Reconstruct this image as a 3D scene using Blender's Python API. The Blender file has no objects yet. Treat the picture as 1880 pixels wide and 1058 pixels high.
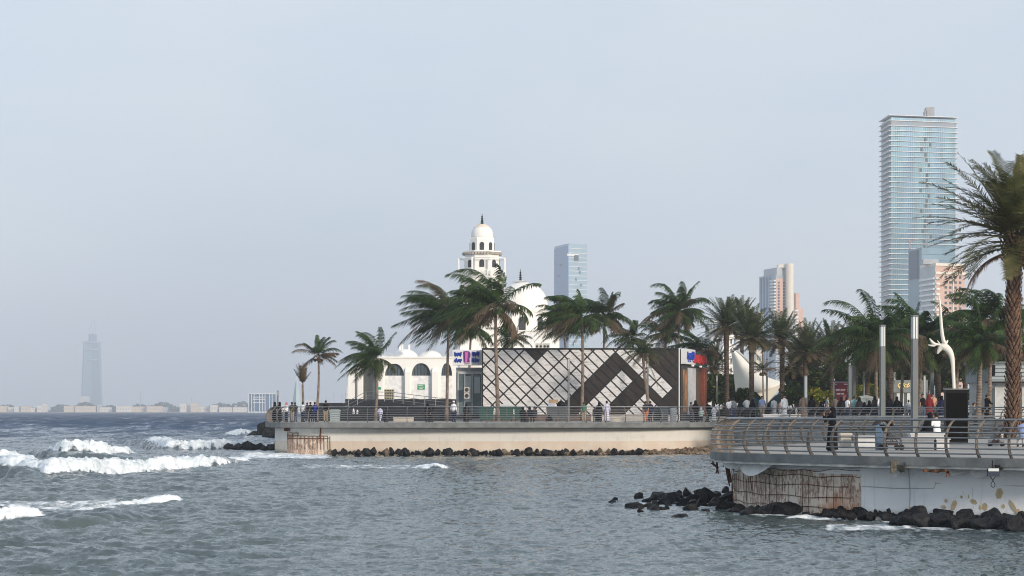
import bpy, math, random
import numpy as np
from mathutils import Vector, Matrix
SC = bpy.context.scene
COL = SC.collection
R = math.radians
FPX = 4000.0; EYE = 3.6; HOR = 755.0
def W(px, Y): return ((px-940.0)/FPX*Y, Y)
def ZZ(row, Y): return EYE-(row-HOR)/FPX*Y
def P(px, row, Y): return Vector(((px-940.0)/FPX*Y, Y, ZZ(row, Y)))
# ---------------------------------------------------------------- camera, sky, sun, exposure
cam = bpy.data.cameras.new('camera'); camo = bpy.data.objects.new('camera', cam); COL.objects.link(camo)
camo.location = (0, 0, EYE); camo.rotation_euler = (R(90), 0, 0)
cam.sensor_width = 36; cam.lens = FPX/1880*36; cam.shift_y = (HOR-529)/1880
cam.clip_start = 0.5; cam.clip_end = 40000
SC.camera = camo
SUN_EL, SUN_AZ = R(16), R(142)          # azimuth clockwise from +Y
wd = bpy.data.worlds.new('World'); SC.world = wd; wd.use_nodes = True
nt = wd.node_tree; nt.nodes.clear()
wo = nt.nodes.new('ShaderNodeOutputWorld'); bg = nt.nodes.new('ShaderNodeBackground')
sk = nt.nodes.new('ShaderNodeTexSky'); sk.sky_type = 'NISHITA'; sk.sun_disc = False
sk.sun_elevation = SUN_EL; sk.sun_rotation = SUN_AZ; sk.air_density = 1.0; sk.dust_density = 2.5; sk.ozone_density = 1.5
bg.inputs['Strength'].default_value = 0.1
tc = nt.nodes.new('ShaderNodeTexCoord'); mp = nt.nodes.new('ShaderNodeMapping'); mp.inputs['Scale'].default_value = (1.6, 1.6, 5.0)
nz = nt.nodes.new('ShaderNodeTexNoise'); nz.inputs['Scale'].default_value = 1.7; nz.inputs['Detail'].default_value = 4; nz.inputs['Roughness'].default_value = .55
nt.links.new(tc.outputs['Generated'], mp.inputs['Vector']); nt.links.new(mp.outputs['Vector'], nz.inputs['Vector'])
cr = nt.nodes.new('ShaderNodeValToRGB'); cr.color_ramp.elements[0].position = .35; cr.color_ramp.elements[1].position = .68
VEIL_A = (5.35, 6.2, 7.4, 1); VEIL_B = (6.5, 7.1, 7.65, 1)       # thin high cloud, same scale as the sky
cr.color_ramp.elements[0].color = VEIL_A; cr.color_ramp.elements[1].color = VEIL_B
nt.links.new(nz.outputs['Fac'], cr.inputs['Fac'])
mx = nt.nodes.new('ShaderNodeMix'); mx.data_type = 'RGBA'; mx.inputs[0].default_value = .82
nt.links.new(sk.outputs[0], mx.inputs[6]); nt.links.new(cr.outputs[0], mx.inputs[7])
nt.links.new(mx.outputs[2], bg.inputs['Color']); nt.links.new(bg.outputs[0], wo.inputs['Surface'])
sl = bpy.data.lights.new('sun', 'SUN'); so = bpy.data.objects.new('sun', sl); COL.objects.link(so)
sl.energy = 2.7; sl.angle = R(8); sl.color = (1, .86, .72)
sd = Vector((math.sin(SUN_AZ)*math.cos(SUN_EL), math.cos(SUN_AZ)*math.cos(SUN_EL), math.sin(SUN_EL)))
so.rotation_euler = sd.to_track_quat('Z', 'Y').to_euler(); so.location = (60, -40, 60)
SC.view_settings.view_transform = 'Standard'; SC.view_settings.look = 'None'
SC.view_settings.exposure = 0.30; SC.view_settings.gamma = 1
SC.cycles.max_bounces = 5; SC.cycles.diffuse_bounces = 2; SC.cycles.glossy_bounces = 3; SC.cycles.transmission_bounces = 4
SC.cycles.transparent_max_bounces = 6; SC.cycles.volume_bounces = 1; SC.cycles.filter_width = 1.05
# ---------------------------------------------------------------- helpers
def tag(o, label=None, cat=None, group=None, kind=None):
    for k, v in (('label', label), ('category', cat), ('group', group), ('kind', kind)):
        if v: o[k] = v
    return o
def thing(name, label, cat, loc=(0, 0, 0), rz=0, group=None):
    o = bpy.data.objects.new(name, None); COL.objects.link(o); o.empty_display_size = .3
    o.location = loc; o.rotation_euler = (0, 0, rz)
    return tag(o, label, cat, group)
def origin(o):
    v = Vector((0, 0, 0))
    while o: v = v+o.location; o = o.parent
    return v
class MB:
    def __init__(s): s.v = []; s.f = []
    def add(s, vs, fs):
        b = len(s.v); s.v += [tuple(v) for v in vs]; s.f += [tuple(i+b for i in f) for f in fs]; return s
    def box(s, x0, x1, y0, y1, z0, z1):
        return s.add([(x0,y0,z0),(x1,y0,z0),(x1,y1,z0),(x0,y1,z0),(x0,y0,z1),(x1,y0,z1),(x1,y1,z1),(x0,y1,z1)],
                     [(0,3,2,1),(4,5,6,7),(0,1,5,4),(1,2,6,5),(2,3,7,6),(3,0,4,7)])
    def cbox(s, c, d, rz=0, ch=0.0):
        """box centred on c (z = bottom) with size d, turned by rz, top edges chamfered by ch"""
        hx, hy, h = d[0]/2, d[1]/2, d[2]; cs, sn = math.cos(rz), math.sin(rz)
        def q(x, y, z): return (c[0]+x*cs-y*sn, c[1]+x*sn+y*cs, c[2]+z)
        if ch <= 0:
            vs = [q(a*hx, b*hy, z) for z in (0, h) for a, b in ((-1,-1),(1,-1),(1,1),(-1,1))]
            return s.add(vs, [(0,3,2,1),(4,5,6,7),(0,1,5,4),(1,2,6,5),(2,3,7,6),(3,0,4,7)])
        vs = [q(a*hx, b*hy, z) for z in (0, h-ch) for a, b in ((-1,-1),(1,-1),(1,1),(-1,1))]+[q(a*(hx-ch), b*(hy-ch), h) for a, b in ((-1,-1),(1,-1),(1,1),(-1,1))]
        return s.add(vs, [(0,3,2,1),(8,9,10,11)]+[(i,(i+1)%4,(i+1)%4+4,i+4) for i in range(4)]+[(i+4,(i+1)%4+4,(i+1)%4+8,i+8) for i in range(4)])
    def tube(s, pts, rad, n=6, cap=True, flat=1.0):
        pts = [Vector(p) for p in pts]
        if not hasattr(rad, '__len__'): rad = [rad]*len(pts)
        b = len(s.v); up = Vector((0, 0, 1)); pu = None
        for i, p in enumerate(pts):
            t = (pts[min(i+1, len(pts)-1)]-pts[max(i-1, 0)]).normalized()
            if pu is None:
                a = t.cross(up)
                if a.length < .1: a = t.cross(Vector((0, 1, 0)))
                a.normalize()
            else:
                a = (pu-t*pu.dot(t)).normalized()
            pu = a; c = t.cross(a)
            for k in range(n):
                w = 2*math.pi*k/n
                s.v.append(tuple(p+a*(math.cos(w)*rad[i])+c*(math.sin(w)*rad[i]*flat)))
        m = len(pts)
        for i in range(m-1):
            for k in range(n):
                s.f.append((b+i*n+k, b+i*n+(k+1)%n, b+(i+1)*n+(k+1)%n, b+(i+1)*n+k))
        if cap: s.f.append(tuple(b+k for k in range(n))[::-1]); s.f.append(tuple(b+(m-1)*n+k for k in range(n)))
        return s
    def rings(s, rings, cap=True):
        n = len(rings[0]); b = len(s.v)
        for r in rings: s.v += [tuple(p) for p in r]
        for i in range(len(rings)-1):
            for k in range(n): s.f.append((b+i*n+k, b+i*n+(k+1)%n, b+(i+1)*n+(k+1)%n, b+(i+1)*n+k))
        if cap: s.f.append(tuple(b+k for k in range(n))[::-1]); s.f.append(tuple(b+(len(rings)-1)*n+k for k in range(n)))
        return s
    def lathe(s, c, prof, n=24, ph=0):
        return s.rings([[(c[0]+r*math.cos(2*math.pi*(k+ph)/n), c[1]+r*math.sin(2*math.pi*(k+ph)/n), c[2]+z) for k in range(n)] for r, z in prof])
    def prism(s, poly, z0, z1):
        n = len(poly)
        return s.add([(x, y, z0) for x, y in poly]+[(x, y, z1) for x, y in poly],
                     [tuple(range(n))[::-1], tuple(range(n, 2*n))]+[(i, (i+1) % n, (i+1) % n+n, i+n) for i in range(n)])
    def xz(s, poly, y0, y1):
        """outline in x,z thickened from y0 (front) to y1"""
        n = len(poly)
        return s.add([(x, y0, z) for x, z in poly]+[(x, y1, z) for x, z in poly],
                     [tuple(range(n)), tuple(range(n, 2*n))[::-1]]+[(i, i+n, (i+1) % n+n, (i+1) % n) for i in range(n)])
    def build(s, name, m, parent=None, smooth=False, local=False):
        me = bpy.data.meshes.new(name)
        o0 = Vector((0, 0, 0)) if (local or parent is None) else origin(parent)
        me.from_pydata([(v[0]-o0.x, v[1]-o0.y, v[2]-o0.z) for v in s.v], [], s.f)
        me.validate(); me.update()
        if m: me.materials.append(m)
        if smooth: me.polygons.foreach_set('use_smooth', [True]*len(me.polygons))
        o = bpy.data.objects.new(name, me); COL.objects.link(o); o.parent = parent
        return o
def recenter(o, loc):
    """give a parentless mesh a real base point"""
    loc = Vector(loc); o.data.transform(Matrix.Translation(-loc)); o.location = loc; return o
def kids(o): return [c for c in COL.objects if c.parent == o]
def snapshot(root):
    ch = {}
    for c in COL.objects:
        if c.parent: ch.setdefault(c.parent.name, []).append(c)
    def rec(o): return (o, [rec(c) for c in ch.get(o.name, [])])
    return rec(root)
def copy_tree(t, loc=None, rz=None, label=None, group=None, parent=None, scale=None):
    o, cs = t; c = o.copy(); COL.objects.link(c); c.parent = parent
    if loc is not None: c.location = loc
    if rz is not None: c.rotation_euler = (0, 0, rz)
    if scale is not None: c.scale = (scale,)*3 if not hasattr(scale, '__len__') else scale
    tag(c, label, None, group)
    for k in cs: copy_tree(k, parent=c)
    return c
def curve(pts, n=8, closed=False):
    """Catmull-Rom through the points"""
    pts = [Vector(p) for p in pts]; m = len(pts); out = []
    rng = range(m if closed else m-1)
    for i in rng:
        if closed: p0, p1, p2, p3 = pts[(i-1) % m], pts[i], pts[(i+1) % m], pts[(i+2) % m]
        else: p0, p1, p2, p3 = pts[max(i-1, 0)], pts[i], pts[i+1], pts[min(i+2, m-1)]
        for k in range(n):
            t = k/n
            out.append(.5*((2*p1)+(p2-p0)*t+(2*p0-5*p1+4*p2-p3)*t*t+(3*p1-p0-3*p2+p3)*t**3))
    if not closed: out.append(pts[-1])
    return out
def resample(pts, step):
    pts = [Vector(p) for p in pts]; L = [0]
    for a, b in zip(pts, pts[1:]): L.append(L[-1]+(b-a).length)
    n = max(1, round(L[-1]/step)); out = []; j = 0
    for i in range(n+1):
        d = L[-1]*i/n
        while j < len(L)-2 and L[j+1] < d: j += 1
        out.append(pts[j].lerp(pts[j+1], (d-L[j])/max(1e-9, L[j+1]-L[j])))
    return out
# ---------------------------------------------------------------- materials
MC = {}
def mat(name, col, rough=.7, var=.15, scale=2.0, metal=0.0, bump=0.0, bscale=None, spec=None, stretch=(1, 1, 1), col2=None, emit=None):
    if name in MC: return MC[name]
    m = bpy.data.materials.new(name); m.use_nodes = True; n = m.node_tree; p = n.nodes['Principled BSDF']
    p.inputs['Roughness'].default_value = rough; p.inputs['Metallic'].default_value = metal
    if spec is None: spec = .3 if metal == 0 else .5
    p.inputs['Specular IOR Level'].default_value = spec
    t = n.nodes.new('ShaderNodeTexCoord'); mpn = n.nodes.new('ShaderNodeMapping'); mpn.inputs['Scale'].default_value = stretch
    n.links.new(t.outputs['Object'], mpn.inputs['Vector'])
    z = n.nodes.new('ShaderNodeTexNoise'); z.inputs['Scale'].default_value = scale; z.inputs['Detail'].default_value = 5
    n.links.new(mpn.outputs[0], z.inputs['Vector'])
    c = n.nodes.new('ShaderNodeValToRGB'); c.color_ramp.elements[0].position = .32; c.color_ramp.elements[1].position = .7
    a = tuple(x*(1-var) for x in col); b = col2 or tuple(min(1, x*(1+var)) for x in col)
    c.color_ramp.elements[0].color = (*a, 1); c.color_ramp.elements[1].color = (*b, 1)
    n.links.new(z.outputs['Fac'], c.inputs['Fac']); n.links.new(c.outputs[0], p.inputs['Base Color'])
    if bump:
        z2 = n.nodes.new('ShaderNodeTexNoise'); z2.inputs['Scale'].default_value = bscale or scale*4; z2.inputs['Detail'].default_value = 6
        n.links.new(mpn.outputs[0], z2.inputs['Vector'])
        bn = n.nodes.new('ShaderNodeBump'); bn.inputs['Strength'].default_value = 1; bn.inputs['Distance'].default_value = bump
        n.links.new(z2.outputs['Fac'], bn.inputs['Height']); n.links.new(bn.outputs[0], p.inputs['Normal'])
    if emit:
        p.inputs['Emission Color'].default_value = (*col, 1); p.inputs['Emission Strength'].default_value = emit
    MC[name] = m; return m
def nd(m, typ, **kw):
    o = m.node_tree.nodes.new(typ)
    for k, v in kw.items():
        if k.startswith('i_'): o.inputs[k[2:].replace('_', ' ')].default_value = v
        else: setattr(o, k, v)
    return o
def lk(m, a, b): m.node_tree.links.new(a, b)
# numpy noise
def _h(i, j, s):
    n = (i*374761393+j*668265263+s*1442695041) & 0xffffffff
    n = ((n ^ (n >> 13))*1274126177) & 0xffffffff
    return ((n ^ (n >> 16)) & 0xffff)/65535.0
def vnoise(x, y, s=0):
    xi = np.floor(x).astype(np.int64); yi = np.floor(y).astype(np.int64); fx = x-xi; fy = y-yi
    fx = fx*fx*(3-2*fx); fy = fy*fy*(3-2*fy)
    a = _h(xi, yi, s); b = _h(xi+1, yi, s); c = _h(xi, yi+1, s); d = _h(xi+1, yi+1, s)
    return (a*(1-fx)+b*fx)*(1-fy)+(c*(1-fx)+d*fx)*fy
def fbm(x, y, s=0, o=4):
    r = 0; am = .5
    for k in range(o): r = r+am*vnoise(x*2**k, y*2**k, s+k*7); am *= .5
    return r/(1-.5**o)
# ================================================================ SEA
def seg_dist(X, Y, pts):
    """signed distance (positive = beyond the line as seen from the shore side) and length fraction along a polyline"""
    best = np.full(X.shape, 1e9); bp = np.zeros(X.shape); sg = np.zeros(X.shape); al = np.zeros(X.shape)
    L = [0]
    for a, b in zip(pts, pts[1:]): L.append(L[-1]+math.hypot(b[0]-a[0], b[1]-a[1]))
    for i, (a, b) in enumerate(zip(pts, pts[1:])):
        dx, dy = b[0]-a[0], b[1]-a[1]; l2 = dx*dx+dy*dy
        tt = np.clip(((X-a[0])*dx+(Y-a[1])*dy)/l2, 0, 1)
        d = np.hypot(X-(a[0]+tt*dx), Y-(a[1]+tt*dy)); pe = np.abs(dx*(Y-a[1])-dy*(X-a[0]))/math.sqrt(l2); m = (d < best-1e-5) | ((d < best+1e-5) & (pe > bp))
        bp = np.where(m, pe, bp)
        best = np.where(m, d, best); cz = dx*(Y-a[1])-dy*(X-a[0])
        sg = np.where(m, np.sign(cz), sg); al = np.where(m, (L[i]+tt*math.sqrt(l2))/L[-1], al)
    return best*sg, al
def base(px, row):
    Y = EYE*FPX/(row-HOR); return W(px, Y)
# breaking waves: front foot line (picture column, row of the foot), height per point, foam depth
BRK = [
    dict(p=[(-70,850),(-20,850),(40,848),(84,846)], h=[1.0,1.05,1.1,.35], fd=1.8, hs=6),
    dict(p=[(78,838),(110,842),(170,841),(212,838),(236,832)], h=[.45,1.15,1.2,1.05,.2], fd=1.7, hs=6),
    dict(p=[(262,820),(300,829),(360,829),(430,827),(506,824)], h=[.4,.8,.9,.95,.9], fd=2.0, hs=6),
    dict(p=[(-70,858),(-10,868),(30,876),(90,879),(170,874),(225,869),(300,863),(380,857),(440,852),(470,850)], h=[.6,.55,.5,.6,.75,.9,.85,.75,.7,.25], fd=1.9, hs=5),
    dict(p=[(-70,962),(0,958),(40,956),(78,946)], h=[.4,.42,.42,.12], fd=.9, hs=3.0),
    dict(p=[(130,934),(180,934),(240,929),(300,924),(362,918)], h=[.15,.22,.26,.34,.38], fd=.7, hs=3.2),
    dict(p=[(735,856),(780,859),(812,859),(842,857)], h=[.05,.3,.34,.06], fd=1.3, hs=3),
    dict(p=[(432,800),(455,796),(495,798)], h=[.3,.8,.6], fd=3, hs=5),
    dict(p=[(50,836),(80,843),(104,846),(120,846)], h=[.3,.85,.95,.2], fd=2, hs=8, nofoam=1),
    dict(p=[(205,812),(240,819),(272,826),(300,831)], h=[.3,.7,.8,.3], fd=2, hs=8, nofoam=1),
    dict(p=[(-80,866),(-20,872),(16,878),(50,882)], h=[.5,.7,.7,.2], fd=2, hs=7, nofoam=1),
    dict(p=[(150,1052),(300,1036),(450,1026),(600,1016)], h=[.05,.22,.2,.05], fd=2.5, hs=4, nofoam=1),
    dict(p=[(480,985),(600,965),(750,945),(830,925)], h=[.05,.15,.18,.05], fd=2.5, hs=5, nofoam=1),
    dict(p=[(0,978),(150,966),(260,950),(420,932)], h=[.2,.24,.24,.05], fd=1.8, hs=4, nofoam=1),
    dict(p=[(560,905),(760,888),(960,884)], h=[.05,.12,.05], fd=2.5, hs=5, nofoam=1),
    dict(p=[(1000,1030),(1200,1010),(1500,1000)], h=[.05,.1,.05], fd=2.5, hs=5, nofoam=1),
    dict(p=[(400,852),(440,850),(475,842)], h=[.3,.45,.2], fd=2.0, hs=4),
]
# flat foam: (column range, row range, strength)
APR = [(-80,230,914,948,.72),(150,340,916,930,.35),(430,620,824,848,.9),(240,520,832,846,.5),(540,800,851,862,.60),(-60,300,846,858,.5),(-60,60,936,950,.5),
       (430,512,790,812,.6),(1325,1480,930,952,.80),(1430,1640,938,958,.84),(1500,1900,958,978,.7),(1150,1330,905,945,.66),(1600,1900,948,976,.62),(1350,1380,902,914,.4),(1600,1880,948,966,.3),
       (470,980,832,842,.42),(300,640,858,868,.2)]
def make_sea():
    ys = [40.0]
    while ys[-1] < 10500:
        y = ys[-1]; ys.append(y+max(.17, (y/100)**1.5*.3 if y < 430 else y*.03))
    ys = np.array(ys[:-1]+[10500.0]); ny = len(ys); nx = 900
    u = np.linspace(-1, 1, nx)
    X = (ys[:, None]*.29+14)*u[None, :]; Y = np.repeat(ys[:, None], nx, 1)
    sp = np.gradient(ys)[:, None]; spx = (ys[:, None]*.29+14)*2/nx
    Z = np.zeros_like(X); rs = np.random.RandomState(5)
    def chop(X, Y, n, l0, l1, st):
        Zc = np.zeros_like(X)
        for k in range(n):
            lam = l0*(l1/l0)**rs.rand(); a = math.radians(-62+rs.randn()*38)
            kx, ky = math.cos(a)*2*math.pi/lam, math.sin(a)*2*math.pi/lam
            amp = st*lam/math.sqrt(n); ph = rs.rand()*6.28
            wob = 1.2*vnoise(X/(lam*4)+k, Y/(lam*4), k)*2
            att = np.clip((lam/max(1e-6, 1)-0)/(2.2*np.maximum(sp, spx)), 0, 1)**2
            s = np.sin(kx*X+ky*Y+ph+wob); Zc += amp*att*(s+.35*(s*s-.5))
        return Zc
    near = int(np.searchsorted(ys, 430))
    g = .75+.9*(fbm(X/22, Y/22, 3)-.5)*2
    Xn, Yn = X[:near], Y[:near]; sp0, spx0 = sp, spx; sp, spx = sp[:near], spx[:near]
    Z[:near] = (chop(Xn, Yn, 48, .34, 1.5, .115)+chop(Xn, Yn, 20, 1.7, 6, .018))*np.clip(g[:near], .35, 1.6)
    sp, spx = sp0[near:], spx0[near:]
    Z[near:] = chop(X[near:], Y[near:], 16, 9, 60, .02)
    # short steep chop with sharp crests, long along the crest
    def ridged(X, Y, lx, ly, ang, s, o):
        ca, sa = math.cos(ang), math.sin(ang); u_, v_ = (X*ca+Y*sa)/lx, (-X*sa+Y*ca)/ly; r_ = 0; am = .55
        for k in range(o):
            q_ = vnoise(u_*2.03**k+k*3.1, v_*2.03**k, s+k); r_ = r_+am*(1-np.abs(2*q_-1))**1.6; am *= .52
        return r_
    gg = np.clip(.35+1.3*fbm(Xn/14, Yn/26, 77, 3), .45, 1.5)
    pcol = Xn/Yn*FPX+940; bay = np.clip((pcol-250-(Yn-60)*2)/500, 0, 1); bay = bay*bay*(3-2*bay)          # calmer inside the bay
    Z[:near] = (.55-.25*bay)*Z[:near]+(.17-.105*bay)*gg*(ridged(Xn, Yn, 2.4, 1.2, .16, 60, 4)-.55)+(.125-.045*bay)*gg*(ridged(Xn, Yn, 1.25, .6, -.12, 90, 4)-.5)
    # calmer close to the shore walls, longer swell further out
    Z[:near] += .07*np.sin((Yn*.85-Xn*.5)/5.5+3*fbm(Xn/30, Yn/30, 9))*np.clip((Yn-60)/60, 0, 1)
    F = np.zeros_like(Z)
    nb = fbm(Xn*1.3, Yn*1.3, 21, 4); nb2 = fbm(Xn*4, Yn*4, 33, 3); nlow = fbm(Xn/2.6, Yn/5, 40, 3); nb3 = fbm(Xn*9, Yn*5, 51, 2)
    for B in BRK:
        pts = [base(*q) for q in B['p']]
        x0 = min(q[0] for q in pts)-8; x1 = max(q[0] for q in pts)+8; y0 = min(q[1] for q in pts)-12; y1 = max(q[1] for q in pts)+22
        m = (Xn > x0) & (Xn < x1) & (Yn > y0) & (Yn < y1)
        x, y = Xn[m], Yn[m]; d, al = seg_dist(x, y, pts)
        Ls = np.cumsum([0]+[math.hypot(b[0]-a[0], b[1]-a[1]) for a, b in zip(pts, pts[1:])]); Ls = Ls/Ls[-1]
        H = .92*np.interp(al, Ls, B['h'])
        end = np.clip(np.minimum(al, 1-al)*7, 0, 1)**.8
        d = d+(nlow[m]-.5)*2.4*min(1, B['fd']/1.6)+(nb[m]-.5)*.7
        rise = B['fd']*.42
        up = np.clip(d/rise, 0, 1); up = 1-(1-up)**2.2
        dn = np.clip((d-rise)/B['hs'], 0, 1); dn = 1-dn*dn*(3-2*dn)
        inside = (d > 0)
        hh = H*up*dn*inside*end*(.62+.75*(nlow[m]-.2))
        B_nf = 0 if B.get('nofoam') else 1; fm = B_nf*np.clip((d+.25)/.3, 0, 1)*np.clip((B['fd']*(1+.5*(nlow[m]-.5))-d)/(.5*B['fd']), 0, 1)*np.clip(H/.3, 0, 1)*end
        fluff = fm*(nb2[m]-.45)*.34*np.clip(H*1.3, .25, 1)+fm*(nb[m]-.45)*.45*H+fm*(nb3[m]-.5)*.30*np.clip(H*1.4, .3, 1)
        Zm = Z[:near][m]; Zm = Zm*(1-.7*fm)+hh+fluff; Z[:near][m] = Zm
        Fm = F[:near][m]; trail = B_nf*.42*np.clip((d-B['fd']*.5)/1, 0, 1)*np.clip((B['hs']*1.3-d)/B['hs'], 0, 1)*end*np.clip(H/.5, 0, 1)
        crest = np.clip(1-(d-rise*.2)/(B['fd']*.9), 0, 1)**.7; F[:near][m] = np.maximum(Fm, np.maximum(fm*(.50+.68*crest), trail*.9))
    for a, b, r0, r1, s in APR:
        ya, yb = EYE*FPX/(r1-HOR), EYE*FPX/(r0-HOR)
        pxc = Xn/Yn*FPX+940; rw = EYE*FPX/Yn+HOR
        e = np.clip((pxc-a)/22, 0, 1)*np.clip((b-pxc)/22, 0, 1)*np.clip((rw-r0)/(.3*(r1-r0)), 0, 1)*np.clip((r1-rw)/(.3*(r1-r0)), 0, 1)
        F[:near] = np.maximum(F[:near], s*e)
    # scattered faint foam specks out in the wind
    n = nx*ny
    co = np.stack([X, Y, Z], -1).reshape(-1, 3)
    idx = np.arange(n).reshape(ny, nx)
    q = np.stack([idx[:-1, :-1], idx[:-1, 1:], idx[1:, 1:], idx[1:, :-1]], -1).reshape(-1, 4)
    me = bpy.data.meshes.new('sea'); me.vertices.add(n); me.vertices.foreach_set('co', co.ravel())
    me.loops.add(q.size); me.polygons.add(len(q)); me.loops.foreach_set('vertex_index', q.ravel().astype(np.int32))
    me.polygons.foreach_set('loop_start', (np.arange(len(q))*4).astype(np.int32))
    me.update(calc_edges=True)
    at = me.attributes.new('foam', 'FLOAT', 'POINT'); at.data.foreach_set('value', F.ravel().astype(np.float32))
    me.polygons.foreach_set('use_smooth', [True]*len(q))
    o = bpy.data.objects.new('sea', me); COL.objects.link(o); tag(o, kind='structure')
    m = bpy.data.materials.new('sea_water'); m.use_nodes = True; p = m.node_tree.nodes['Principled BSDF']
    tcn = nd(m, 'ShaderNodeTexCoord'); obj = tcn.outputs['Object']
    sx = nd(m, 'ShaderNodeSeparateXYZ'); lk(m, obj, sx.inputs[0])
    # water body colour: shallow grey green by the piers, deep blue offshore
    mr = nd(m, 'ShaderNodeMapRange'); mr.inputs['From Min'].default_value = 120; mr.inputs['From Max'].default_value = 420; lk(m, sx.outputs['Y'], mr.inputs['Value'])
    nzc = nd(m, 'ShaderNodeTexNoise', i_Scale=.06, i_Detail=3.0); lk(m, obj, nzc.inputs['Vector'])
    sh = nd(m, 'ShaderNodeValToRGB'); sh.color_ramp.elements[0].position = .3; sh.color_ramp.elements[1].position = .7
    sh.color_ramp.elements[0].color = (.052, .076, .084, 1); sh.color_ramp.elements[1].color = (.090, .120, .116, 1)
    lk(m, nzc.outputs['Fac'], sh.inputs['Fac'])
    cm = nd(m, 'ShaderNodeMix', data_type='RGBA'); lk(m, mr.outputs[0], cm.inputs[0]); lk(m, sh.outputs[0], cm.inputs[6]); cm.inputs[7].default_value = (.032, .062, .118, 1)
    # foam
    fa = nd(m, 'ShaderNodeAttribute', attribute_name='foam')
    mpf = nd(m, 'ShaderNodeMapping'); mpf.inputs['Scale'].default_value = (1.0, .55, 1.6); lk(m, obj, mpf.inputs['Vector'])
    n1 = nd(m, 'ShaderNodeTexNoise', i_Scale=1.5, i_Detail=8.0, i_Roughness=.68, i_Distortion=.6); lk(m, mpf.outputs[0], n1.inputs['Vector'])
    ad = nd(m, 'ShaderNodeMath', operation='MULTIPLY_ADD'); lk(m, fa.outputs['Fac'], ad.inputs[0]); ad.inputs[1].default_value = .62; lk(m, n1.outputs['Fac'], ad.inputs[2])
    fr = nd(m, 'ShaderNodeMapRange', interpolation_type='SMOOTHSTEP'); fr.inputs['From Min'].default_value = .74; fr.inputs['From Max'].default_value = 1.10; lk(m, ad.outputs[0], fr.inputs['Value'])
    gt = nd(m, 'ShaderNodeMath', operation='GREATER_THAN'); lk(m, fa.outputs['Fac'], gt.inputs[0]); gt.inputs[1].default_value = .02
    ff = nd(m, 'ShaderNodeMath', operation='MULTIPLY'); lk(m, fr.outputs[0], ff.inputs[0]); lk(m, gt.outputs[0], ff.inputs[1])
    fc = nd(m, 'ShaderNodeValToRGB'); fc.color_ramp.elements[0].position = .3; fc.color_ramp.elements[1].position = .6
    fc.color_ramp.elements[0].color = (.42, .52, .57, 1); fc.color_ramp.elements[1].color = (.90, .92, .93, 1); lk(m, n1.outputs['Fac'], fc.inputs['Fac'])
    c2 = nd(m, 'ShaderNodeMix', data_type='RGBA'); lk(m, ff.outputs[0], c2.inputs[0]); lk(m, cm.outputs[2], c2.inputs[6]); lk(m, fc.outputs[0], c2.inputs[7])
    lk(m, c2.outputs[2], p.inputs['Base Color'])
    rr = nd(m, 'ShaderNodeMapRange'); lk(m, ff.outputs[0], rr.inputs['Value']); rr.inputs['To Min'].default_value = .12; rr.inputs['To Max'].default_value = .95
    lk(m, rr.outputs[0], p.inputs['Roughness']); p.inputs['IOR'].default_value = 1.33
    # ripples too fine for the mesh: facets tilted by noise, long-crested, growing with the open sea further out
    def facets(scale, st, a, b_, k0, k1, prev, bias=0.0):
        mp2 = nd(m, 'ShaderNodeMapping'); mp2.inputs['Scale'].default_value = st; mp2.inputs['Rotation'].default_value = (0, 0, R(-14)); lk(m, obj, mp2.inputs['Vector'])
        q = nd(m, 'ShaderNodeTexNoise', i_Scale=scale, i_Detail=5.0, i_Roughness=.62); lk(m, mp2.outputs[0], q.inputs['Vector'])
        s = nd(m, 'ShaderNodeVectorMath', operation='SUBTRACT'); lk(m, q.outputs['Color'], s.inputs[0]); s.inputs[1].default_value = (.5, .5+bias, .5)
        r_ = nd(m, 'ShaderNodeMapRange'); r_.inputs['From Min'].default_value = a; r_.inputs['From Max'].default_value = b_
        r_.inputs['To Min'].default_value = k0; r_.inputs['To Max'].default_value = k1; lk(m, sx.outputs['Y'], r_.inputs['Value'])
        t = nd(m, 'ShaderNodeVectorMath', operation='SCALE'); lk(m, s.outputs[0], t.inputs[0]); lk(m, r_.outputs[0], t.inputs['Scale'])
        t2 = nd(m, 'ShaderNodeVectorMath', operation='MULTIPLY'); lk(m, t.outputs[0], t2.inputs[0]); t2.inputs[1].default_value = (.8, 1.3, 0)
        u2 = nd(m, 'ShaderNodeVectorMath', operation='ADD'); lk(m, prev, u2.inputs[0]); lk(m, t2.outputs[0], u2.inputs[1]); return u2.outputs[0]
    ge = nd(m, 'ShaderNodeNewGeometry')
    v = facets(3.6, (1, .7, 1), 60, 260, 1.05, .8, ge.outputs['Normal'])
    v = facets(.5, (1, .28, 1), 90, 300, .15, 1.1, v, .05)
    v = facets(.16, (1, .07, 1), 200, 650, 0, 1.9, v, .2)
    nn = nd(m, 'ShaderNodeVectorMath', operation='NORMALIZE'); lk(m, v, nn.inputs[0])
    lk(m, nn.outputs[0], p.inputs['Normal'])
    me.materials.append(m)
make_sea()
# ================================================================ HAZE
def make_haze():
    o = MB().box(-3600, 3600, -150, 10600, -3, 430).build('haze', None)
    m = bpy.data.materials.new('haze_air'); m.use_nodes = True; n = m.node_tree; n.nodes.clear()
    ou = n.nodes.new('ShaderNodeOutputMaterial'); v = n.nodes.new('ShaderNodeVolumePrincipled')
    v.inputs['Color'].default_value = (.92, .95, 1.0, 1); v.inputs['Density'].default_value = HAZE_D; v.inputs['Anisotropy'].default_value = .2
    n.links.new(v.outputs[0], ou.inputs['Volume']); o.data.materials.append(m)
    tag(o, kind='stuff')
HAZE_D = 1.7e-4
make_haze()
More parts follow.
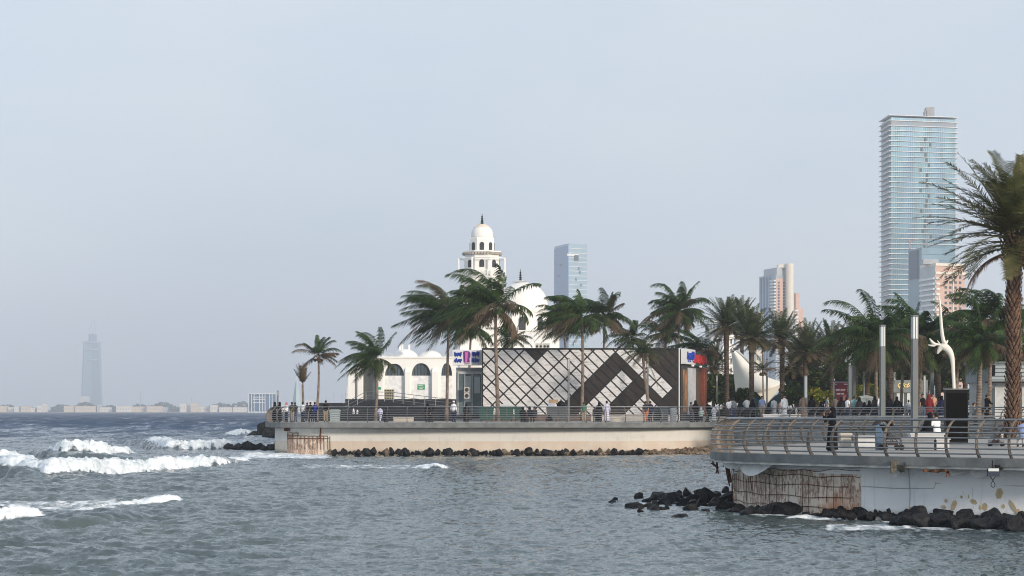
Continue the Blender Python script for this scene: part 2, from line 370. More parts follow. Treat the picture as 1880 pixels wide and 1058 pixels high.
# ================================================================ LAND AND PIERS
ZN, ZF = 2.1, 2.65        # near deck, far deck and ground
def V2(px, Y): return Vector((*W(px, Y), 0))
M_pave = mat('pale_paving', (.33, .32, .30), .8, .12, .8, bump=.004)
M_lip = mat('grey_concrete', (.17, .18, .18), .85, .22, 1.5, bump=.02, bscale=6)
# near deck outline
NE = curve([V2(1345, 92), V2(1322, 87), V2(1312, 82), V2(1330, 79), V2(1400, 76.6), V2(1500, 74.3), V2(1600, 72.3), V2(1700, 71), V2(1800, 69.6), V2(1900, 68.4), V2(2050, 67)], 8)
near_back = [V2(1345, 92), V2(1500, 105), V2(1700, 119), V2(1900, 131), V2(2100, 138)]
nback = resample(near_back, 2)
nd_poly = [(p.x, p.y) for p in NE]+[(70, 66), (75, 139)]+[(p.x, p.y) for p in nback[::-1][:-1]]
# far ground outline: front edge of far pier then the bay
FE = curve([V2(520, 210), V2(497, 200), V2(491, 190), V2(500, 183.5), V2(540, 181), V2(640, 180), V2(800, 179.5), V2(1000, 179.5), V2(1150, 180.5), V2(1260, 183), V2(1340, 187)], 6)
BAY = curve([V2(1340, 187), V2(1450, 177), V2(1600, 161), V2(1750, 151), V2(1900, 144), V2(2000, 141)], 5)
g_front = FE+BAY[1:]
ground_poly = [(p.x, p.y) for p in g_front]+[(75, 140), (3400, 140), (3400, 9000), (600, 9000), (60, 3000), (-40, 1200), V2(600, 430)[:2], V2(530, 340)[:2]]
MB().prism(nd_poly, ZN-.32, ZN-.02).build('pier_deck', M_pave)['kind'] = 'structure'
MB().prism(ground_poly, ZF-.34, ZF-.02).build('promenade', M_pave)['kind'] = 'structure'
def offs(pts, d):
    out = []
    for i, p in enumerate(pts):
        t = (pts[min(i+1, len(pts)-1)]-pts[max(i-1, 0)]).normalized()
        out.append(p+Vector((t.y, -t.x, 0))*d)         # right-hand side = outwards (towards the water)
    return out
def strip(pts, prof):
    """sweep an (out, z) profile along pts"""
    rr = []
    for i, p in enumerate(pts):
        t = (pts[min(i+1, len(pts)-1)]-pts[max(i-1, 0)]).normalized(); n = Vector((t.y, -t.x, 0))
        rr.append([(p.x+n.x*a, p.y+n.y*a, z) for a, z in prof])
    return rr
def wobble(pts, prof, amp, seed):
    r = random.Random(seed); rr = strip(pts, prof)
    return [[(x+r.uniform(-amp, amp), y+r.uniform(-amp, amp), z+r.uniform(-amp, amp)) for x, y, z in q] for q in rr]
lipN = resample(NE, .5); lipF = resample(FE, .8)
tn = MB().rings(wobble(lipN, [(.16, ZN-.28), (.16, ZN), (-.5, ZN), (-.5, ZN-.28)], .006, 1)).build('deck_edge', M_lip)
tag(tn, kind='structure')
tag(MB().rings(strip(lipN, [(.06, ZN-.37), (.06, ZN-.285), (-.45, ZN-.285), (-.45, ZN-.37)])).build('soffit_band', mat('chipped_white_band', (.68, .68, .65), .8, .3, 2.5)), kind='structure')
ZT = 2.95
_tb = [p for p in offs(BAY, -.7)]
tag(MB().prism([(p.x, p.y) for p in _tb]+[(75, 142), (75, 300), W(1345, 300), W(1335, 200)], ZF-.1, ZT).build('terrace', M_pave), kind='structure')
tag(MB().rings(wobble(lipF, [(.18, ZF-.42), (.18, ZF), (-.5, ZF), (-.5, ZF-.42)], .008, 2)).build('deck_edge', M_lip), kind='structure')
tag(MB().rings(strip(resample(BAY, 2), [(.15, ZF-.4), (.15, ZF), (-.5, ZF), (-.5, ZF-.4)])).build('quay_edge', M_lip), kind='structure')
tag(MB().rings(strip(nback[::-1], [(.15, ZN-.36), (.15, ZN), (-.4, ZN), (-.4, ZN-.36)])).build('quay_edge', M_lip), kind='structure')
# ---- sea walls with (arc length, z) UV
def wall_mesh(name, pts, z0, z1, m, nz=24, bulge=None):
    pts = resample(pts, .35); s = [0]
    for a, b in zip(pts, pts[1:]): s.append(s[-1]+(b-a).length)
    nrm = [((pts[min(i+1, len(pts)-1)]-pts[max(i-1, 0)]).normalized()) for i in range(len(pts))]
    nrm = [Vector((t.y, -t.x, 0)) for t in nrm]
    vs = []; fs = []; K = nz+1
    for i, p in enumerate(pts):
        for k in range(K):
            z = z0+(z1-z0)*k/nz; b = bulge(s[i], z) if bulge else 0
            q = p+nrm[i]*b; vs.append((q.x, q.y, z))
    for i in range(len(pts)-1):
        for k in range(nz): fs.append((i*K+k, (i+1)*K+k, (i+1)*K+k+1, i*K+k+1))
    B = len(vs)
    for i, p in enumerate(pts):                         # back face gives it thickness
        q = p-nrm[i]*.6; vs += [(q.x, q.y, z0), (q.x, q.y, z1)]
    for i in range(len(pts)-1):
        fs.append((B+2*i, B+2*i+1, B+2*i+3, B+2*i+2)); fs.append((i*K+nz, (i+1)*K+nz, B+2*i+3, B+2*i+1))
    fs.append((B, *[k for k in range(K)], B+1)); j = (len(pts)-1)*K; fs.append((B+2*len(pts)-1, *[j+k for k in range(K)][::-1], B+2*len(pts)-2))
    o = MB().add(vs, fs).build(name, m)
    uv = o.data.uv_layers.new(name='wall'); me = o.data
    sv = [(s[i], z0+(z1-z0)*k/nz) for i in range(len(pts)) for k in range(K)]+[(s[i//2], z0) for i in range(2*len(pts))]
    arr = np.array(sv, dtype=np.float32)[np.array([l.vertex_index for l in me.loops])]
    uv.data.foreach_set('uv', arr.ravel())
    me.polygons.foreach_set('use_smooth', [True]*len(me.polygons))
    return o, pts, s, nrm
def wall_mat(name, z_line, top, low, low2, streak, zdirt, rust=None, joint=6.0):
    m = bpy.data.materials.new(name); m.use_nodes = True; p = m.node_tree.nodes['Principled BSDF']; p.inputs['Roughness'].default_value = .8
    uv = nd(m, 'ShaderNodeUVMap', uv_map='wall'); sx = nd(m, 'ShaderNodeSeparateXYZ'); lk(m, uv.outputs[0], sx.inputs[0])
    nl = nd(m, 'ShaderNodeTexNoise', i_Scale=.5, i_Detail=4.0); lk(m, uv.outputs[0], nl.inputs['Vector'])
    def smooth(v, a, b, inv=False):
        r = nd(m, 'ShaderNodeMapRange', interpolation_type='SMOOTHSTEP'); r.inputs['From Min'].default_value = a; r.inputs['From Max'].default_value = b
        if inv: r.inputs['To Min'].default_value = 1; r.inputs['To Max'].default_value = 0
        lk(m, v, r.inputs['Value']); return r.outputs[0]
    def mathn(op, a, b):
        q = nd(m, 'ShaderNodeMath', operation=op)
        for i, v in enumerate((a, b)):
            if isinstance(v, (int, float)): q.inputs[i].default_value = v
            else: lk(m, v, q.inputs[i])
        return q.outputs[0]
    def mixc(f, a, b):
        q = nd(m, 'ShaderNodeMix', data_type='RGBA')
        lk(m, f, q.inputs[0])
        for i, v in ((6, a), (7, b)):
            if isinstance(v, tuple): q.inputs[i].default_value = (*v, 1)
            else: lk(m, v, q.inputs[i])
        return q.outputs[2]
    # lower band colour
    lowc = mixc(smooth(nl.outputs['Fac'], .35, .62), low, low2)
    zl = mathn('ADD', sx.outputs['Y'], mathn('MULTIPLY', nl.outputs['Fac'], .03))
    c = mixc(smooth(zl, z_line, z_line+.03), lowc, top)
    # large faint blotches
    nb = nd(m, 'ShaderNodeTexNoise', i_Scale=1.1, i_Detail=6.0, i_Roughness=.62); lk(m, uv.outputs[0], nb.inputs['Vector'])
    c = mixc(mathn('MULTIPLY', smooth(nb.outputs['Fac'], .5, .75), .38), c, tuple(x*.62 for x in top))
    # vertical run marks
    mpn = nd(m, 'ShaderNodeMapping'); mpn.inputs['Scale'].default_value = (3.2, .22, 1); lk(m, uv.outputs[0], mpn.inputs['Vector'])
    ns = nd(m, 'ShaderNodeTexNoise', i_Scale=1.6, i_Detail=7.0, i_Roughness=.7); lk(m, mpn.outputs[0], ns.inputs['Vector'])
    c = mixc(mathn('MULTIPLY', smooth(ns.outputs['Fac'], .54, .74), .55), c, streak)
    # dark tide line at the foot
    c = mixc(mathn('MULTIPLY', smooth(zl, zdirt-.2, zdirt+.25, True), .8), c, (.10, .095, .07))
    if rust:
        at = nd(m, 'ShaderNodeAttribute', attribute_name='rust')
        mr = nd(m, 'ShaderNodeMapping'); mr.inputs['Scale'].default_value = (3.4, .8, 1); lk(m, uv.outputs[0], mr.inputs['Vector'])
        nr = nd(m, 'ShaderNodeTexNoise', i_Scale=1.5, i_Detail=8.0, i_Roughness=.75); lk(m, mr.outputs[0], nr.inputs['Vector'])
        nr2 = nd(m, 'ShaderNodeTexNoise', i_Scale=.9, i_Detail=5.0, i_Roughness=.6); lk(m, uv.outputs[0], nr2.inputs['Vector'])
        rp = nd(m, 'ShaderNodeValToRGB'); e = rp.color_ramp.elements; e[0].position = .36; e[0].color = (.80, .76, .68, 1); e[1].position = .49; e[1].color = (.68, .59, .49, 1)
        for q, col in ((.525, (.22, .115, .075, 1)), (.56, (.64, .57, .49, 1)), (.64, (.15, .075, .055, 1))):
            x = e.new(q); x.color = col
        lk(m, mathn('ADD', mathn('MULTIPLY', nr.outputs['Fac'], .56), mathn('MULTIPLY', nr2.outputs['Fac'], .46)), rp.inputs['Fac'])
        rc = rp.outputs[0]
        or_ = nd(m, 'ShaderNodeAttribute', attribute_name='orange')
        rc = mixc(mathn('MULTIPLY', or_.outputs['Fac'], smooth(nr.outputs['Fac'], .36, .50)), rc, (.55, .17, .03))
        f = smooth(mathn('ADD', at.outputs['Fac'], mathn('MULTIPLY', mathn('SUBTRACT', nr.outputs['Fac'], .5), .5)), .42, .52)
        c = mixc(f, c, rc)
    lk(m, c, p.inputs['Base Color'])
    bf = nd(m, 'ShaderNodeTexNoise', i_Scale=7.0, i_Detail=6.0); lk(m, uv.outputs[0], bf.inputs['Vector'])
    bu = nd(m, 'ShaderNodeBump', i_Strength=.7, i_Distance=.02); lk(m, bf.outputs['Fac'], bu.inputs['Height']); lk(m, bu.outputs[0], p.inputs['Normal'])
    return m
def set_attr(o, name, fn, sv):
    a = o.data.attributes.new(name, 'FLOAT', 'POINT'); vals = [0.0]*len(o.data.vertices)
    for i, (s, z) in enumerate(sv): vals[i] = fn(s, z)
    a.data.foreach_set('value', vals)
# near wall
NWp = curve([V2(1400, 98), V2(1362, 91), V2(1347, 86.5), V2(1352, 82.4), V2(1385, 79.2), V2(1450, 76.8), V2(1550, 74.4), V2(1650, 72.8), V2(1750, 71.3), V2(1900, 69.6), V2(2050, 68.3)], 8)
mw = wall_mat('white_painted_sea_wall', -.5, (.80, .83, .85), (.7, .72, .72), (.65, .67, .66), (.52, .54, .55), .15, rust=True)
rn = random.Random(4)
nw, nwp, nws, nwn = wall_mesh('sea_wall', NWp, -1.2, ZN-.37, mw, 30, lambda s, z: .02*math.sin(s*.9)+.0)
def s_at_px(px, pts, s):
    for p, q, a, b in zip(pts, pts[1:], s, s[1:]):
        x0, x1 = p.x/p.y*FPX+940, q.x/q.y*FPX+940
        if x0 <= px <= x1: return a+(b-a)*(px-x0)/(x1-x0)
    return None
def s_start(pts, s):                                   # the leftmost picture column = the turn of the wall
    i = min(range(len(pts)), key=lambda k: pts[k].x/pts[k].y); return s[i]
s0 = s_start(nwp, nws); s1 = s_at_px(1580, nwp, nws)
svN = [(nws[i], -1.2+(ZN-.37+1.2)*k/30) for i in range(len(nwp)) for k in range(31)]
def rustN(s, z):
    top = 1.52-.10*max(0, (s-s0)/(s1-s0)) - (.35 if s < s0+3.2 else 0)
    return 1.0 if (s0-6 < s < s1-.15 and z < top-.1) else (.55 if s0-6 < s < s1+.1 and z < top+.1 else 0)
set_attr(nw, 'rust', rustN, svN)
so_ = s_at_px(1520, nwp, nws)
set_attr(nw, 'orange', lambda s, z: math.exp(-((s-(s1-.9))/.75)**2)*max(0, min(1, (1.0-z)/.9)) + .35*math.exp(-((s-so_)/.4)**2)*max(0, min(1, (.6-z))), svN)
tag(nw, 'curved white painted sea wall of the near pier with rusting crumbled section', 'sea wall')
recenter(nw, (*W(1600, 79), 0))
M_rust = mat('rusty_steel', (.085, .045, .03), .9, .5, 6, col2=(.20, .085, .04), bump=.006)
M_peel = mat('peeled_white_sheet', (.80, .82, .82), .7, .12, 3)
M_tan = mat('tan_bare_patch', (.50, .40, .25), .9, .25, 4)
def on_wall(px_or_s, z, out=.0, pts=nwp, s=nws, nr=nwn, is_px=True):
    ss = s_at_px(px_or_s, pts, s) if is_px else px_or_s
    j = max(0, min(len(s)-2, next((k for k in range(len(s)-1) if s[k+1] >= ss), len(s)-2)))
    t = (ss-s[j])/(s[j+1]-s[j]); q = pts[j].lerp(pts[j+1], t); n = nr[j]
    return Vector((q.x+n.x*out, q.y+n.y*out, z))
def onS(s, z, out=.0): return on_wall(s, z, out, is_px=False)
r = random.Random(8)
# reinforcing bars laid bare: one long mesh per bar
for zb, a, b in ((1.35, 3.0, 1.0), (1.02, 0, .96), (.62, 0, .97), (.25, 0, .97), (1.62, .45, 1.0)):
    sa = s0-2+(.0 if a == 0 else a); sb = s0+(s1-s0)*b; pts = []; sc = sa
    if a == .45: sa = s0+(s1-s0)*.35
    n = 26
    for k in range(n+1):
        sc = sa+(sb-sa)*k/n; pts.append(onS(sc, zb+.035*math.sin(k*1.1+zb*9)+r.uniform(-.012, .012)-(.1 if zb > 1.5 else 0)*math.sin(math.pi*k/n), .045))
    MB().tube(pts, .012, 5).build('reinforcing_bar', M_rust, nw)
s = s0-1.2
while s < s1-.2:
    zt = 1.30+r.uniform(-.25, .15); zb = r.uniform(-.3, .35) if r.random() < .6 else r.uniform(.4, .8)
    MB().tube([onS(s+r.uniform(-.03, .03), zt, .06), onS(s, (zt+zb)/2, .06), onS(s+r.uniform(-.03, .03), zb, .055)], .010, 5).build('reinforcing_bar', M_rust, nw)
    s += r.uniform(.22, .52)
# peeled sheets sagging under the lip
def flap(pxa, pxb, zt, sag, out, name='peeled_sheet', m=M_peel):
    n = 14; rr = []
    for k in range(n+1):
        t = k/n; q = on_wall(pxa+(pxb-pxa)*t, zt, out); d = sag*math.sin(math.pi*min(1, t**.8))
        q2 = on_wall(pxa+(pxb-pxa)*t, zt-d-.04, out+.14*math.sin(math.pi*t)+.04)
        n0 = Vector((0, -.018, 0)); rr.append([q+Vector((0, 0, .03)), q2, q2-n0, q+Vector((0, 0, .03))-n0])
    return MB().rings(rr).build(name, m, nw, smooth=False)
flap(1352, 1400, 1.78, .26, .5); flap(1383, 1446, 1.78, .46, .55); flap(1446, 1545, 1.76, .14, .12)
flap(1548, 1600, 1.75, .06, .1); flap(1742, 1790, 1.74, .2, .25); flap(1785, 1830, 1.74, .26, .2); flap(1645, 1668, 1.74, .3, .2)
for px, z0_, z1_, w in ((1391, 1.75, .72, .05), (1352, 1.55, .9, .09), (1350, 1.45, .75, .04)):
    MB().tube([on_wall(px, z0_, .35), on_wall(px+.6, (z0_+z1_)/2, .3), on_wall(px, z1_, .22)], [w, w*1.1, w*.6], 5, flat=.4).build('hanging_rusty_strip', M_rust, nw)
lipn = [p for p in lipN]
for k, px in enumerate((1316, 1330, 1334, 1339, 1344, 1349, 1353)):
    L = [.5, .3, .22, .34, .5, .4, .3][k]
    q = V2(px, 81.8 if px < 1325 else 83.5); q.z = ZN-.36
    MB().tube([q, q+Vector((.03*math.sin(k*2), 0, -L*.5)), q+Vector((.06*math.cos(k*3), 0, -L))], [.035, .05, .02], 5, flat=.5).build('hanging_rusty_strip', M_rust, nw)
q = V2(1312, 82.2); q.z = ZN-.34
MB().tube([q, q+Vector((-.1, 0, -.12)), q+Vector((.12, 0, -.3)), q+Vector((.05, 0, -.52))], [.03, .06, .05, .03], 6).build('hanging_rusty_strip', M_rust, nw)
for pts_ in ([(1583, 1.05), (1640, 1.02), (1700, 1.04), (1716, 1.06), (1718, 1.25)], [(1718, 1.22), (1800, 1.2), (1880, 1.2)], [(1786, 1.1), (1787, .5), (1786, .2)], [(1668, 1.7), (1671, .9), (1669, .15)], [(1768, 1.0), (1772, .86), (1777, .70)]):
    MB().tube([on_wall(px, z, .012) for px, z in pts_], .012, 4).build('wall_seam', mat('seam_grey', (.42, .44, .45), .8), nw)
# broken lip: dark spalls under the edge
for pxa, pxb, z, h in ((1636, 1662, 1.96, .36), (1696, 1742, 1.70, .09), (1738, 1744, 1.66, .16)):
    mbb = MB(); A = []; n = 7; rr = []
    for k in range(n+1):
        q = on_wall(pxa+(pxb-pxa)*k/n, z+r.uniform(-.03, .05), 0); d = V2(0, 0)
        f = min(lipN, key=lambda p: abs(p.x/p.y-q.x/q.y)); q = Vector((q.x/q.y*(f.y-.19), f.y-.19, q.z)); hh = h*(.7+.5*r.random())
        rr.append([q, q+Vector((0, .12, 0)), q+Vector((0, .12, -hh)), q+Vector((0, 0, -hh))])
    mbb.rings(rr).build('spalled_concrete', M_rust if h < .3 else mat('dirty_spalled_concrete', (.13, .12, .09), .95, .6, 7, bump=.05), nw)
# bare tan patches low on the wall
for px, row, w, h, a in ((1676, 934, .17, .12, .1), (1738, 920, .09, .13, .4), (1752, 927, .13, .36, .35), (1766, 913, .07, .1, 0), (1779, 912, .05, .12, 0), (1788, 922, .2, .14, .5),
                         (1809, 931, .15, .24, 0), (1835, 906, .2, .34, .3), (1860, 929, .12, .34, -.5), (1843, 930, .09, .12, 0), (1733, 931, .16, .1, .4), (1800, 932, .08, .14, 0), (1869, 940, .12, .2, .3)):
    q = on_wall(px, 0, 0); z = ZZ(row, q.y); rr = []
    vs = []
    for k in range(6):
        t = k/6*2*math.pi+.4; dx, dz = math.cos(t)*w*.6*r.uniform(.85, 1.2), math.sin(t)*h*.6*r.uniform(.8, 1.15)
        dx, dz = dx*math.cos(a)-dz*math.sin(a)*-1, dz*math.cos(a)-dx*math.sin(a)
        p0 = on_wall(px+dx*FPX/q.y, z+dz, .012+0.012); vs.append(p0)
    vs2 = [v+Vector((0, .06, 0)) for v in vs]
    MB().rings([vs2, vs]).build('bare_patch', M_tan, nw)
# far wall
FWp = curve([V2(540, 212), V2(511, 202), V2(505, 191), V2(511, 184.8), V2(560, 182), V2(700, 181), V2(900, 180.5), V2(1100, 181), V2(1250, 183.6), V2(1335, 187.6), V2(1420, 186.5)], 6)
mwf = wall_mat('cream_sea_wall', 1.10, (.66, .66, .62), (.64, .58, .49), (.60, .50, .41), (.50, .44, .36), .25, rust=True)
fw, fwp, fws, fwn = wall_mesh('sea_wall', FWp, -1.2, ZF-.43, mwf, 24)
svF = [(fws[i], -1.2+(ZF-.43+1.2)*k/24) for i in range(len(fwp)) for k in range(25)]
fa_, fb_, fc_ = s_at_px(528, fwp, fws), s_at_px(548, fwp, fws), s_at_px(600, fwp, fws)
set_attr(fw, 'rust', lambda s, z: .62 if (fa_ < s < fb_ and z < 1.75) or (fb_ <= s < fc_ and z < 1.5) else 0, svF)
set_attr(fw, 'orange', lambda s, z: .15 if fa_ < s < fc_ else 0, svF)
tag(fw, 'long white and cream sea wall under the far pier', 'sea wall'); recenter(fw, (*W(900, 186), 0))
def onF(px, z, out): return on_wall(px, z, out, fwp, fws, fwn)
for z, a, b in ((1.76, 528, 549), (1.52, 528, 602), (1.32, 530, 604)):
    MB().tube([onF(a+(b-a)*k/12, z+r.uniform(-.02, .02), .06) for k in range(13)], .03, 5).build('reinforcing_bar', M_rust, fw)
for px in (529, 538, 547, 553, 560, 568, 575, 583, 589, 595, 602, 606):
    MB().tube([onF(px, 1.5 if px > 549 else 1.74, .06), onF(px+.5, .4, .06)], .022, 5).build('reinforcing_bar', M_rust, fw)
MB().tube([onF(589, 2.2, .1), onF(589, 1.3, .1)], .05, 6).build('drain_pipe', M_rust, fw)
MB().rings([[onF(527+2*k, 2.2, .3), onF(527+2*k, 2.2, .02), onF(527+2*k, 1.95, .02), onF(527+2*k, 1.95-.05*(k % 2), .3)] for k in range(4)]).build('spalled_concrete', M_rust, fw)
bw = wall_mesh('quay_wall', resample(BAY, 2), -1.2, ZF-.41, mat('grey_quay', (.3, .3, .28), .9))[0]; tag(bw, 'grey quay wall of the bay behind the near pier', 'sea wall'); recenter(bw, (*W(1500, 180), 0))
bw = wall_mesh('quay_wall', [p for p in offs(nback, 2.0)][::-1], -1.2, ZN-.37, MC['grey_quay'])[0]; tag(bw, 'grey wall under the rear edge of the near pier', 'sea wall'); recenter(bw, (*W(1500, 108), 0))
# ================================================================ RAILINGS
M_rail = mat('brushed_steel_rail', (.24, .25, .26), .42, .15, 4, metal=.7)
M_post = mat('weathered_post', (.11, .10, .09), .6, .35, 1.2, metal=.1, col2=(.22, .175, .135))
def railing(path, z0, label, H=1.2, step=1.45, rails=(.10, .24, .38, .52, .66, .80), group=None, k=1.0, rr=.027):
    pts = resample(path, step); c = pts[len(pts)//2]
    t0 = thing('railing', label, 'railing', (c.x, c.y, z0))
    prof = [(-.06, 0), (.06, .12), (.13, .30), (.13, .48), (.07, .66), (-.06, .82), (-.24, .94), (-.42, 1.0)]
    def pr(f):
        for (a, z), (b, y) in zip(prof, prof[1:]):
            if z <= f <= y: return (a+(b-a)*(f-z)/(y-z))*k
        return prof[-1][0]*k
    N = []
    for i, p in enumerate(pts):
        t = (pts[min(i+1, len(pts)-1)]-pts[max(i-1, 0)]).normalized(); N.append((Vector((t.y, -t.x, 0)), t))
    for (p, (n, t)) in zip(pts, N):
        rings = []
        for j, (a, f) in enumerate(prof):
            q = p+n*(a*k); q.z = z0+f*H; w = (.075-.035*f); e = .022
            # plate post: deep in the radial direction, thin along the rail
            rings.append([q+n*w+t*e, q+n*w-t*e, q-n*w-t*e, q-n*w+t*e])
        MB().rings(rings).build('post', M_post, t0)
    fine = resample(path, step/4)
    def line(off, f, rad, nm):
        o = []
        for i, p in enumerate(fine):
            t = (fine[min(i+1, len(fine)-1)]-fine[max(i-1, 0)]).normalized(); n = Vector((t.y, -t.x, 0)); q = p+n*off; q.z = z0+f*H; o.append(q)
        MB().tube(o, rad, 6).build(nm, M_rail, t0, smooth=True)
    for f in rails: line(pr(f)+.055*k, f, rr, 'rail')
    line(pr(1.0), 1.0, rr*1.75, 'handrail')
    return t0
railing(offs(NE, -.05), ZN, 'curved steel railing along the front edge of the near pier', 1.22, 1.15)
railing(offs(nback[::-1], -.1)[::1], ZN, 'steel railing along the rear edge of the near pier', 1.2, 1.9)
railing(offs(FE, -.05), ZF, 'long steel railing along the edge of the far pier', 1.3, 1.66, rr=.026)
railing(offs(BAY, -.1), ZF, 'steel railing along the quay behind the near pier', 1.2, 1.8, rails=(.12, .32, .52, .72, .88))
# ================================================================ BUILDINGS
M_glassA = mat('pale_teal_glass', (.04, .115, .165), .25, .35, .18, metal=.3, stretch=(1, 1, .3))
M_glassB = mat('blue_glass', (.10, .20, .33), .2, .3, .06, metal=.4)
M_glassC = mat('dark_window_glass', (.05, .07, .09), .12, .4, 1.0)
M_slab = mat('white_slab', (.78, .79, .78), .6, .05, .5)
M_conc = mat('raw_concrete', (.34, .34, .33), .85, .15, .3)
M_pink = mat('pink_stucco', (.60, .41, .33), .85, .06, .3)
M_cream = mat('cream_stucco', (.74, .68, .58), .8, .06, .3)
M_white = mat('white_render', (.80, .79, .76), .7, .05, .35)
M_grey = mat('grey_cladding', (.40, .43, .45), .6, .1, .6)
def quad_block(name, m, parent, A, B, C, z0, z1):
    """block with corner A (left), B (front corner), C (right); plan points"""
    A, B, C = [Vector((*q, 0)) for q in (A, B, C)]; D = A+C-B
    return MB().prism([(q.x, q.y) for q in (A, B, C, D)], z0, z1).build(name, m, parent)
def face_pt(A, B, t, z, out=0.0):
    A = Vector((*A, 0)); B = Vector((*B, 0)); d = (B-A).normalized(); n = Vector((d.y, -d.x, 0)); q = A.lerp(B, t)+n*out; q.z = z; return q
def panel(name, m, parent, A, B, t0, t1, z0, z1, out=.15, d=.3, mesh=None):
    a, b = face_pt(A, B, t0, z0, out), face_pt(A, B, t1, z0, out); a2, b2 = face_pt(A, B, t1, z0, out-d), face_pt(A, B, t0, z0, out-d)
    return MB().prism([(q.x, q.y) for q in (a, b, a2, b2)], z0, z1).build(name, m, parent)
def tall_tower():
    Y = 1700; A, B, C = W(1618, Y+38), W(1636, Y), W(1754, Y+14); zt = ZZ(211, Y)
    t = thing('skyscraper', 'tallest tower on the right, pale teal glass with white balcony bands on every floor', 'skyscraper', (B[0], Y, ZF))
    quad_block('facade', M_glassA, t, A, B, C, ZF, zt-2)
    a, b, c = [Vector((*q, 0)) for q in (A, B, C)]; d = a+c-b; ctr = (a+c)/2
    N = 58; h = (zt-ZF)/N
    for i in range(1, N+1):
        z = ZF+i*h; e = 1.0+2.3/ (c-ctr).length*1.0
        pol = [tuple((ctr+(q-ctr)*e)[:2]) for q in (a, b, c, d)]
        MB().prism(pol, z-.5, z-.1).build('balcony_slab', M_slab, t)
    # recessed dark bays wandering down the facade, mullions, crown
    r = random.Random(3)
    for i in range(4, N-18):
        z = zt-i*h*1.0
        t0 = .52+.1*math.sin(i*1.7)*.5+(.03 if i % 2 else -.03)
        panel('dark_bay', M_glassC, t, B, C, t0, t0+.032, z-h+.1, z-1.1, .3, .5)
    for k in range(1, 30):
        panel('mullion', M_glassB, t, B, C, k/30, k/30+.004, ZF, zt-2, .25, .4)
    quad_block('crown_band', mat('grey_louvre', (.25, .27, .29), .6), t, *[tuple((ctr+(Vector((*q, 0))-ctr)*1.012)[:2]) for q in (A, B, C)], zt-9, zt-4.6)
    x0, x1 = W(1706, Y)[0], W(1721, Y)[0]
    MB().box(x0, x1, Y+12, Y+20, zt, ZZ(193, Y)).box(x0-1, x0+.5, Y+12, Y+20, zt, ZZ(200, Y)).build('roof_plant_room', M_conc, t)
tall_tower()
def hollow_tower():
    Y = 3000; A, B, C = W(1018, Y+60), W(1044, Y), W(1078, Y+20); zt = ZZ(447, Y)
    t = thing('skyscraper', 'blue glass tower with a square notch behind the palms right of the mosque dome', 'skyscraper', (B[0], Y, ZF))
    quad_block('facade', mat('lit_blue_glass', (.30, .42, .50), .3, .1, .03), t, A, B, C, ZF, zt)  # sunlit look of the right face put into its pale colour
    panel('side_glass', mat('shaded_blue_glass', (.05, .17, .36), .25, .12, .03, metal=.3), t, A, B, 0.0, 1.0, ZF, zt-3, .6, .5)  # shade and blue reflection of the left face put into its glass colour
    for k in range(36):
        z = ZF+(zt-ZF)*(k+1)/37
        panel('floor_band', M_slab, t, B, C, 0.0, 1.0, z-.6, z, .6, .6)
        panel('floor_band', M_glassB, t, A, B, 0.0, 1.0, z-.7, z, 1.1, .4)
    panel('notch', M_glassC, t, B, C, .28, .50, ZZ(478, Y), ZZ(468, Y), 1.6, 1)
    panel('notch_ledge', M_slab, t, B, C, -.1, .5, ZZ(470, Y), ZZ(466, Y), 1.4, 1)
    for a, b, r0 in ((.55, .62, 497), (.35, .42, 510), (.5, .56, 490), (.6, .68, 520)): panel('dark_bay', M_glassB, t, B, C, a, b, ZZ(r0+5, Y), ZZ(r0, Y), 1.2, .8)
    for a, b, r0 in ((.4, .5, 482), (.25, .36, 502)): panel('dark_bay', M_glassC, t, A, B, a, b, ZZ(r0+4, Y), ZZ(r0, Y), 1.4, .8)
hollow_tower()
def win_grid(t, A, B, cols, z0, z1, rows, w, h, m, out=.15, name='window'):
    for c in cols:
        for k in range(rows):
            z = z0+(z1-z0)*(k+.5)/rows
            panel(name, m, t, A, B, c-w/2, c+w/2, z-h/2, z+h/2, out, .3)
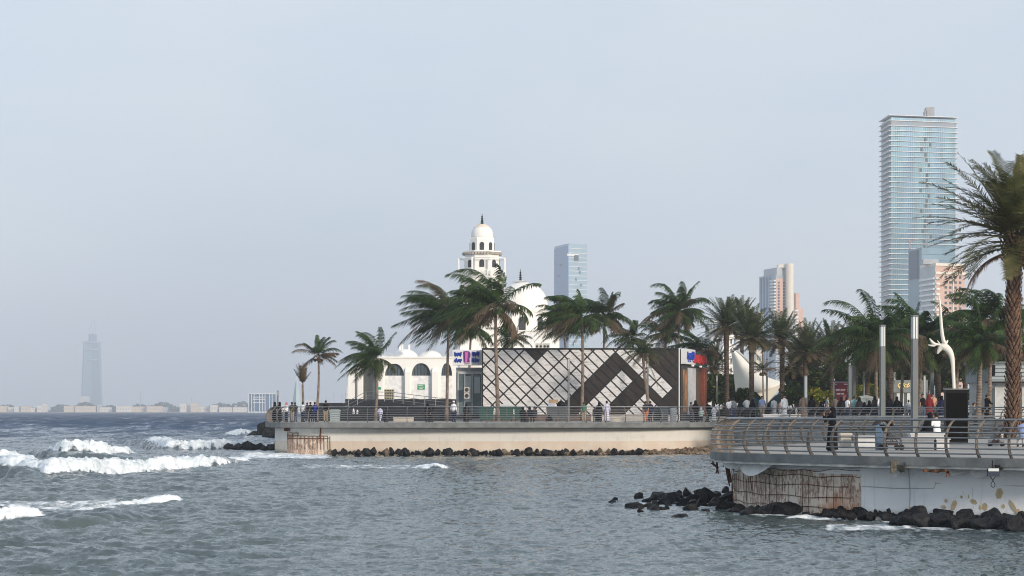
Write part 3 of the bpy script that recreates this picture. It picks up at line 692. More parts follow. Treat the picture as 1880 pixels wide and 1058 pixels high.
def stepped_tower():
    Y = 2000
    t = thing('apartment_tower', 'stepped apartment tower with a cream round shaft between grey and pink wings', 'apartment tower', (*W(1440, Y), ZF))
    quad_block('wing', mat('grey_blue_wing', (.36, .42, .47), .6, .15, .1), t, W(1394, Y+30), W(1424, Y), W(1444, Y+8), ZF, ZZ(505, Y))
    quad_block('wing', mat('grey_top', (.42, .46, .49), .6, .1, .1), t, W(1402, Y+34), W(1426, Y+2), W(1443, Y+8), ZZ(505, Y), ZZ(491, Y))
    MB().box(W(1430, Y)[0], W(1444, Y)[0], Y+4, Y+16, ZZ(491, Y), ZZ(485, Y)).build('roof_plant_room', M_cream, t)
    panel('pink_panel', M_pink, t, W(1424, Y), W(1444, Y+8), .0, 1.0, ZZ(640, Y), ZZ(511, Y), .4, .4)
    for k in range(17):
        z = ZZ(514, Y)-k*(ZZ(514, Y)-ZZ(615, Y))/17
        panel('balcony', M_slab, t, W(1394, Y+30), W(1424, Y), .74, 1.02, z-1.4, z, 1.8, 1.6)
    for c in (.08, .26, .44, .62): panel('window_strip', M_glassB, t, W(1394, Y+30), W(1424, Y), c, c+.07, ZF+20, ZZ(508, Y), .4, .4)
    win_grid(t, W(1424, Y), W(1444, Y+8), (.25, .72), ZZ(612, Y), ZZ(516, Y), 17, .16, 1.8, M_glassC, .6)
    MB().lathe((W(1450.5, Y)[0], Y+3, 0), [(3.6, ZZ(581, Y)), (3.6, ZZ(484, Y))], 24).build('round_shaft', M_cream, t)
    MB().box(W(1434, Y)[0], W(1458, Y)[0], Y+1, Y+12, ZF, ZZ(581, Y)).build('podium', M_grey, t)
    for k in range(6): MB().box(W(1434, Y)[0], W(1462, Y)[0], Y-.5, Y+1, ZZ(586+k*6, Y), ZZ(584.5+k*6, Y)).build('balcony', M_slab, t)
    quad_block('wing', M_pink, t, W(1458, Y+6), W(1461, Y+4), W(1468, Y+6), ZF, ZZ(538, Y))
    quad_block('wing', M_pink, t, W(1458, Y+2), W(1463, Y), W(1475, Y+4), ZF, ZZ(566, Y))
    for k in range(11): panel('balcony', M_slab, t, W(1463, Y), W(1475, Y+4), -.3, .16, ZZ(572+k*6, Y), ZZ(569+k*6, Y), .8, .8)
stepped_tower()
def blue_pair():
    Y = 1500
    t = thing('office_tower', 'blue glass tower with a tower crane in front of the tallest tower', 'office tower', (*W(1700, Y), ZF))
    quad_block('facade', mat('grey_blue_glass', (.14, .24, .31), .3, .15, .08, metal=.2), t, W(1668, Y+26), W(1692, Y), W(1754, Y+10), ZF, ZZ(455, Y))
    for k in range(26):
        z = ZF+(ZZ(455, Y)-ZF)*(k+1)/27; panel('floor_line', M_glassB, t, W(1692, Y), W(1754, Y+10), 0, 1, z-.35, z, .2, .3)
    panel('dark_core', mat('dark_core_wall', (.10, .14, .19), .6), t, W(1668, Y+26), W(1692, Y), .1, .75, ZZ(510, Y), ZZ(458, Y), .5, .4)
    bx = W(1676, Y)[0]; z0 = ZZ(455, Y)
    MB().box(bx-.5, bx+.5, Y+12, Y+13, z0, ZZ(437, Y)).build('crane_mast', M_rust2, t)
    MB().tube([(bx-3, Y+12.5, ZZ(441, Y)), (bx+7, Y+12.5, ZZ(437, Y))], .4, 4).build('crane_jib', M_rust2, t)
    Y = 1300
    t = thing('apartment_tower', 'pink apartment tower with white balconies beside the big date palm', 'apartment tower', (*W(1720, Y), ZF))
    A, B, C = W(1690, Y+24), W(1718, Y), W(1771, Y+10)
    zt = ZZ(488, Y)
    quad_block('wall', M_pink, t, A, B, C, ZF, zt)
    panel('white_side', mat('pale_side_wall', (.50, .53, .55), .7, .1, .2), t, A, B, 0, 1, ZF, zt, .3, .3)
    quad_block('parapet', M_cream, t, W(1689, Y+24.5), W(1718, Y-.9), W(1773, Y+9.5), zt, zt+1.6)
    quad_block('parapet', M_cream, t, W(1689, Y+24.5), W(1718, Y-.8), W(1776, Y+9.8), zt-5, zt-3.6)
    MB().box(W(1700, Y)[0], W(1728, Y)[0], Y+8, Y+16, zt+1.6, zt+4.5).build('roof_plant_room', M_grey, t)
    for k in range(22):
        z = zt-7-k*3.15
        panel('balcony', M_slab, t, A, B, .05, .98, z-1.1, z, 1.3, 1.1)
        panel('balcony', M_slab, t, B, C, -.01, .10, z-1.1, z, 1.0, 1.0)
    win_grid(t, B, C, (.34, .50, .68, .84), zt-4-22*3.15, zt-5, 22, .075, 1.5, M_glassC, .2)
    panel('white_pilaster', M_cream, t, B, C, .57, .60, ZF, zt, .5, .5)
M_rust2 = mat('crane_steel', (.35, .27, .22), .7)
blue_pair()
# low city blocks glimpsed between and behind the palms
def block(label, Y, p0, p1, r0, mm, floors=8, cols=6, seed=0, side=.25):
    t = thing('city_block', label, 'building', (*W((p0+p1)/2, Y), ZF), group=None)
    z1 = ZZ(r0, Y); pm = p0+(p1-p0)*side; dy = (p1-p0)/FPX*Y
    A, B, C = W(p0, Y+dy*.8), W(pm, Y), W(p1, Y+dy*.2)
    quad_block('wall', mm, t, A, B, C, ZF, z1)
    quad_block('parapet', M_slab, t, W(p0-.6, Y+dy*.82), W(pm, Y-.5), W(p1+.6, Y+dy*.19), z1, z1+.8)
    n = 0
    for c in range(cols):
        for k in range(floors):
            if n < 90: panel('window', M_glassC if (c+k+seed) % 3 else M_glassB, t, B, C, (c+.28)/cols, (c+.72)/cols, z1-(z1-ZF)*(k+.75)/floors, z1-(z1-ZF)*(k+.3)/floors, .15, .3); n += 1
block('slim grey office block behind the kiosk palms, left of the stepped tower', 1500, 1295, 1325, 592, M_grey, 12, 4, 1)
block('white apartment block just right of the kiosk roof sign', 900, 1318, 1352, 600, M_white, 9, 4, 2)
block('pale block tucked against the left foot of the stepped tower', 1800, 1375, 1402, 575, M_cream, 10, 4, 3, .5)
block('low white block between the date palm trunks by the sail canopy', 600, 1290, 1330, 660, M_white, 4, 4, 5)
block('dim grey block low behind the promenade trees near the red poster', 500, 1540, 1640, 665, M_grey, 5, 8, 4)
# ---------------------------------------------------------------- far tower under construction
def far_tower():
    Y = 9400; cx = W(170, Y)[0]; k = Y/FPX
    t = thing('unfinished_skyscraper', 'hazy unfinished tower rising alone above the far shore with cranes on top', 'skyscraper', (cx, Y, 0))
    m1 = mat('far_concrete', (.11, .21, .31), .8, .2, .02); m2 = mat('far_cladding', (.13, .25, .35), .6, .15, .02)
    # three tapering wings around a core
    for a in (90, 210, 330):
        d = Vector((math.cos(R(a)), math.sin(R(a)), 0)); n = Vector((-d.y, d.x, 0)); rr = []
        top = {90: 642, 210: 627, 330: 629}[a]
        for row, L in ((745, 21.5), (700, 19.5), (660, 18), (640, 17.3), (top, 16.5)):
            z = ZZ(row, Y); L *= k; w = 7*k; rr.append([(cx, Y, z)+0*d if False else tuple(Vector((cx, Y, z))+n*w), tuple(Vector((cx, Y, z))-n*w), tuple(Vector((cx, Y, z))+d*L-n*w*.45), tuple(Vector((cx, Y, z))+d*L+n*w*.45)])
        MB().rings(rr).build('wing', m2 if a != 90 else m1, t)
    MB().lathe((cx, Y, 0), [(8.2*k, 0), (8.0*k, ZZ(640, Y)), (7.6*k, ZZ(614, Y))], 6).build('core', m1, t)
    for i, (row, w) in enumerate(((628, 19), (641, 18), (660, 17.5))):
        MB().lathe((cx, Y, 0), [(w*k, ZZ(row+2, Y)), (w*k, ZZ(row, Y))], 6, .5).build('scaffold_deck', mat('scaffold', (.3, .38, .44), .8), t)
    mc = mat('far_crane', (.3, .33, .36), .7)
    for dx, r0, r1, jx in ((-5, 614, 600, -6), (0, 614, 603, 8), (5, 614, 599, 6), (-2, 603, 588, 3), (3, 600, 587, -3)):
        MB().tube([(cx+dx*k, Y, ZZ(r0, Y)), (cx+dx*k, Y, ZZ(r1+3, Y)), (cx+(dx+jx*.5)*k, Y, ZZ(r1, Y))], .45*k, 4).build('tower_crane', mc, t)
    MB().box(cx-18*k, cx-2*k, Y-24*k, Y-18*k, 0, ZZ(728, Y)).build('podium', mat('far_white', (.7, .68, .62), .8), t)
far_tower()
# ---------------------------------------------------------------- far shore
def far_shore():
    r = random.Random(12); Y = 5200; k = Y/FPX
    M_fw = mat('far_white_wall', (.80, .76, .68), .8, .06, .02); M_fc = mat('far_cream_wall', (.72, .60, .46), .8, .08, .02); M_fg = mat('far_grey_wall', (.45, .5, .54), .8)
    tag(MB().prism([W(-300, Y-40), W(640, Y-40), W(700, Y+2000), W(-400, Y+2000)], -.5, 1.2).build('far_land', mat('far_ground', (.25, .23, .18), .9)), kind='structure')
    rows = [(-40, -8, 748, 'c'), (0, 12, 746, 'c'), (14, 24, 748, 'w'), (26, 36, 747, 'w'), (38, 52, 746, 'c'), (55, 64, 749, 'w'), (68, 76, 745, 'w'), (78, 84, 741, 'w'), (117, 137, 746, 'c'), (138, 176, 746, 'c'), (178, 183, 743, 'g'), (184, 202, 748, 'w'),
            (213, 240, 746, 'w'), (241, 268, 747, 'c'), (269, 296, 746, 'c'), (298, 306, 748, 'g'), (330, 341, 741, 'w'), (342, 349, 745, 'w'), (350, 362, 740, 'c'), (364, 384, 747, 'w'), (386, 398, 744, 'w'), (402, 424, 748, 'w'), (428, 452, 748, 'w'),
            (508, 522, 744, 'w'), (560, 574, 735, 'w'), (578, 600, 741, 'g'), (604, 622, 743, 'w'), (625, 634, 740, 'g')]
    desc = {'c': 'low cream building', 'w': 'low white building', 'g': 'low grey building'}
    for i, (a, b, row, c) in enumerate(rows):
        m = {'c': M_fc, 'w': M_fw, 'g': M_fg}[c]; z = ZZ(row, Y); yy = Y+r.uniform(0, 60)
        where = ('left of the hazy unfinished tower' if b < 100 else 'at the foot of the hazy unfinished tower' if b < 205 else 'right of the hazy unfinished tower' if b < 400 else 'left of the white frame building' if b < 455 else 'behind the far pier end')
        t = thing('shore_building', f'{desc[c]} on the far shore {where}', 'building', (*W((a+b)/2, yy), 1.2), group=f'{desc[c]}s on the far shore {where}')
        x0, x1 = W(a, yy)[0], W(b, yy)[0]
        MB().box(x0, x1, yy, yy+25, 1.2, z).build('wall', m, t)
        MB().box(x0-.4, x1+.4, yy-.5, yy+25.5, z, z+.7).build('roof', M_fg, t)
        n = max(2, int((x1-x0)/7))
        for j in range(n): MB().box(x0+(j+.3)*(x1-x0)/n, x0+(j+.65)*(x1-x0)/n, yy-.25, yy, z-(z-1.2)*.62, z-(z-1.2)*.3).build('window', M_fg, t)
    # masts and a slim minaret
    for px, r0 in ((80, 739), (258, 722), (352, 730), (600, 727), (590, 731), (612, 722), (606, 730), (583, 729), (628, 724)):
        x, y = W(px, Y+80); o = MB().lathe((x, y, 1.2), [(1.4, 0), (.7, ZZ(r0, Y)-2), (.3, ZZ(r0-3, Y))], 6).lathe((x, y, ZZ(r0, Y)-4), [(1.8, 0), (1.8, 1.5)], 6).build('mast', M_fg)
        recenter(o, (x, y, 1.2)); tag(o, 'thin mast above the far shore skyline', 'mast', 'masts along the far shore')
    x, y = W(637, 4000); t = thing('minaret', 'small distant white minaret just left of the mosque arcade', 'minaret', (x, y, 1))
    MB().lathe((x, y, 0), [(3.4, 0), (3.2, 18), (4.4, 19), (4.4, 21), (2.8, 21.5), (2.6, 34), (3.8, 35), (3.8, 37), (2.2, 37.5), (2.2, 44), (1.2, 47), (.2, 53)], 10).build('shaft', M_fw, t)
    # wood along the shore: reads as one mass
    vs = MB()
    for i in range(3000):
        px = r.uniform(-60, 640); y = Y+r.uniform(90, 240); x = W(px, y)[0]
        hh = 9+5*math.sin(px*.045+1)+4*math.sin(px*.13)+(6 if 95 < px < 330 else 0)+(8 if 375 < px < 520 else 0)
        z = 1.2+r.random()*hh; s = r.uniform(2, 4.5)
        a = r.uniform(0, 3.1); vs.lathe((x, y, z), [(.2*s, -s*.5), (s, 0), (.75*s, s*.5), (.15*s, s*.8)], 5, a)
    tag(vs.build('far_wood', mat('far_foliage', (.045, .075, .05), .9, .4, .05)), kind='stuff')
    # white frame building
    Y2 = 3300; x0, x1 = W(456, Y2)[0], W(507, Y2)[0]; z1 = ZZ(722.5, Y2); z0 = 1
    t = thing('frame_building', 'pale blue building wrapped in a white frame on the far shore', 'building', ((x0+x1)/2, Y2, z0))
    MB().box(x0+1, x1-1, Y2+1.5, Y2+18, z0, z1-1).build('glass_body', M_glassB, t)
    for px in (455.5, 461, 466, 476, 481, 486, 494, 499, 506): MB().box(W(px, Y2)[0], W(px, Y2)[0]+1.0, Y2-.6, Y2+1.2, z0, z1).build('column', M_slab, t)
    for row in (722.5, 729, 733, 739): MB().box(x0+(7 if row > 725 else 0), x1 if row < 725 else W(486, Y2)[0], Y2-.7, Y2+1.3, ZZ(row, Y2)-.9, ZZ(row, Y2)+.2).build('beam', M_slab, t)
    MB().box(x0, x1, Y2+1.25, Y2+1.45, z0, z0+2).build('base', M_slab, t)
    # glass sail landmark
    Y3 = 2600; k3 = Y3/FPX; x, y = W(545, Y3)
    t = thing('glass_spire', 'pale tapering glass spire behind the small dead palm', 'tower', (x, y, 1))
    prof = [(0, 1), (.35, ZZ(730, Y3)), (.62, ZZ(715, Y3)), (.84, ZZ(702, Y3)), (1, ZZ(694, Y3))]
    rr = []
    for f, z in prof:
        h = 9.5*k3*(1-f)**.85+.15; rr.append([(x-h, y, z), (x-h*.15, y-h, z), (x+h*.8, y, z), (x, y+h, z)])
    MB().rings(rr).build('glazing', mat('pale_spire_glass', (.45, .58, .58), .4, .08, .05), t)
    MB().tube([(x-.15*9.5*k3, y-9.5*k3, 1), (x, y, ZZ(690, Y3))], .35, 4).build('rib', M_slab, t)
far_shore()
# ================================================================ MOSQUE
M_mosq = mat('white_mosque_plaster', (.82, .81, .77), .75, .04, .25, bump=.004)
M_warm = mat('warm_worn_plaster', (.78, .66, .54), .8, .2, 1.2)
M_dark = mat('dark_opening', (.045, .05, .055), .5)
M_glz = mat('arch_glazing', (.09, .12, .14), .3, .3, .5)
M_black = mat('black_stone', (.02, .022, .026), .4, .3, .5)
def arch_pts(cx, w, z0, zs, zt, n=9):
    """pointed arch outline x,z"""
    L = [(cx-w/2, z0)]; h = zt-zs
    for k in range(n+1):
        t = k/n; L.append((cx-w/2*(1-t**1.0)**1.0 if False else cx-w/2*math.cos(t*math.pi/2)**.85, zs+h*math.sin(t*math.pi/2)**1.05))
    Rr = [(2*cx-x, z) for x, z in L[::-1]]
    return L+Rr[1:]
def arch_wall(x0, x1, z0, z1, y0, y1, arches):
    """wall in the xz plane with real arched openings: (cx, w, sill, spring, top)"""
    mb = MB(); x = x0
    for (cx, w, zb, zs, zt) in sorted(arches):
        a, b = cx-w/2, cx+w/2
        mb.box(x, a, y0, y1, z0, z1)
        if zb > z0: mb.box(a, b, y0, y1, z0, zb)
        pts = arch_pts(cx, w, zb, zs, zt)[1:-1]
        for (xa, za), (xb, zb2) in zip(pts, pts[1:]):
            mb.add([(xa, y0, za), (xb, y0, zb2), (xb, y0, z1), (xa, y0, z1), (xa, y1, za), (xb, y1, zb2), (xb, y1, z1), (xa, y1, z1)],
                   [(0, 1, 2, 3), (4, 7, 6, 5), (0, 4, 5, 1), (3, 2, 6, 7)])
        x = b
    mb.box(x, x1, y0, y1, z0, z1); return mb
def mosque():
    Y = 300; k = Y/FPX
    X = lambda px: W(px, Y)[0]
    Z = lambda r_: ZZ(r_, Y)
    t = thing('mosque', 'white seaside mosque with a big dome and an arcade on a black stone base', 'mosque', (X(900), Y, ZF))
    zb = Z(733)
    ar = [(X(678), 23*k, zb, Z(688), Z(668)), (X(724), 35*k, Z(690), Z(690), Z(668)), (X(773), 35*k, Z(690), Z(690), Z(667)), (X(820), 20*k, Z(690), Z(690), Z(667))]
    arch_wall(X(656), X(840), zb, Z(657), Y, Y+.9, ar).build('arcade_wall', M_mosq, t)
    for (cx, w, z0, zs, zt) in ar[1:]:
        g = MB().xz(arch_pts(cx, w, z0, zs, zt), Y+.45, Y+.55).build('arched_window', M_glz, t)
        for j in range(1, 6):
            xx = cx-w/2+w*j/6; hh = (zt-z0)*math.cos((j/6-.5)*2*math.pi/2*.9)
            MB().box(xx-.04, xx+.04, Y+.35, Y+.44, z0, z0+max(.4, hh*.95)).build('mullion', M_dark, g)
        # recessed panel under the window
        MB().box(cx-w/2, cx+w/2, Y-.02, Y+.0, zb, z0).build('panel', mat('recessed_white', (.74, .75, .75), .8), t)
    for px, w in ((646, 12), (661, 8), (699.5, 8), (748.5, 9), (799, 11)):
        x = X(px); w *= k
        MB().rings([[(x-w*.5, Y-.7, z), (x+w*.5, Y-.7, z), (x+w*.5, Y+.1, z), (x-w*.5, Y+.1, z)] for z in (zb, Z(683))]+[[(x-w*.42, Y-.2, Z(676)), (x+w*.42, Y-.2, Z(676)), (x+w*.42, Y+.1, Z(676)), (x-w*.42, Y+.1, Z(676))]]).build('buttress', M_mosq, t)
    # left bay with open dark arch behind, side walls, roof
    MB().box(X(642), X(656), Y+.1, Y+20, zb, Z(680)).build('side_bay', M_mosq, t)
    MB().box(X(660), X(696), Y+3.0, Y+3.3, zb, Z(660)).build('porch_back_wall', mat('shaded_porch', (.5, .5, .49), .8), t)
    MB().box(X(683), X(688), Y+1.4, Y+2.2, zb, Z(672)).build('pier', M_grey, t)
    MB().box(X(655), X(842), Y+.9, Y+24, Z(659), Z(656)).build('roof', M_mosq, t)
    MB().box(X(655), X(842), Y-.15, Y+.1, Z(657.5), Z(655)).build('cornice', M_mosq, t)
    for cx, rr_, h in ((735, 26, 20), (784, 24, 17), (703, 20, 12), (826, 20, 14)):
        MB().lathe((X(cx), Y+13, Z(656)), [(rr_*k*math.cos(a*math.pi/16), h*k*math.sin(a*math.pi/16)) for a in range(8)]+[(.05, h*k)], 20).build('small_dome', M_mosq, t, smooth=True)
    for px in (727, 731, 744): MB().box(X(px), X(px+3), Y+9, Y+10, Z(640), Z(629)).build('roof_vent', M_mosq, t)
    # rear blocks
    MB().box(X(842), X(1040), Y+8, Y+40, zb, Z(640)).build('prayer_hall', M_mosq, t)
    MB().box(X(930), X(1030), Y+10, Y+30, Z(640), Z(604)).build('upper_hall', M_mosq, t)
    MB().box(X(929), X(1031), Y+9.8, Y+30, Z(604), Z(601.5)).build('cornice', M_mosq, t)
    MB().box(X(962), X(984), Y+9.9, Y+10, Z(640), Z(607)).build('panel', mat('recessed_white', (.74, .75, .75)), t)
    # drum and dome
    cx = X(960); cy = Y+20; dr = MB().lathe((cx, cy, 0), [(52*k, Z(604)), (52*k, Z(566)), (49*k, Z(563))], 8, .5).build('drum', M_mosq, t)
    MB().lathe((cx, cy, 0), [(54*k, Z(606)), (54*k, Z(602))], 8, .5).build('cornice', M_mosq, t)
    for a in range(8):
        an = 2*math.pi*(a+1)/8; d = Vector((math.cos(an), math.sin(an), 0)); n = Vector((-d.y, d.x, 0)); q = Vector((cx, cy, 0))+d*(48.4*k)
        pl = arch_pts(0, 13*k, Z(600), Z(578), Z(572)); 
        MB().rings([[q+n*x+d*e+Vector((0, 0, z)) for x, z in pl] for e in (0, .12)]).build('drum_window', M_dark, t)
    prof = [(49, 565), (50.5, 556), (50.2, 545), (47.5, 533), (42.5, 523), (35, 514.5), (26, 508.5), (17, 505), (9, 502.5), (4, 501), (1, 499)]
    MB().lathe((cx, cy, 0), [(a*k, Z(b)) for a, b in prof], 40).build('dome', M_mosq, t, smooth=True)
    def finial(x, y, r0, r1, par):
        h = Z(r1)-Z(r0); z = Z(r0)
        MB().lathe((x, y, z), [(.06, -.1), (.1, 0), (.28, .12*h), (.1, .2*h), (.24, .32*h), (.08, .4*h), (.2, .52*h), (.07, .6*h), (.15, .72*h), (.05, .8*h), (.04, h)], 8).build('finial', mat('dark_bronze', (.05, .05, .045), .4, metal=.6), par)
    finial(X(956.5), cy, 501, 477, t)
    MB().rings([[(X(955)+a, cy+b, Z(502)) for a, b in ((-1,-1),(1,-1),(1,1),(-1,1))], [(X(956.5)+a*.1, cy+b*.1, Z(499)) for a, b in ((-1,-1),(1,-1),(1,1),(-1,1))]]).build('dome_tip', M_mosq, t)
    # air conditioners on the prayer-hall roof behind the kiosk
    # black base and forecourt wall
    MB().box(X(636), X(1040), Y-2.2, Y+40, ZF-.3, zb).build('stone_base', M_black, t)
    MB().box(X(605), X(700), Y-20, Y-2.4, ZF, Z(741)).build('forecourt', M_black, t)
    s = MB().box(X(766.5), X(780), Y-.06, Y-.02, Z(715.5), Z(706)).build('green_sign', mat('green_sign', (.02, .28, .13), .5, .1), t)
    for r0, a, b in ((708, 768, 777), (710.5, 768.5, 778), (713, 770, 776)): MB().box(X(a), X(b), Y-.09, Y-.065, Z(r0+.9), Z(r0)).build('sign_lettering', M_white, s)
    MB().box(X(695), X(700), Y-.76, Y-.71, Z(715.5), Z(711)).build('green_sign', mat('green_sign', (.02, .28, .13), .5, .1), t)
    # minaret
    mcx = X(884); my = Y+6
    m = thing('minaret', 'white octagonal minaret with balcony, arched lantern and small dome left of the big dome', 'minaret', (mcx, my, ZF))
    def R_(px): return px*k
    MB().box(mcx-R_(42), mcx+R_(42), my-R_(42)*.9+6, my+R_(42)+2, ZF, Z(516)).build('square_base', M_mosq, m)
    MB().lathe((mcx, my, 0), [(R_(43), Z(521)), (R_(43), Z(503)), (R_(46), Z(500))], 8, .5).build('shaft', M_mosq, m)
    MB().lathe((mcx, my, 0), [(R_(47), Z(507)), (R_(47), Z(504.5))], 8, .5).build('balcony_floor', M_mosq, m)
    MB().lathe((mcx, my, 0), [(R_(34), Z(505)), (R_(34), Z(462))], 8, .5).build('middle_stage', M_mosq, m)
    for a in range(8):
        an = 2*math.pi*a/8+math.pi/8*0; 
        for kk in (0,):
            an = 2*math.pi*(a)/8; d = Vector((math.cos(an), math.sin(an), 0)); n = Vector((-d.y, d.x, 0)); q = Vector((mcx, my, 0))+d*(R_(34)*math.cos(math.pi/8)-.02)
            pl = arch_pts(0, R_(9), Z(487), Z(478), Z(473)); MB().rings([[q+n*x+d*e+Vector((0, 0, z)) for x, z in pl] for e in (0, .1)]).build('arched_opening', M_dark, m)
            pl2 = arch_pts(0, R_(14), Z(489), Z(477), Z(470)); 
            q2 = Vector((mcx, my, 0))+d*(R_(47)*math.cos(math.pi/8))
            w = R_(47)*math.sin(math.pi/8)
            b = MB()
            for z0_, z1_ in ((Z(505), Z(504)), (Z(493.5), Z(492.5)), (Z(499), Z(498.3))): b.rings([[q2+n*s_*w+d*e+Vector((0, 0, z)) for s_, e, z in ((-1, 0, z0_), (1, 0, z0_), (1, 0, z1_), (-1, 0, z1_))], [q2+n*s_*w+d*(e-.1)+Vector((0, 0, z)) for s_, e, z in ((-1, 0, z0_), (1, 0, z0_), (1, 0, z1_), (-1, 0, z1_))]])
            for j in range(7): 
                qq = q2+n*w*(-1+2*(j+.5)/7); b.tube([qq+Vector((0, 0, Z(504))), qq+Vector((0, 0, Z(493)))], .07, 4)
            b.build('balustrade', M_mosq, m)
        c = Vector((mcx, my, 0))+Vector((math.cos(2*math.pi*(a+.5)/8), math.sin(2*math.pi*(a+.5)/8), 0))*R_(46.5)
        MB().box(c.x-.1, c.x+.1, c.y-.1, c.y+.1, Z(505), Z(470)).build('balcony_post', M_mosq, m)
        c2 = Vector((mcx, my, 0))+Vector((math.cos(2*math.pi*(a+1.5)/8), math.sin(2*math.pi*(a+1.5)/8), 0))*R_(46.5)
        MB().tube([(c.x, c.y, Z(470)), (c2.x, c2.y, Z(470))], .07, 4).build('top_rail', M_mosq, m)
    MB().lathe((mcx, my, 0), [(R_(33), Z(464)), (R_(36), Z(459)), (R_(38), Z(458.5)), (R_(38), Z(456.5))], 8, .5).build('cornice', M_mosq, m)
    for a in range(40):
        an = 2*math.pi*a/40; rr_ = R_(37)*.96; x, y = mcx+rr_*math.cos(an), my+rr_*math.sin(an)
        MB().box(x-.14, x+.14, y-.14, y+.14, Z(463), Z(459)).build('bracket', mat('grey_brown_bracket', (.42, .38, .33), .8), m)  # brackets in their own grey-brown, darker than the plaster
    MB().lathe((mcx, my, 0), [(R_(24), Z(457)), (R_(24), Z(433)), (R_(23), Z(431))], 8, .5).build('lantern', M_mosq, m)
    for a in range(8):
        an = 2*math.pi*a/8; 
        an = 2*math.pi*(a+.0)/8; d = Vector((math.cos(an), math.sin(an), 0)); n = Vector((-d.y, d.x, 0)); q = Vector((mcx, my, 0))+d*(R_(24)*math.cos(math.pi/8)-.02)
        pl = arch_pts(0, R_(8), Z(454.5), Z(444), Z(440)); MB().rings([[q+n*x+d*e+Vector((0, 0, z)) for x, z in pl] for e in (0, .1)]).build('arched_opening', M_dark, m)
    prof = [(20.5, 433), (20.8, 427), (20, 420), (17.5, 414), (13.5, 409.5), (8, 406.5), (3, 405.2), (.6, 404)]
    MB().lathe((mcx, my, 0), [(a*k, Z(b)) for a, b in prof], 28).build('dome', M_mosq, m, smooth=True)
    MB().lathe((mcx, my-.02, 0), [(16.2*k, Z(411.3)), (13.7*k, Z(409)), (8.2*k, Z(405.9)), (3.1*k, Z(404.6))], 9, .2).build('worn_patch', M_warm, m)
    finial(mcx, my, 405, 385, m)
mosque()
# ramp and stairs with rails in front of the mosque
def ramp():
    Y = 250; X = lambda px: W(px, Y)[0]; Z = lambda r_: ZZ(r_, Y)
    t = thing('ramp', 'black stone ramp with a sloping rail in front of the mosque arcade', 'ramp', (X(720), Y, ZF))
    MB().xz([(X(610), ZF), (X(900), ZF), (X(900), Z(752)), (X(800), Z(748)), (X(720), Z(739)), (X(672), Z(735)), (X(640), Z(744)), (X(612), Z(752))], Y, Y+6).build('ramp_body', M_black, t)
    for dz in (0, .42, .84):
        MB().tube([(X(630), Y-.1, Z(755)+dz), (X(672), Y-.1, Z(737)+dz+.25), (X(720), Y-.1, Z(737)+dz+.2), (X(800), Y-.1, Z(747)+dz+.2), (X(880), Y-.1, Z(752)+dz)], .035, 5).build('rail', M_rail, t)
    for px, r0 in ((640, 750), (656, 744), (672, 737), (690, 737), (706, 737), (722, 738), (740, 741), (760, 744), (780, 746), (800, 748), (820, 750), (840, 751), (860, 752)):
        MB().tube([(X(px), Y-.1, Z(r0)), (X(px), Y-.1, Z(r0)+1.15)], .035, 5).build('post', M_rail, t)
ramp()
for nm, x0, x1, Y, r0, h, lab in (('low_wall', 560, 640, 262, 751, .35, 'low black stone wall left of the mosque ramp'), ('planter_wall', 585, 830, 215, 770, .7, 'long dark bench wall behind the far pier railing'), ('planter_wall', 1085, 1245, 213, 770, .55, 'pale planter wall in front of the kiosk cladding')):
    X0, X1 = W(x0, Y)[0], W(x1, Y)[0]; c = M_black if 'black' in lab or 'dark' in lab else mat('pale_stone', (.5, .45, .4), .8)
    o = MB().cbox(((X0+X1)/2, Y, ZF-.02), (X1-X0, .8, h), 0, .03).build(nm, c); recenter(o, ((X0+X1)/2, Y, ZF-.02)); tag(o, lab, 'wall')
# ================================================================ KIOSK
def clip_rect(poly, x0, x1, z0, z1):
    for ax, v, keep in ((0, x0, 1), (0, x1, -1), (1, z0, 1), (1, z1, -1)):
        out = []
        for i, a in enumerate(poly):
            b = poly[(i+1) % len(poly)]; ia = (a[ax]-v)*keep >= 0; ib = (b[ax]-v)*keep >= 0
            if ia: out.append(a)
            if ia != ib:
                t = (v-a[ax])/(b[ax]-a[ax]); out.append((a[0]+(b[0]-a[0])*t, a[1]+(b[1]-a[1])*t))
        poly = out
        if len(poly) < 3: return []
    return poly
def marble():
    m = mat('veined_marble', (.66, .66, .65), .3, .05, .5); n = m.node_tree; p = n.nodes['Principled BSDF']
    mp_ = nd(m, 'ShaderNodeMapping'); mp_.inputs['Rotation'].default_value = (0, R(-52), 0); mp_.inputs['Scale'].default_value = (.5, 1, 3.0)
    t = nd(m, 'ShaderNodeTexCoord'); lk(m, t.outputs['Object'], mp_.inputs['Vector'])
    z = nd(m, 'ShaderNodeTexNoise', i_Scale=1.6, i_Detail=8.0, i_Roughness=.72, i_Distortion=.8); lk(m, mp_.outputs[0], z.inputs['Vector'])
    c = nd(m, 'ShaderNodeValToRGB'); e = c.color_ramp.elements; e[0].position = .38; e[0].color = (.36, .35, .33, 1); e[1].position = .5; e[1].color = (.66, .66, .665, 1)
    x = e.new(.62); x.color = (.60, .60, .60, 1); x = e.new(.7); x.color = (.48, .46, .43, 1)
    lk(m, z.outputs['Fac'], c.inputs['Fac']); lk(m, c.outputs[0], p.inputs['Base Color']); return m
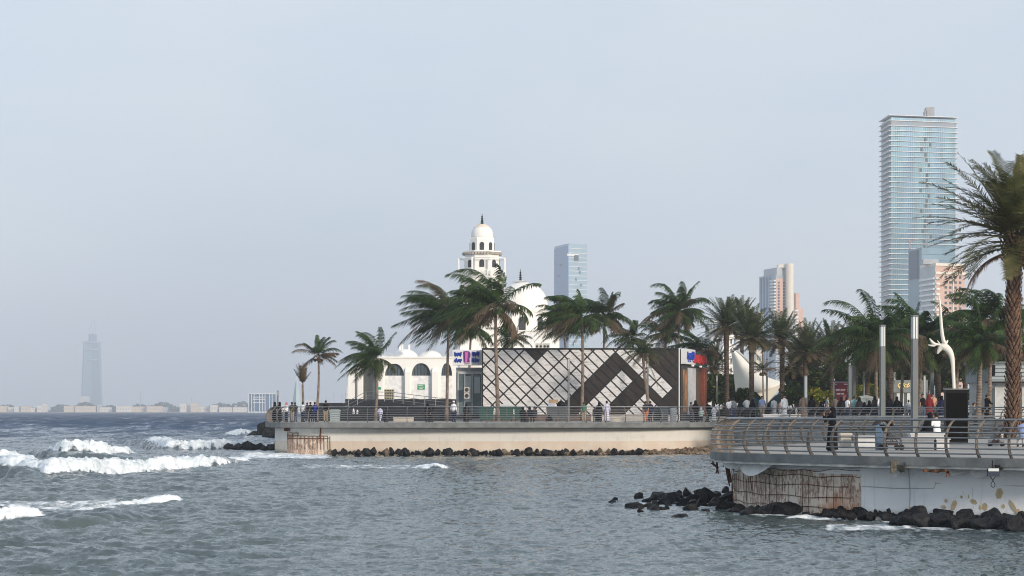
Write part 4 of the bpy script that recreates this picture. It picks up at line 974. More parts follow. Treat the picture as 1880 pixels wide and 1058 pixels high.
def kiosk():
    Y = 218; k = Y/FPX; X = lambda px: W(px, Y)[0]; Z = lambda r_: ZZ(r_, Y)
    t = thing('kiosk', 'long flat kiosk clad in diagonal white marble and dark brown panels', 'kiosk', (X(1060), Y, ZF))
    x0, x1, z0, z1 = X(886), X(1246), Z(763), Z(641)
    body = MB().prism([(x0, Y+.04), (x1, Y+.04), (W(1288, Y+13)[0], Y+13), (x0, Y+13)], ZF, z1+.02).build('wall', mat('black_joint', (.012, .012, .014), .5), t)
    gap = .055
    lay = {0: MB(), 1: MB(), 2: MB()}
    u0 = 4.068  # picture-crop units per photo pixel
    def cc(s, d): x, y = (s+d)/2, (s-d)/2; px = 1060+x/u0; row = 600+y/u0; return (X(px), Z(row))
    S = 175; D = 82
    s_lines = [475+S*i for i in range(-8, 8)]; d_lines = [12+D*i for i in range(-20, 10)]
    def dark(s, d):
        if s < -28+0 and d > -575: return s > -240
        if s < 475: return False
        if d > 262: return True
        if d > 94: return s > 1140
        if s < 650: return True
        if s < 825: return d > 12
        if s < 1000: return True
        return not (d < 12)
    for i in range(len(s_lines)-1):
        for j in range(len(d_lines)-1):
            sa, sb, da, db = s_lines[i], s_lines[i+1], d_lines[j], d_lines[j+1]
            g = 7.5
            poly = [cc(sa+g, da+g), cc(sb-g, da+g), cc(sb-g, db-g), cc(sa+g, db-g)]
            poly = clip_rect(poly, x0+.06, x1-.06, z0+.05, z1-.08)
            if len(poly) < 3: continue
            a = sum(poly[q][0]*poly[(q+1) % len(poly)][1]-poly[(q+1) % len(poly)][0]*poly[q][1] for q in range(len(poly)))
            if a < 0: poly = poly[::-1]
            dk = 1 if dark((sa+sb)/2, (da+db)/2) else 0
            if dk and sb < 0: dk = 2
            lay[dk].xz(poly, Y, Y+.035)
    lay[0].build('marble_cladding', marble(), t)
    lay[1].build('dark_cladding', mat('dark_brown_glass', (.034, .027, .023), .14, .15, .6), t)
    lay[2].build('dark_cladding', MC['dark_brown_glass'], t)
    MB().box(x0-.06, x1+.06, Y-.05, Y+.12, z1-.02, z1+.1).box(x0-.06, x0+.0, Y-.04, Y+.1, z0, z1).build('trim', mat('black_trim', (.02, .02, .02), .4), t)
    MB().box(x1-.0, x1+.1, Y-.06, Y+.12, ZF, z1+.1).build('corner_trim', M_slab, t)
    MB().box(x0, x1, Y-.03, Y+.03, ZF, z0).build('plinth', mat('brown_plinth', (.16, .11, .09), .7), t)
    # left glass shop front and its sign box
    MB().box(X(836), X(885), Y+3.0, Y+9, Z(763), Z(674)).build('shopfront_frame', mat('pale_frame', (.50, .52, .54), .6), t)
    g = MB().box(X(841), X(884), Y+2.4, Y+3.1, Z(762), Z(681)).build('shopfront_glass', mat('grey_green_glass', (.12, .17, .18), .12, .3, .5), t)
    for px in (840, 852, 866, 884): MB().box(X(px)-.06, X(px)+.06, Y+2.3, Y+2.39, Z(762), Z(681)).build('mullion', M_grey, g)
    for a, b, r0, r1, m_ in ((853, 864, 690, 738, 'pale_reflection'), (870, 881, 691, 722, 'pale_reflection')): MB().box(X(a), X(b), Y+2.33, Y+2.395, Z(r1), Z(r0)).build('door_or_reflection_pane', mat('reflection_pane', (.38, .44, .45), .2, .2, .8), g)  # pale reflections in the shop glass, put into the pane colour
    MB().box(X(840), X(885), Y+2.28, Y+2.39, Z(686), Z(681.5)).build('transom', mat('pale_frame', (.5, .52, .54)), g)
    sb = MB().box(X(830), X(885.5), Y+1.4, Y+3.0, Z(670), Z(641.5)).build('sign_box', mat('pale_sign_box', (.74, .76, .80), .5, .03), t)
    navy = mat('navy_lettering', (.01, .05, .36), .5, .1); purple = mat('purple_emblem', (.16, .03, .22), .5, .2); pink = mat('pink_emblem', (.62, .16, .48), .5, .1)
    ys = Y+1.34
    def glyphs(px0, px1, r0, r1, seed, m_, par, rt=None):
        """cursive right-to-left script: baseline stroke with tall strokes, bowls and dots"""
        r = random.Random(seed); mb = MB(); w = px1-px0; h = r1-r0
        def q(u, v): 
            px, row = px0+u*w, r0+v*h
            return rt(px, row) if rt else Vector((X(px), ys, Z(row)))
        tk = .068*(20 if rt else h)*k*2.0*(.7 if rt else 1)
        mb.tube([q(.02, .62), q(.15, .78), q(.3, .70), q(.45, .8), q(.62, .68), q(.8, .8), q(.98, .62)], tk, 5)
        for u in (.08, .3, .52, .74, .95):
            top = r.uniform(.02, .35); mb.tube([q(u, top), q(u+r.uniform(-.04, .04), .72)], tk*.9, 5)
        for u in (.2, .62): mb.tube([q(u-.09, .5), q(u, .36), q(u+.09, .5), q(u+.02, .62), q(u-.09, .52)], tk*.8, 5)
        for u in (.15, .42, .86): mb.tube([q(u, .98), q(u+.05, .98)], tk*.9, 5)
        mb.build('lettering', m_, par)
    glyphs(833.5, 847, 645, 654, 1, navy, sb); glyphs(833.5, 847, 656.5, 665, 2, navy, sb)
    glyphs(866.5, 879.5, 644, 654, 3, navy, sb); glyphs(866, 879.5, 656, 665.5, 4, navy, sb)
    MB().xz([(X(850), Z(645)), (X(853), Z(644)), (X(861), Z(644.6)), (X(863.5), Z(649)), (X(863), Z(655)), (X(861.5), Z(658)), (X(862), Z(665)), (X(851), Z(665)), (X(850.5), Z(655))][::-1], ys, ys+.06).build('emblem', purple, sb)
    MB().xz([(X(853), Z(645)), (X(855), Z(646.5)), (X(858.5), Z(645)), (X(858), Z(655)), (X(857), Z(665)), (X(853.5), Z(665)), (X(853.6), Z(655))][::-1], ys-.05, ys).build('emblem_stripe', pink, sb)
    MB().box(X(852), X(862), ys, ys+.06, Z(668.2), Z(666.8)).build('small_lettering', mat('dim_letter', (.2, .18, .28), .6), sb)
    # right entrance side
    A = Vector((X(1247), Y, 0)); B = Vector((*W(1289, Y+13), 0)); dr = (B-A).normalized(); nr_ = Vector((dr.y, -dr.x, 0)); L = (B-A).length
    def sidept(u, z, out=0.0): q = A+dr*(u*L)+nr_*out; q.z = z; return q
    def sidebox(name, m_, u0_, u1_, za, zb_, o0, o1, par=t):
        return MB().rings([[sidept(u0_, za, o0), sidept(u1_, za, o0), sidept(u1_, za, o1), sidept(u0_, za, o1)], [sidept(u0_, zb_, o0), sidept(u1_, zb_, o0), sidept(u1_, zb_, o1), sidept(u0_, zb_, o1)]][::1]).build(name, m_, par)
    zt_ = z1+.05
    sidebox('side_wall', mat('dark_side_wall', (.06, .06, .06), .5), 0.05, 1.0, ZF, zt_-.3, .02, .1)
    sidebox('mural_panel', mat('mural_panel', (.15, .42, .38), .6, .8, .9, col2=(.55, .22, .08)), .1, .24, Z(757), Z(678), .12, .2)
    sidebox('door_surround', mat('pale_frame', (.5, .52, .54)), .3, .62, Z(762), Z(674), .12, .22)
    sidebox('door_or_reflection_pane', mat('brown_door', (.10, .06, .04), .3), .62, .86, Z(762), Z(680), .12, .2)
    sidebox('red_column', mat('rust_red_column', (.26, .07, .04), .6), .88, 1.0, ZF, Z(672), .12, .5)
    sw = sidebox('sign_box', mat('white_sign_box', (.66, .67, .67), .5, .04), .02, .44, Z(668), Z(640), .12, .6)
    sd_ = sidebox('sign_box', mat('dark_sign_box', (.025, .045, .035), .5), .445, 1.0, Z(670), Z(643), .12, .5)
    glyphs(0, 1, 0, 1, 7, navy, sw, lambda u, v: sidept(.06+.3*(u), Z(643+20*v), .66))
    red = mat('red_lettering', (.55, .03, .03), .5, .1)
    sidebox('red_lettering', red, .37, .43, Z(665), Z(645.5), .61, .67, sw)
    for u, a, b in ((.5, 649, 663), (.57, 648, 664), (.64, 647, 665), (.71, 650, 663), (.78, 648, 666), (.86, 647, 663), (.93, 650, 664)): sidebox('red_lettering', red, u, u+.045, Z(b), Z(a), .51, .57, sd_)
    sidebox('red_lettering', red, .5, .97, Z(660), Z(657.5), .51, .58, sd_)
    for u in (.15, .5): 
        q = sidept(u, Z(671), 1.0); MB().lathe(tuple(q), [(.08, -.12), (.16, -.05), (.16, .08), (.05, .1)], 8).build('spot_lamp', M_slab, t)
kiosk()
def cage():
    Y = 255; X = lambda p: W(p, Y)[0]; t = thing('equipment_cage', 'cream slatted equipment cage below the second arch of the mosque', 'cage', (X(714), Y, ZZ(734, Y)))
    m = mat('cream_slats', (.50, .44, .30), .8)
    MB().box(X(705.6), X(722.4), Y+.5, Y+1.6, ZZ(734, Y), ZZ(716, Y)).build('cabinet', M_dark, t)
    for px in (705, 709.2, 713.4, 717.6, 721.8): MB().box(X(px), X(px)+.09, Y+.38, Y+.48, ZZ(734.5, Y), ZZ(715, Y)).build('bar', m, t)
    for r0 in (715, 718, 721, 724, 727, 730, 733): MB().box(X(705), X(723), Y+.3, Y+.37, ZZ(r0+1.3, Y), ZZ(r0, Y)).build('slat', m, t)
cage()
M_ac = mat('aircon_casing', (.50, .49, .46), .6, .08, 3)
def aircon(px, row, Y, w, h, label, d=.6):
    x, y = W(px, Y); z = ZZ(row, Y); t = thing('air_conditioner', label, 'air conditioner', (x, y, z))
    MB().cbox((x, y, z), (w, d, h), 0, .03).build('casing', M_ac, t)
    MB().lathe((0, 0, 0), [(.0001, 0)], 3) if False else None
    c = MB(); n = 14; rr = min(w, h)*.36
    c.rings([[(x+rr*math.cos(2*math.pi*q/n), y-d/2-e, z+h/2+rr*math.sin(2*math.pi*q/n)) for q in range(n)] for e in (.005, .03)]).build('fan_grille', M_dark, t)
for i, (px, lab) in enumerate(((986, 'leftmost cream air conditioner on the roof behind the kiosk cladding'), (993, 'second cream air conditioner in the roof row'), (1000, 'third cream air conditioner in the roof row'), (1006, 'rightmost air conditioner of the roof row under the palm'))):
    aircon(px, 642, 232, .36, .66, lab)
aircon(1190, 638, 219.5, .4, .55, 'left air conditioner on the kiosk roof by the drooping palm'); aircon(1196.5, 638, 219.5, .34, .5, 'right air conditioner on the kiosk roof by the drooping palm')
for i, r0 in enumerate((717, 728)): aircon(857, r0+4, 219.5, .55, .55, 'upper wall air conditioner inside the kiosk shopfront bay' if i == 0 else 'lower wall air conditioner inside the kiosk shopfront bay', .3)
# ================================================================ PALMS AND TREES
M_leafc = None
def leaf_mat(name, g1, g2, dead, rough=.55):
    """green varies leaf by leaf; 'dry' attribute is how withered the frond is"""
    m = bpy.data.materials.new(name); m.use_nodes = True; p = m.node_tree.nodes['Principled BSDF']; p.inputs['Roughness'].default_value = rough; p.inputs['Specular IOR Level'].default_value = .12
    a = nd(m, 'ShaderNodeAttribute', attribute_name='dry'); tcn = nd(m, 'ShaderNodeTexCoord')
    z = nd(m, 'ShaderNodeTexNoise', i_Scale=1.3, i_Detail=4.0); lk(m, tcn.outputs['Object'], z.inputs['Vector'])
    c = nd(m, 'ShaderNodeValToRGB'); c.color_ramp.elements[0].position = .38; c.color_ramp.elements[1].position = .62
    c.color_ramp.elements[0].color = (*g1, 1); c.color_ramp.elements[1].color = (*g2, 1); lk(m, z.outputs['Fac'], c.inputs['Fac'])
    q = nd(m, 'ShaderNodeMix', data_type='RGBA'); lk(m, a.outputs['Fac'], q.inputs[0]); lk(m, c.outputs[0], q.inputs[6]); q.inputs[7].default_value = (*dead, 1)
    lk(m, q.outputs[2], p.inputs['Base Color'])
    tr = nd(m, 'ShaderNodeBsdfTranslucent'); lk(m, q.outputs[2], tr.inputs['Color'])
    ms = nd(m, 'ShaderNodeMixShader'); ms.inputs[0].default_value = .15; o = m.node_tree.nodes['Material Output']
    lk(m, p.outputs[0], ms.inputs[1]); lk(m, tr.outputs[0], ms.inputs[2]); lk(m, ms.outputs[0], o.inputs['Surface']); return m
L_coco = leaf_mat('coconut_leaf', (.014, .034, .012), (.046, .086, .022), (.115, .085, .055))
L_date = leaf_mat('date_leaf', (.024, .042, .018), (.080, .108, .044), (.13, .095, .055))
L_tree = leaf_mat('broad_leaf', (.012, .028, .010), (.038, .072, .020), (.30, .30, .03))
L_bush = leaf_mat('bush_leaf', (.06, .11, .02), (.20, .24, .03), (.45, .36, .03))
def frond(mb, dry, base, az, el, L, droop, leaf, n, r, wind=Vector((0, 0, 0)), dr=0.0, lw=.035, leafdroop=.6, stiff=False, segs=2):
    """one pinnate leaf: curved midrib with narrow leaflets on both sides"""
    d = Vector((math.cos(az)*math.cos(el), math.sin(az)*math.cos(el), math.sin(el)))
    p = Vector(base); pts = []; N = 12; st = L/N; b0 = len(mb.v)
    for i in range(N+1):
        pts.append(p.copy()); p = p+d*st
        t = (i+1)/N; d = (d+Vector((0, 0, -1))*droop*st*(.35+t)+wind*st*t*.5).normalized()
    mb.tube(pts, [max(.007, .035*L/4*(1-.85*i/N)) for i in range(N+1)], 3, cap=False)
    for i in range(n):
        t = .14+.86*(i+.5)/n; f = t*N; k = min(N-1, int(f)); q = pts[k].lerp(pts[k+1], f-k); tg = (pts[k+1]-pts[k]).normalized()
        side = tg.cross(Vector((0, 0, 1))); 
        if side.length < .05: side = tg.cross(Vector((0, 1, 0)))
        side.normalize(); up = side.cross(tg)
        ll = leaf*(math.sin(math.pi*min(1, .20+.72*t))**.7)*r.uniform(.7, 1.2)
        for sgn in (-1, 1):
            fw = .55+.5*t if not stiff else .34+.4*t
            a = (side*sgn+tg*fw+up*(r.uniform(0, .35) if stiff else r.uniform(-.1, .3))).normalized()
            b1 = q+a*ll*.5+Vector((0, 0, -1))*ll*(.10 if stiff else .16)*leafdroop+wind*ll*.08
            e = q+a*ll*(.98 if stiff else .82)+Vector((0, 0, -1))*ll*(.18 if stiff else .55)*leafdroop+wind*ll*.3
            w = tg*(lw*(.8+.4*r.random()))
            v = [q-w*.5, q+w*.5, b1+w*.6, b1-w*.6, e]
            mb.add(v, [(0, 1, 2, 3), (3, 2, 4)])
    dry += [dr]*(len(mb.v)-b0)
def finish(mb, dry, name, m, parent):
    me = bpy.data.meshes.new(name); me.from_pydata([tuple(v) for v in mb.v], [], mb.f); me.update()
    a = me.attributes.new('dry', 'FLOAT', 'POINT'); a.data.foreach_set('value', dry)
    me.materials.append(m); o = bpy.data.objects.new(name, me); COL.objects.link(o); o.parent = parent; return o
def trunk_mat(name, c1, c2, ring=5.0):
    m = mat(name, c1, .9, .1, 3, col2=c2, bump=.03, bscale=5)
    w = nd(m, 'ShaderNodeTexWave', wave_type='BANDS', bands_direction='Z', i_Scale=ring, i_Distortion=1.2); t = nd(m, 'ShaderNodeTexCoord'); lk(m, t.outputs['Object'], w.inputs['Vector'])
    b = [n for n in m.node_tree.nodes if n.type == 'BUMP'][0]
    b2 = nd(m, 'ShaderNodeBump', i_Strength=.9, i_Distance=.05); lk(m, w.outputs['Fac'], b2.inputs['Height']); lk(m, b.outputs[0], b2.inputs['Normal'])
    lk(m, b2.outputs[0], m.node_tree.nodes['Principled BSDF'].inputs['Normal']); return m
T_coco = trunk_mat('coconut_trunk', (.20, .15, .115), (.33, .26, .21), 3.0)
T_date = trunk_mat('date_trunk', (.05, .036, .028), (.125, .09, .065), 1.6)
WIND = Vector((-.85, .1, .05))
def coconut(px, brow, crow, Y, L, seed, label, lean=0, nf=22, wind=1.0, span=None, dryf=.15, el_rng=(-.55, 1.25), tr=.17, group=None, zb=None):
    r = random.Random(seed); x, y = W(px, Y); z0 = ZF if zb is None else zb; zc = ZZ(crow-9, Y)
    t = thing('coconut_palm', label, 'palm tree', (x, y, z0), 0, group); xc = W(px+lean, Y)[0]
    H = zc-z0; pts = []
    for i in range(11):
        f = i/10; pts.append(Vector((x+(xc-x)*f**1.7+.06*math.sin(f*5+seed), y+.1*math.sin(f*4+seed), z0+H*f)))
    MB().tube(pts, [tr*(1.35 if i == 0 else 1.12 if i == 1 else 1-.035*i) for i in range(11)], 9).build('trunk', T_coco, t, smooth=True)
    mb = MB(); dry = []; c = pts[-1]-Vector((x, y, z0))
    nf = int(nf*2.1)
    for i in range(nf):
        az = i*2.39996+r.uniform(-.25, .25); f = i/nf; el = el_rng[1]+(el_rng[0]-el_rng[1])*f**.85+r.uniform(-.12, .12)
        if math.cos(az) > .2 and r.random() < .42*wind and f < .8: continue
        az -= .62*wind*math.sin(az-math.pi)+r.uniform(-.2, .2); el += r.uniform(-.28, .28)
        dd = 1.0 if r.random() < dryf*f*1.7 else r.uniform(0, .25)*f
        frond(mb, dry, c+Vector((0, 0, .1)), az, el, L*r.uniform(.66, 1.12)*(.8 if f > .8 else 1)*(1.08 if math.cos(az) < 0 else .85), .30*5/L*r.uniform(.6, 1.4), L*.25, 36, r, WIND*wind*r.uniform(.7, 1.6), dd, .066*L/4.2, 1.25)
    finish(mb, dry, 'crown', L_coco, t)
    nuts = MB()
    for i in range(7):
        a = r.uniform(0, 6.28); q = pts[-1]+Vector((math.cos(a)*.3, math.sin(a)*.3, -.15-.25*r.random()))
        nuts.tube([pts[-1]+Vector((0, 0, -.1)), tuple(q)], .025, 4)
        nuts.lathe(tuple(q), [(.02, -.13), (.1, -.07), (.12, 0), (.09, .08), (.02, .12)], 7)
    nuts.build('coconut_bunch', mat('dry_sheath', (.10, .065, .04), .9, .3, 5), t, smooth=True)
    return t
# named by where they stand; Y from the foot of the trunk
coconut(583, 770, 664, 195, 2.6, 11, 'slender young coconut palm with a sparse crown near the tip of the far pier', 2, 9, -.5, dryf=.5, tr=.13, el_rng=(-.1, 1.3))
coconut(690, 768, 668, 208, 3.6, 12, 'coconut palm with a windblown crown in front of the mosque arcade', 2, 20, .9, tr=.15)
coconut(819, 768, 590, 214, 5.0, 13, 'tall coconut palm just left of the kiosk sign box', 8, 24, 1.0, tr=.17)
coconut(913, 772, 575, 205, 5.3, 14, 'tall coconut palm with its trunk in front of the left marble cladding', -3, 24, .9, tr=.20)
coconut(862, 740, 612, 238, 4.4, 15, 'coconut palm behind the kiosk sign, its crown below the minaret balcony', 2, 18, .5)
coconut(938, 740, 632, 245, 2.8, 16, 'short coconut palm showing over the kiosk roof under the mosque dome', 2, 14, .3)
coconut(1070, 768, 590, 212, 4.3, 17, 'tall coconut palm with its trunk in front of the middle of the cladding', -2, 22, 1.1, tr=.18)
coconut(1042, 740, 606, 236, 3.4, 18, 'drooping coconut palm behind the kiosk roof with hanging dead leaves', -6, 16, .6, dryf=.5)
coconut(1108, 740, 590, 240, 4.4, 19, 'coconut palm behind the kiosk roof, right of the middle cladding palm', 3, 20, .4)
coconut(1247, 740, 582, 250, 4.6, 20, 'tall coconut palm standing behind the right end of the kiosk', 0, 26, .35)
coconut(1222, 740, 622, 262, 3.4, 21, 'coconut palm with brown hanging fronds behind the dark cladding', 0, 18, .3, dryf=.5)
coconut(1285, 765, 655, 235, 3.8, 22, 'coconut palm with pale green fronds beside the red kiosk lettering', 4, 20, .4, dryf=.3)
coconut(1165, 740, 630, 246, 3.2, 23, 'low coconut palm peeping over the kiosk roof by the two air conditioners', -4, 15, .4, dryf=.3)
coconut(1752, 760, 640, 185, 3.8, 24, 'coconut palm with windblown fronds behind the white sculpture', 10, 20, .5)
coconut(1795, 768, 640, 150, 3.4, 25, 'coconut palm with a smooth trunk in front of the grey shop', 8, 20, .6, tr=.22, zb=ZF)
coconut(1815, 764, 598, 165, 4.2, 26, 'tall coconut palm whose dark crown spreads behind the big date palm', 10, 22, .4)
coconut(1610, 766, 636, 180, 4.8, 27, 'coconut palm at the left of the dense right-hand palm group', -2, 22, .4, dryf=.2)
coconut(1690, 764, 630, 185, 5.0, 28, 'coconut palm behind the tall light column, dark full crown', 0, 24, .3)
coconut(1655, 764, 645, 200, 4.6, 29, 'coconut palm between the two light columns', 3, 22, .3, dryf=.25)
coconut(1400, 766, 630, 300, 3.6, 30, 'coconut palm with a leaning dark crown below the stepped apartment tower', 0, 16, .8)
coconut(1400, 762, 690, 205, 1.7, 31, 'small thin palm with dry fronds in front of the white sail canopy', 2, 7, .3, dryf=.9, tr=.1, el_rng=(.1, 1.2))
def dead_palm():
    x, y = W(556, 192); t = thing('dead_palm', 'small dead palm with a bundled brown crown near the tip of the far pier', 'palm tree', (x, y, ZF)); r = random.Random(5)
    zc = ZZ(706, y); MB().tube([(x, y, ZF), (x+.03, y, ZF+1.5), (x-.02, y, zc)], [.13, .1, .09], 8).build('trunk', T_coco, t, smooth=True)
    mb = MB(); dry = []
    for i in range(16): frond(mb, dry, (0, 0, zc-ZF), r.uniform(0, 6.28), r.uniform(1.0, 1.5), r.uniform(1.2, 2.1), .35, .38, 22, r, Vector((0, 0, 0)), .85, .03, .3, True)
    finish(mb, dry, 'crown', L_coco, t)
dead_palm()
def droop_palm():
    x, y = W(1186, 209); t = thing('drooping_palm', 'bushy palm with collapsed drooping crown in front of the dark cladding', 'palm tree', (x+.3, y, ZF)); r = random.Random(6)
    zc = ZZ(650, y); o = t.location
    MB().tube([(x+.35, y, ZF), (x+.2, y, ZF+2), (x-.1, y, ZF+4), (x-.3, y, zc)], [.2, .16, .14, .13], 8).build('trunk', T_coco, t, smooth=True)
    mb = MB(); dry = []; c = Vector((x-.3, y, zc))-o
    for i in range(30): frond(mb, dry, c, i*2.4, 1.35-1.6*i/30, r.uniform(1.7, 2.9), .75, .55, 28, r, WIND*.5, .15 if i < 20 else .7, .04, 1.0)
    frond(mb, dry, c+Vector((.2, -.1, -.3)), -.5, -1.0, 3.2, .3, .4, 24, r, Vector((0, 0, 0)), .55, .05, 1)
    finish(mb, dry, 'crown', L_coco, t)
droop_palm()
# ---- date palms: shared prototypes
def date_proto(seed, H, L, nf, label, group=None, dryf=.3, tr=.26, name='date_palm'):
    r = random.Random(seed); t = thing(name, label, 'palm tree', (0, 0, 0), 0, group)
    MB().tube([(0, 0, 0), (.03, 0, H*.3), (-.02, 0, H*.7), (0, 0, H)], [tr*1.15, tr, tr, tr*1.15], 10).build('trunk', T_date, t, smooth=True)
    mb = MB(); dry = []
    for i in range(nf):
        az = i*2.39996+r.uniform(-.2, .2); f = i/nf; el = 1.42-1.95*f**.9+r.uniform(-.1, .1)
        frond(mb, dry, (.12*math.cos(az), .12*math.sin(az), H), az, el, L*r.uniform(.85, 1.05)*(.75 if f > .85 else 1), .16*4/L*r.uniform(.8, 1.3), L*.155, 36, r, WIND*.15, r.random()*.2 if f < 1-dryf else r.uniform(.6, 1), .055*L/3.6, .7, True)
    finish(mb, dry, 'crown', L_date, t)
    b = MB()
    for i in range(26):                                 # old leaf stubs under the crown
        a = i*2.4; z = H-.9+i*.035; b.tube([(tr*math.cos(a), tr*math.sin(a), z), (tr*1.9*math.cos(a), tr*1.9*math.sin(a), z+.35)], [.07, .03], 4)
    b.build('leaf_stubs', T_date, t); return t
specs = [(1334, 565, 235, 'first date palm from the left, beside the tip of the white sail canopy'), (1380, 585, 225, 'date palm in front of the white sail canopy'), (1436, 590, 240, 'date palm rising behind the man in the blue shirt'), (1362, 555, 300, 'distant date palm behind the white sail canopy'),
         (1479, 612, 232, 'date palm left of the yellow-green bush'), (1462, 640, 262, 'shorter date palm with yellow fruit stalks behind the promenade'), (1527, 608, 236, 'date palm directly behind the dark red poster'), (1500, 622, 290, 'far date palm in front of the dark trees'), (1571, 600, 245, 'date palm right of the dark red poster'),
         (1634, 612, 210, 'date palm behind the left tall light column'), (1722, 612, 200, 'date palm right behind the white sculpture'), (1310, 640, 290, 'small date palm behind the kiosk entrance'), (1772, 620, 230, 'date palm over the white car'), (1592, 628, 215, 'date palm with many dry fronds near the grey cabinet'), (1672, 630, 240, 'date palm above the yellow shop lettering'), (1865, 600, 190, 'date palm behind the grey shop roof')]
protos = {}
for i, (px, crow, Y, lab) in enumerate(specs):
    crow += 34
    H = round((ZZ(crow, Y)-ZF)*2)/2; kx = i % 3
    if kx not in protos: protos[kx] = snapshot(date_proto(40+kx, 8.0, 3.7, 64, lab, dryf=.25+.1*kx)); o = protos[kx][0]
    else: o = copy_tree(protos[kx], label=lab)
    s = 1.0
    o['label'] = lab; o.location = (*W(px, Y), ZF-.03); o.rotation_euler = (0, 0, i*1.3); o.scale = (s, s, (ZZ(crow, Y)-ZF)/8.0 if False else 1)
    # trunk height: move the crown parts, stretch only the trunk
    dz = (ZZ(crow, Y)-ZF)-8.0
    for c in COL.objects:
        if c.parent == o:
            if c.name.startswith('trunk'): c.scale = (1, 1, (8.0+dz)/8.0)
            else: c.location = (0, 0, dz)
# ---- the big date palm at the right edge
def big_date():
    Y = 95; x, y = W(1857, Y); zb = 2.34; r = random.Random(77)
    t = thing('date_palm', 'big date palm with diamond-scaled trunk and huge crown at the right edge', 'palm tree', (x, y, zb))
    xc = W(1866, Y)[0]; zc = ZZ(446, Y); H = zc-zb
    P_ = lambda f: Vector((x+(xc-x)*f**1.6+.05*math.sin(f*6), y, zb+H*f))
    MB().tube([P_(i/12) for i in range(13)], [.29+.02*math.sin(i*1.7) for i in range(13)], 14).build('trunk', mat('scale_gap_brown', (.022, .012, .009), .95, .3, 5), t)
    sc = MB(); n = 11; rows = 46; L0 = 0
    for j in range(rows):
        for i in range(n):
            f = (j+.5)/rows; a = 2*math.pi*(i+.5*(j % 2))/n+r.uniform(-.05, .05); c = P_(f); d = Vector((math.cos(a), math.sin(a), 0)); tn = Vector((-d.y, d.x, 0))
            h = H/rows*1.25*r.uniform(.85, 1.1); w = .32*math.sin(math.pi/n)*r.uniform(.85, 1.05); o = .285; pr = r.uniform(.05, .10)
            b = c+d*o
            sc.add([b+Vector((0, 0, -h*.75))+d*.0, b+tn*w+d*pr*.5, b+Vector((0, 0, h*.62))+d*pr, b-tn*w+d*pr*.5, b+Vector((0, 0, h*.25))+d*pr*1.25],
                   [(0, 1, 4), (1, 2, 4), (2, 3, 4), (3, 0, 4)])
    sc.build('leaf_scars', mat('leaf_scar_brown', (.085, .048, .032), .85, .3, 3, col2=(.20, .125, .085), bump=.02), t)
    mb = MB(); dry = []; c = Vector((xc, y, zc))-Vector((x, y, zb))
    for i in range(74):
        az = i*2.39996+r.uniform(-.2, .2); f = i/74; el = 1.38-1.6*f**.95+r.uniform(-.1, .1)
        frond(mb, dry, c+Vector((.2*math.cos(az), .2*math.sin(az), .8-1.0*f)), az, el, r.uniform(2.9, 3.9), .32*r.uniform(.7, 1.3), .62, 40, r, WIND*.1, r.uniform(0, .35) if r.random() < .93 else .7, .05, .8, True)
    # the long fronds that reach out to the left of the picture
    for az, el, L, dr in ((3.2, .72, 4.7, .25), (3.0, .40, 4.4, .35), (3.35, .95, 4.4, .1), (2.9, 1.12, 4.4, .1), (3.1, .05, 3.7, .8), (3.0, .85, 3.9, .1), (3.4, .6, 3.9, .2), (.4, 1.3, 5.6, .05), (.2, 1.38, 5.9, .1), (5.9, 1.25, 5.2, .1), (3.15, .55, 3.8, .1)):
        frond(mb, dry, c+Vector((-.2, 0, .3)), az, el, L, .15, .62, 44, r, Vector((0, 0, 0)), dr, .05, .9, True)
    finish(mb, dry, 'crown', leaf_mat('olive_date_leaf', (.050, .064, .022), (.150, .155, .058), (.17, .125, .06)), t)
    mb = MB(); dry = []
    for i, (az, L) in enumerate(((3.1, 3.0), (3.3, 2.7), (2.9, 3.1), (0.2, 2.4), (4.4, 2.2))): frond(mb, dry, c+Vector((-.15, 0, -.4)), az, -.15, L, .85, .45, 44, r, Vector((0, 0, 0)), 1.0, .04, 1.0)
    finish(mb, dry, 'dead_fronds', leaf_mat('dead_frond', (.2, .12, .08), (.3, .19, .12), (.20, .13, .09)), t)
    b = MB()
    for i in range(110):
        a = i*2.4; f = i/110; z = zc-1.15+f*1.5; c0 = Vector((xc, y, z)); d = Vector((math.cos(a), math.sin(a), 0)); L = r.uniform(.35, .6)
        b.tube([c0+d*.3, c0+d*(.3+L*.6)+Vector((0, 0, L*.6)), c0+d*(.3+L*.8)+Vector((0, 0, L))], [.075, .05, .02], 4, flat=.6)
    b.build('leaf_stubs', mat('dry_stub', (.13, .085, .06), .9, .4, 6), t)
    pl = MB().lathe((x, y, ZN-.02), [(1.0, 0), (1.0, .27), (.85, .30), (.85, .2), (.3, .22)], 24).build('planter', M_conc); recenter(pl, (x, y, ZN-.02)); tag(pl, 'low round concrete planter ring at the foot of the big date palm', 'planter')
big_date()
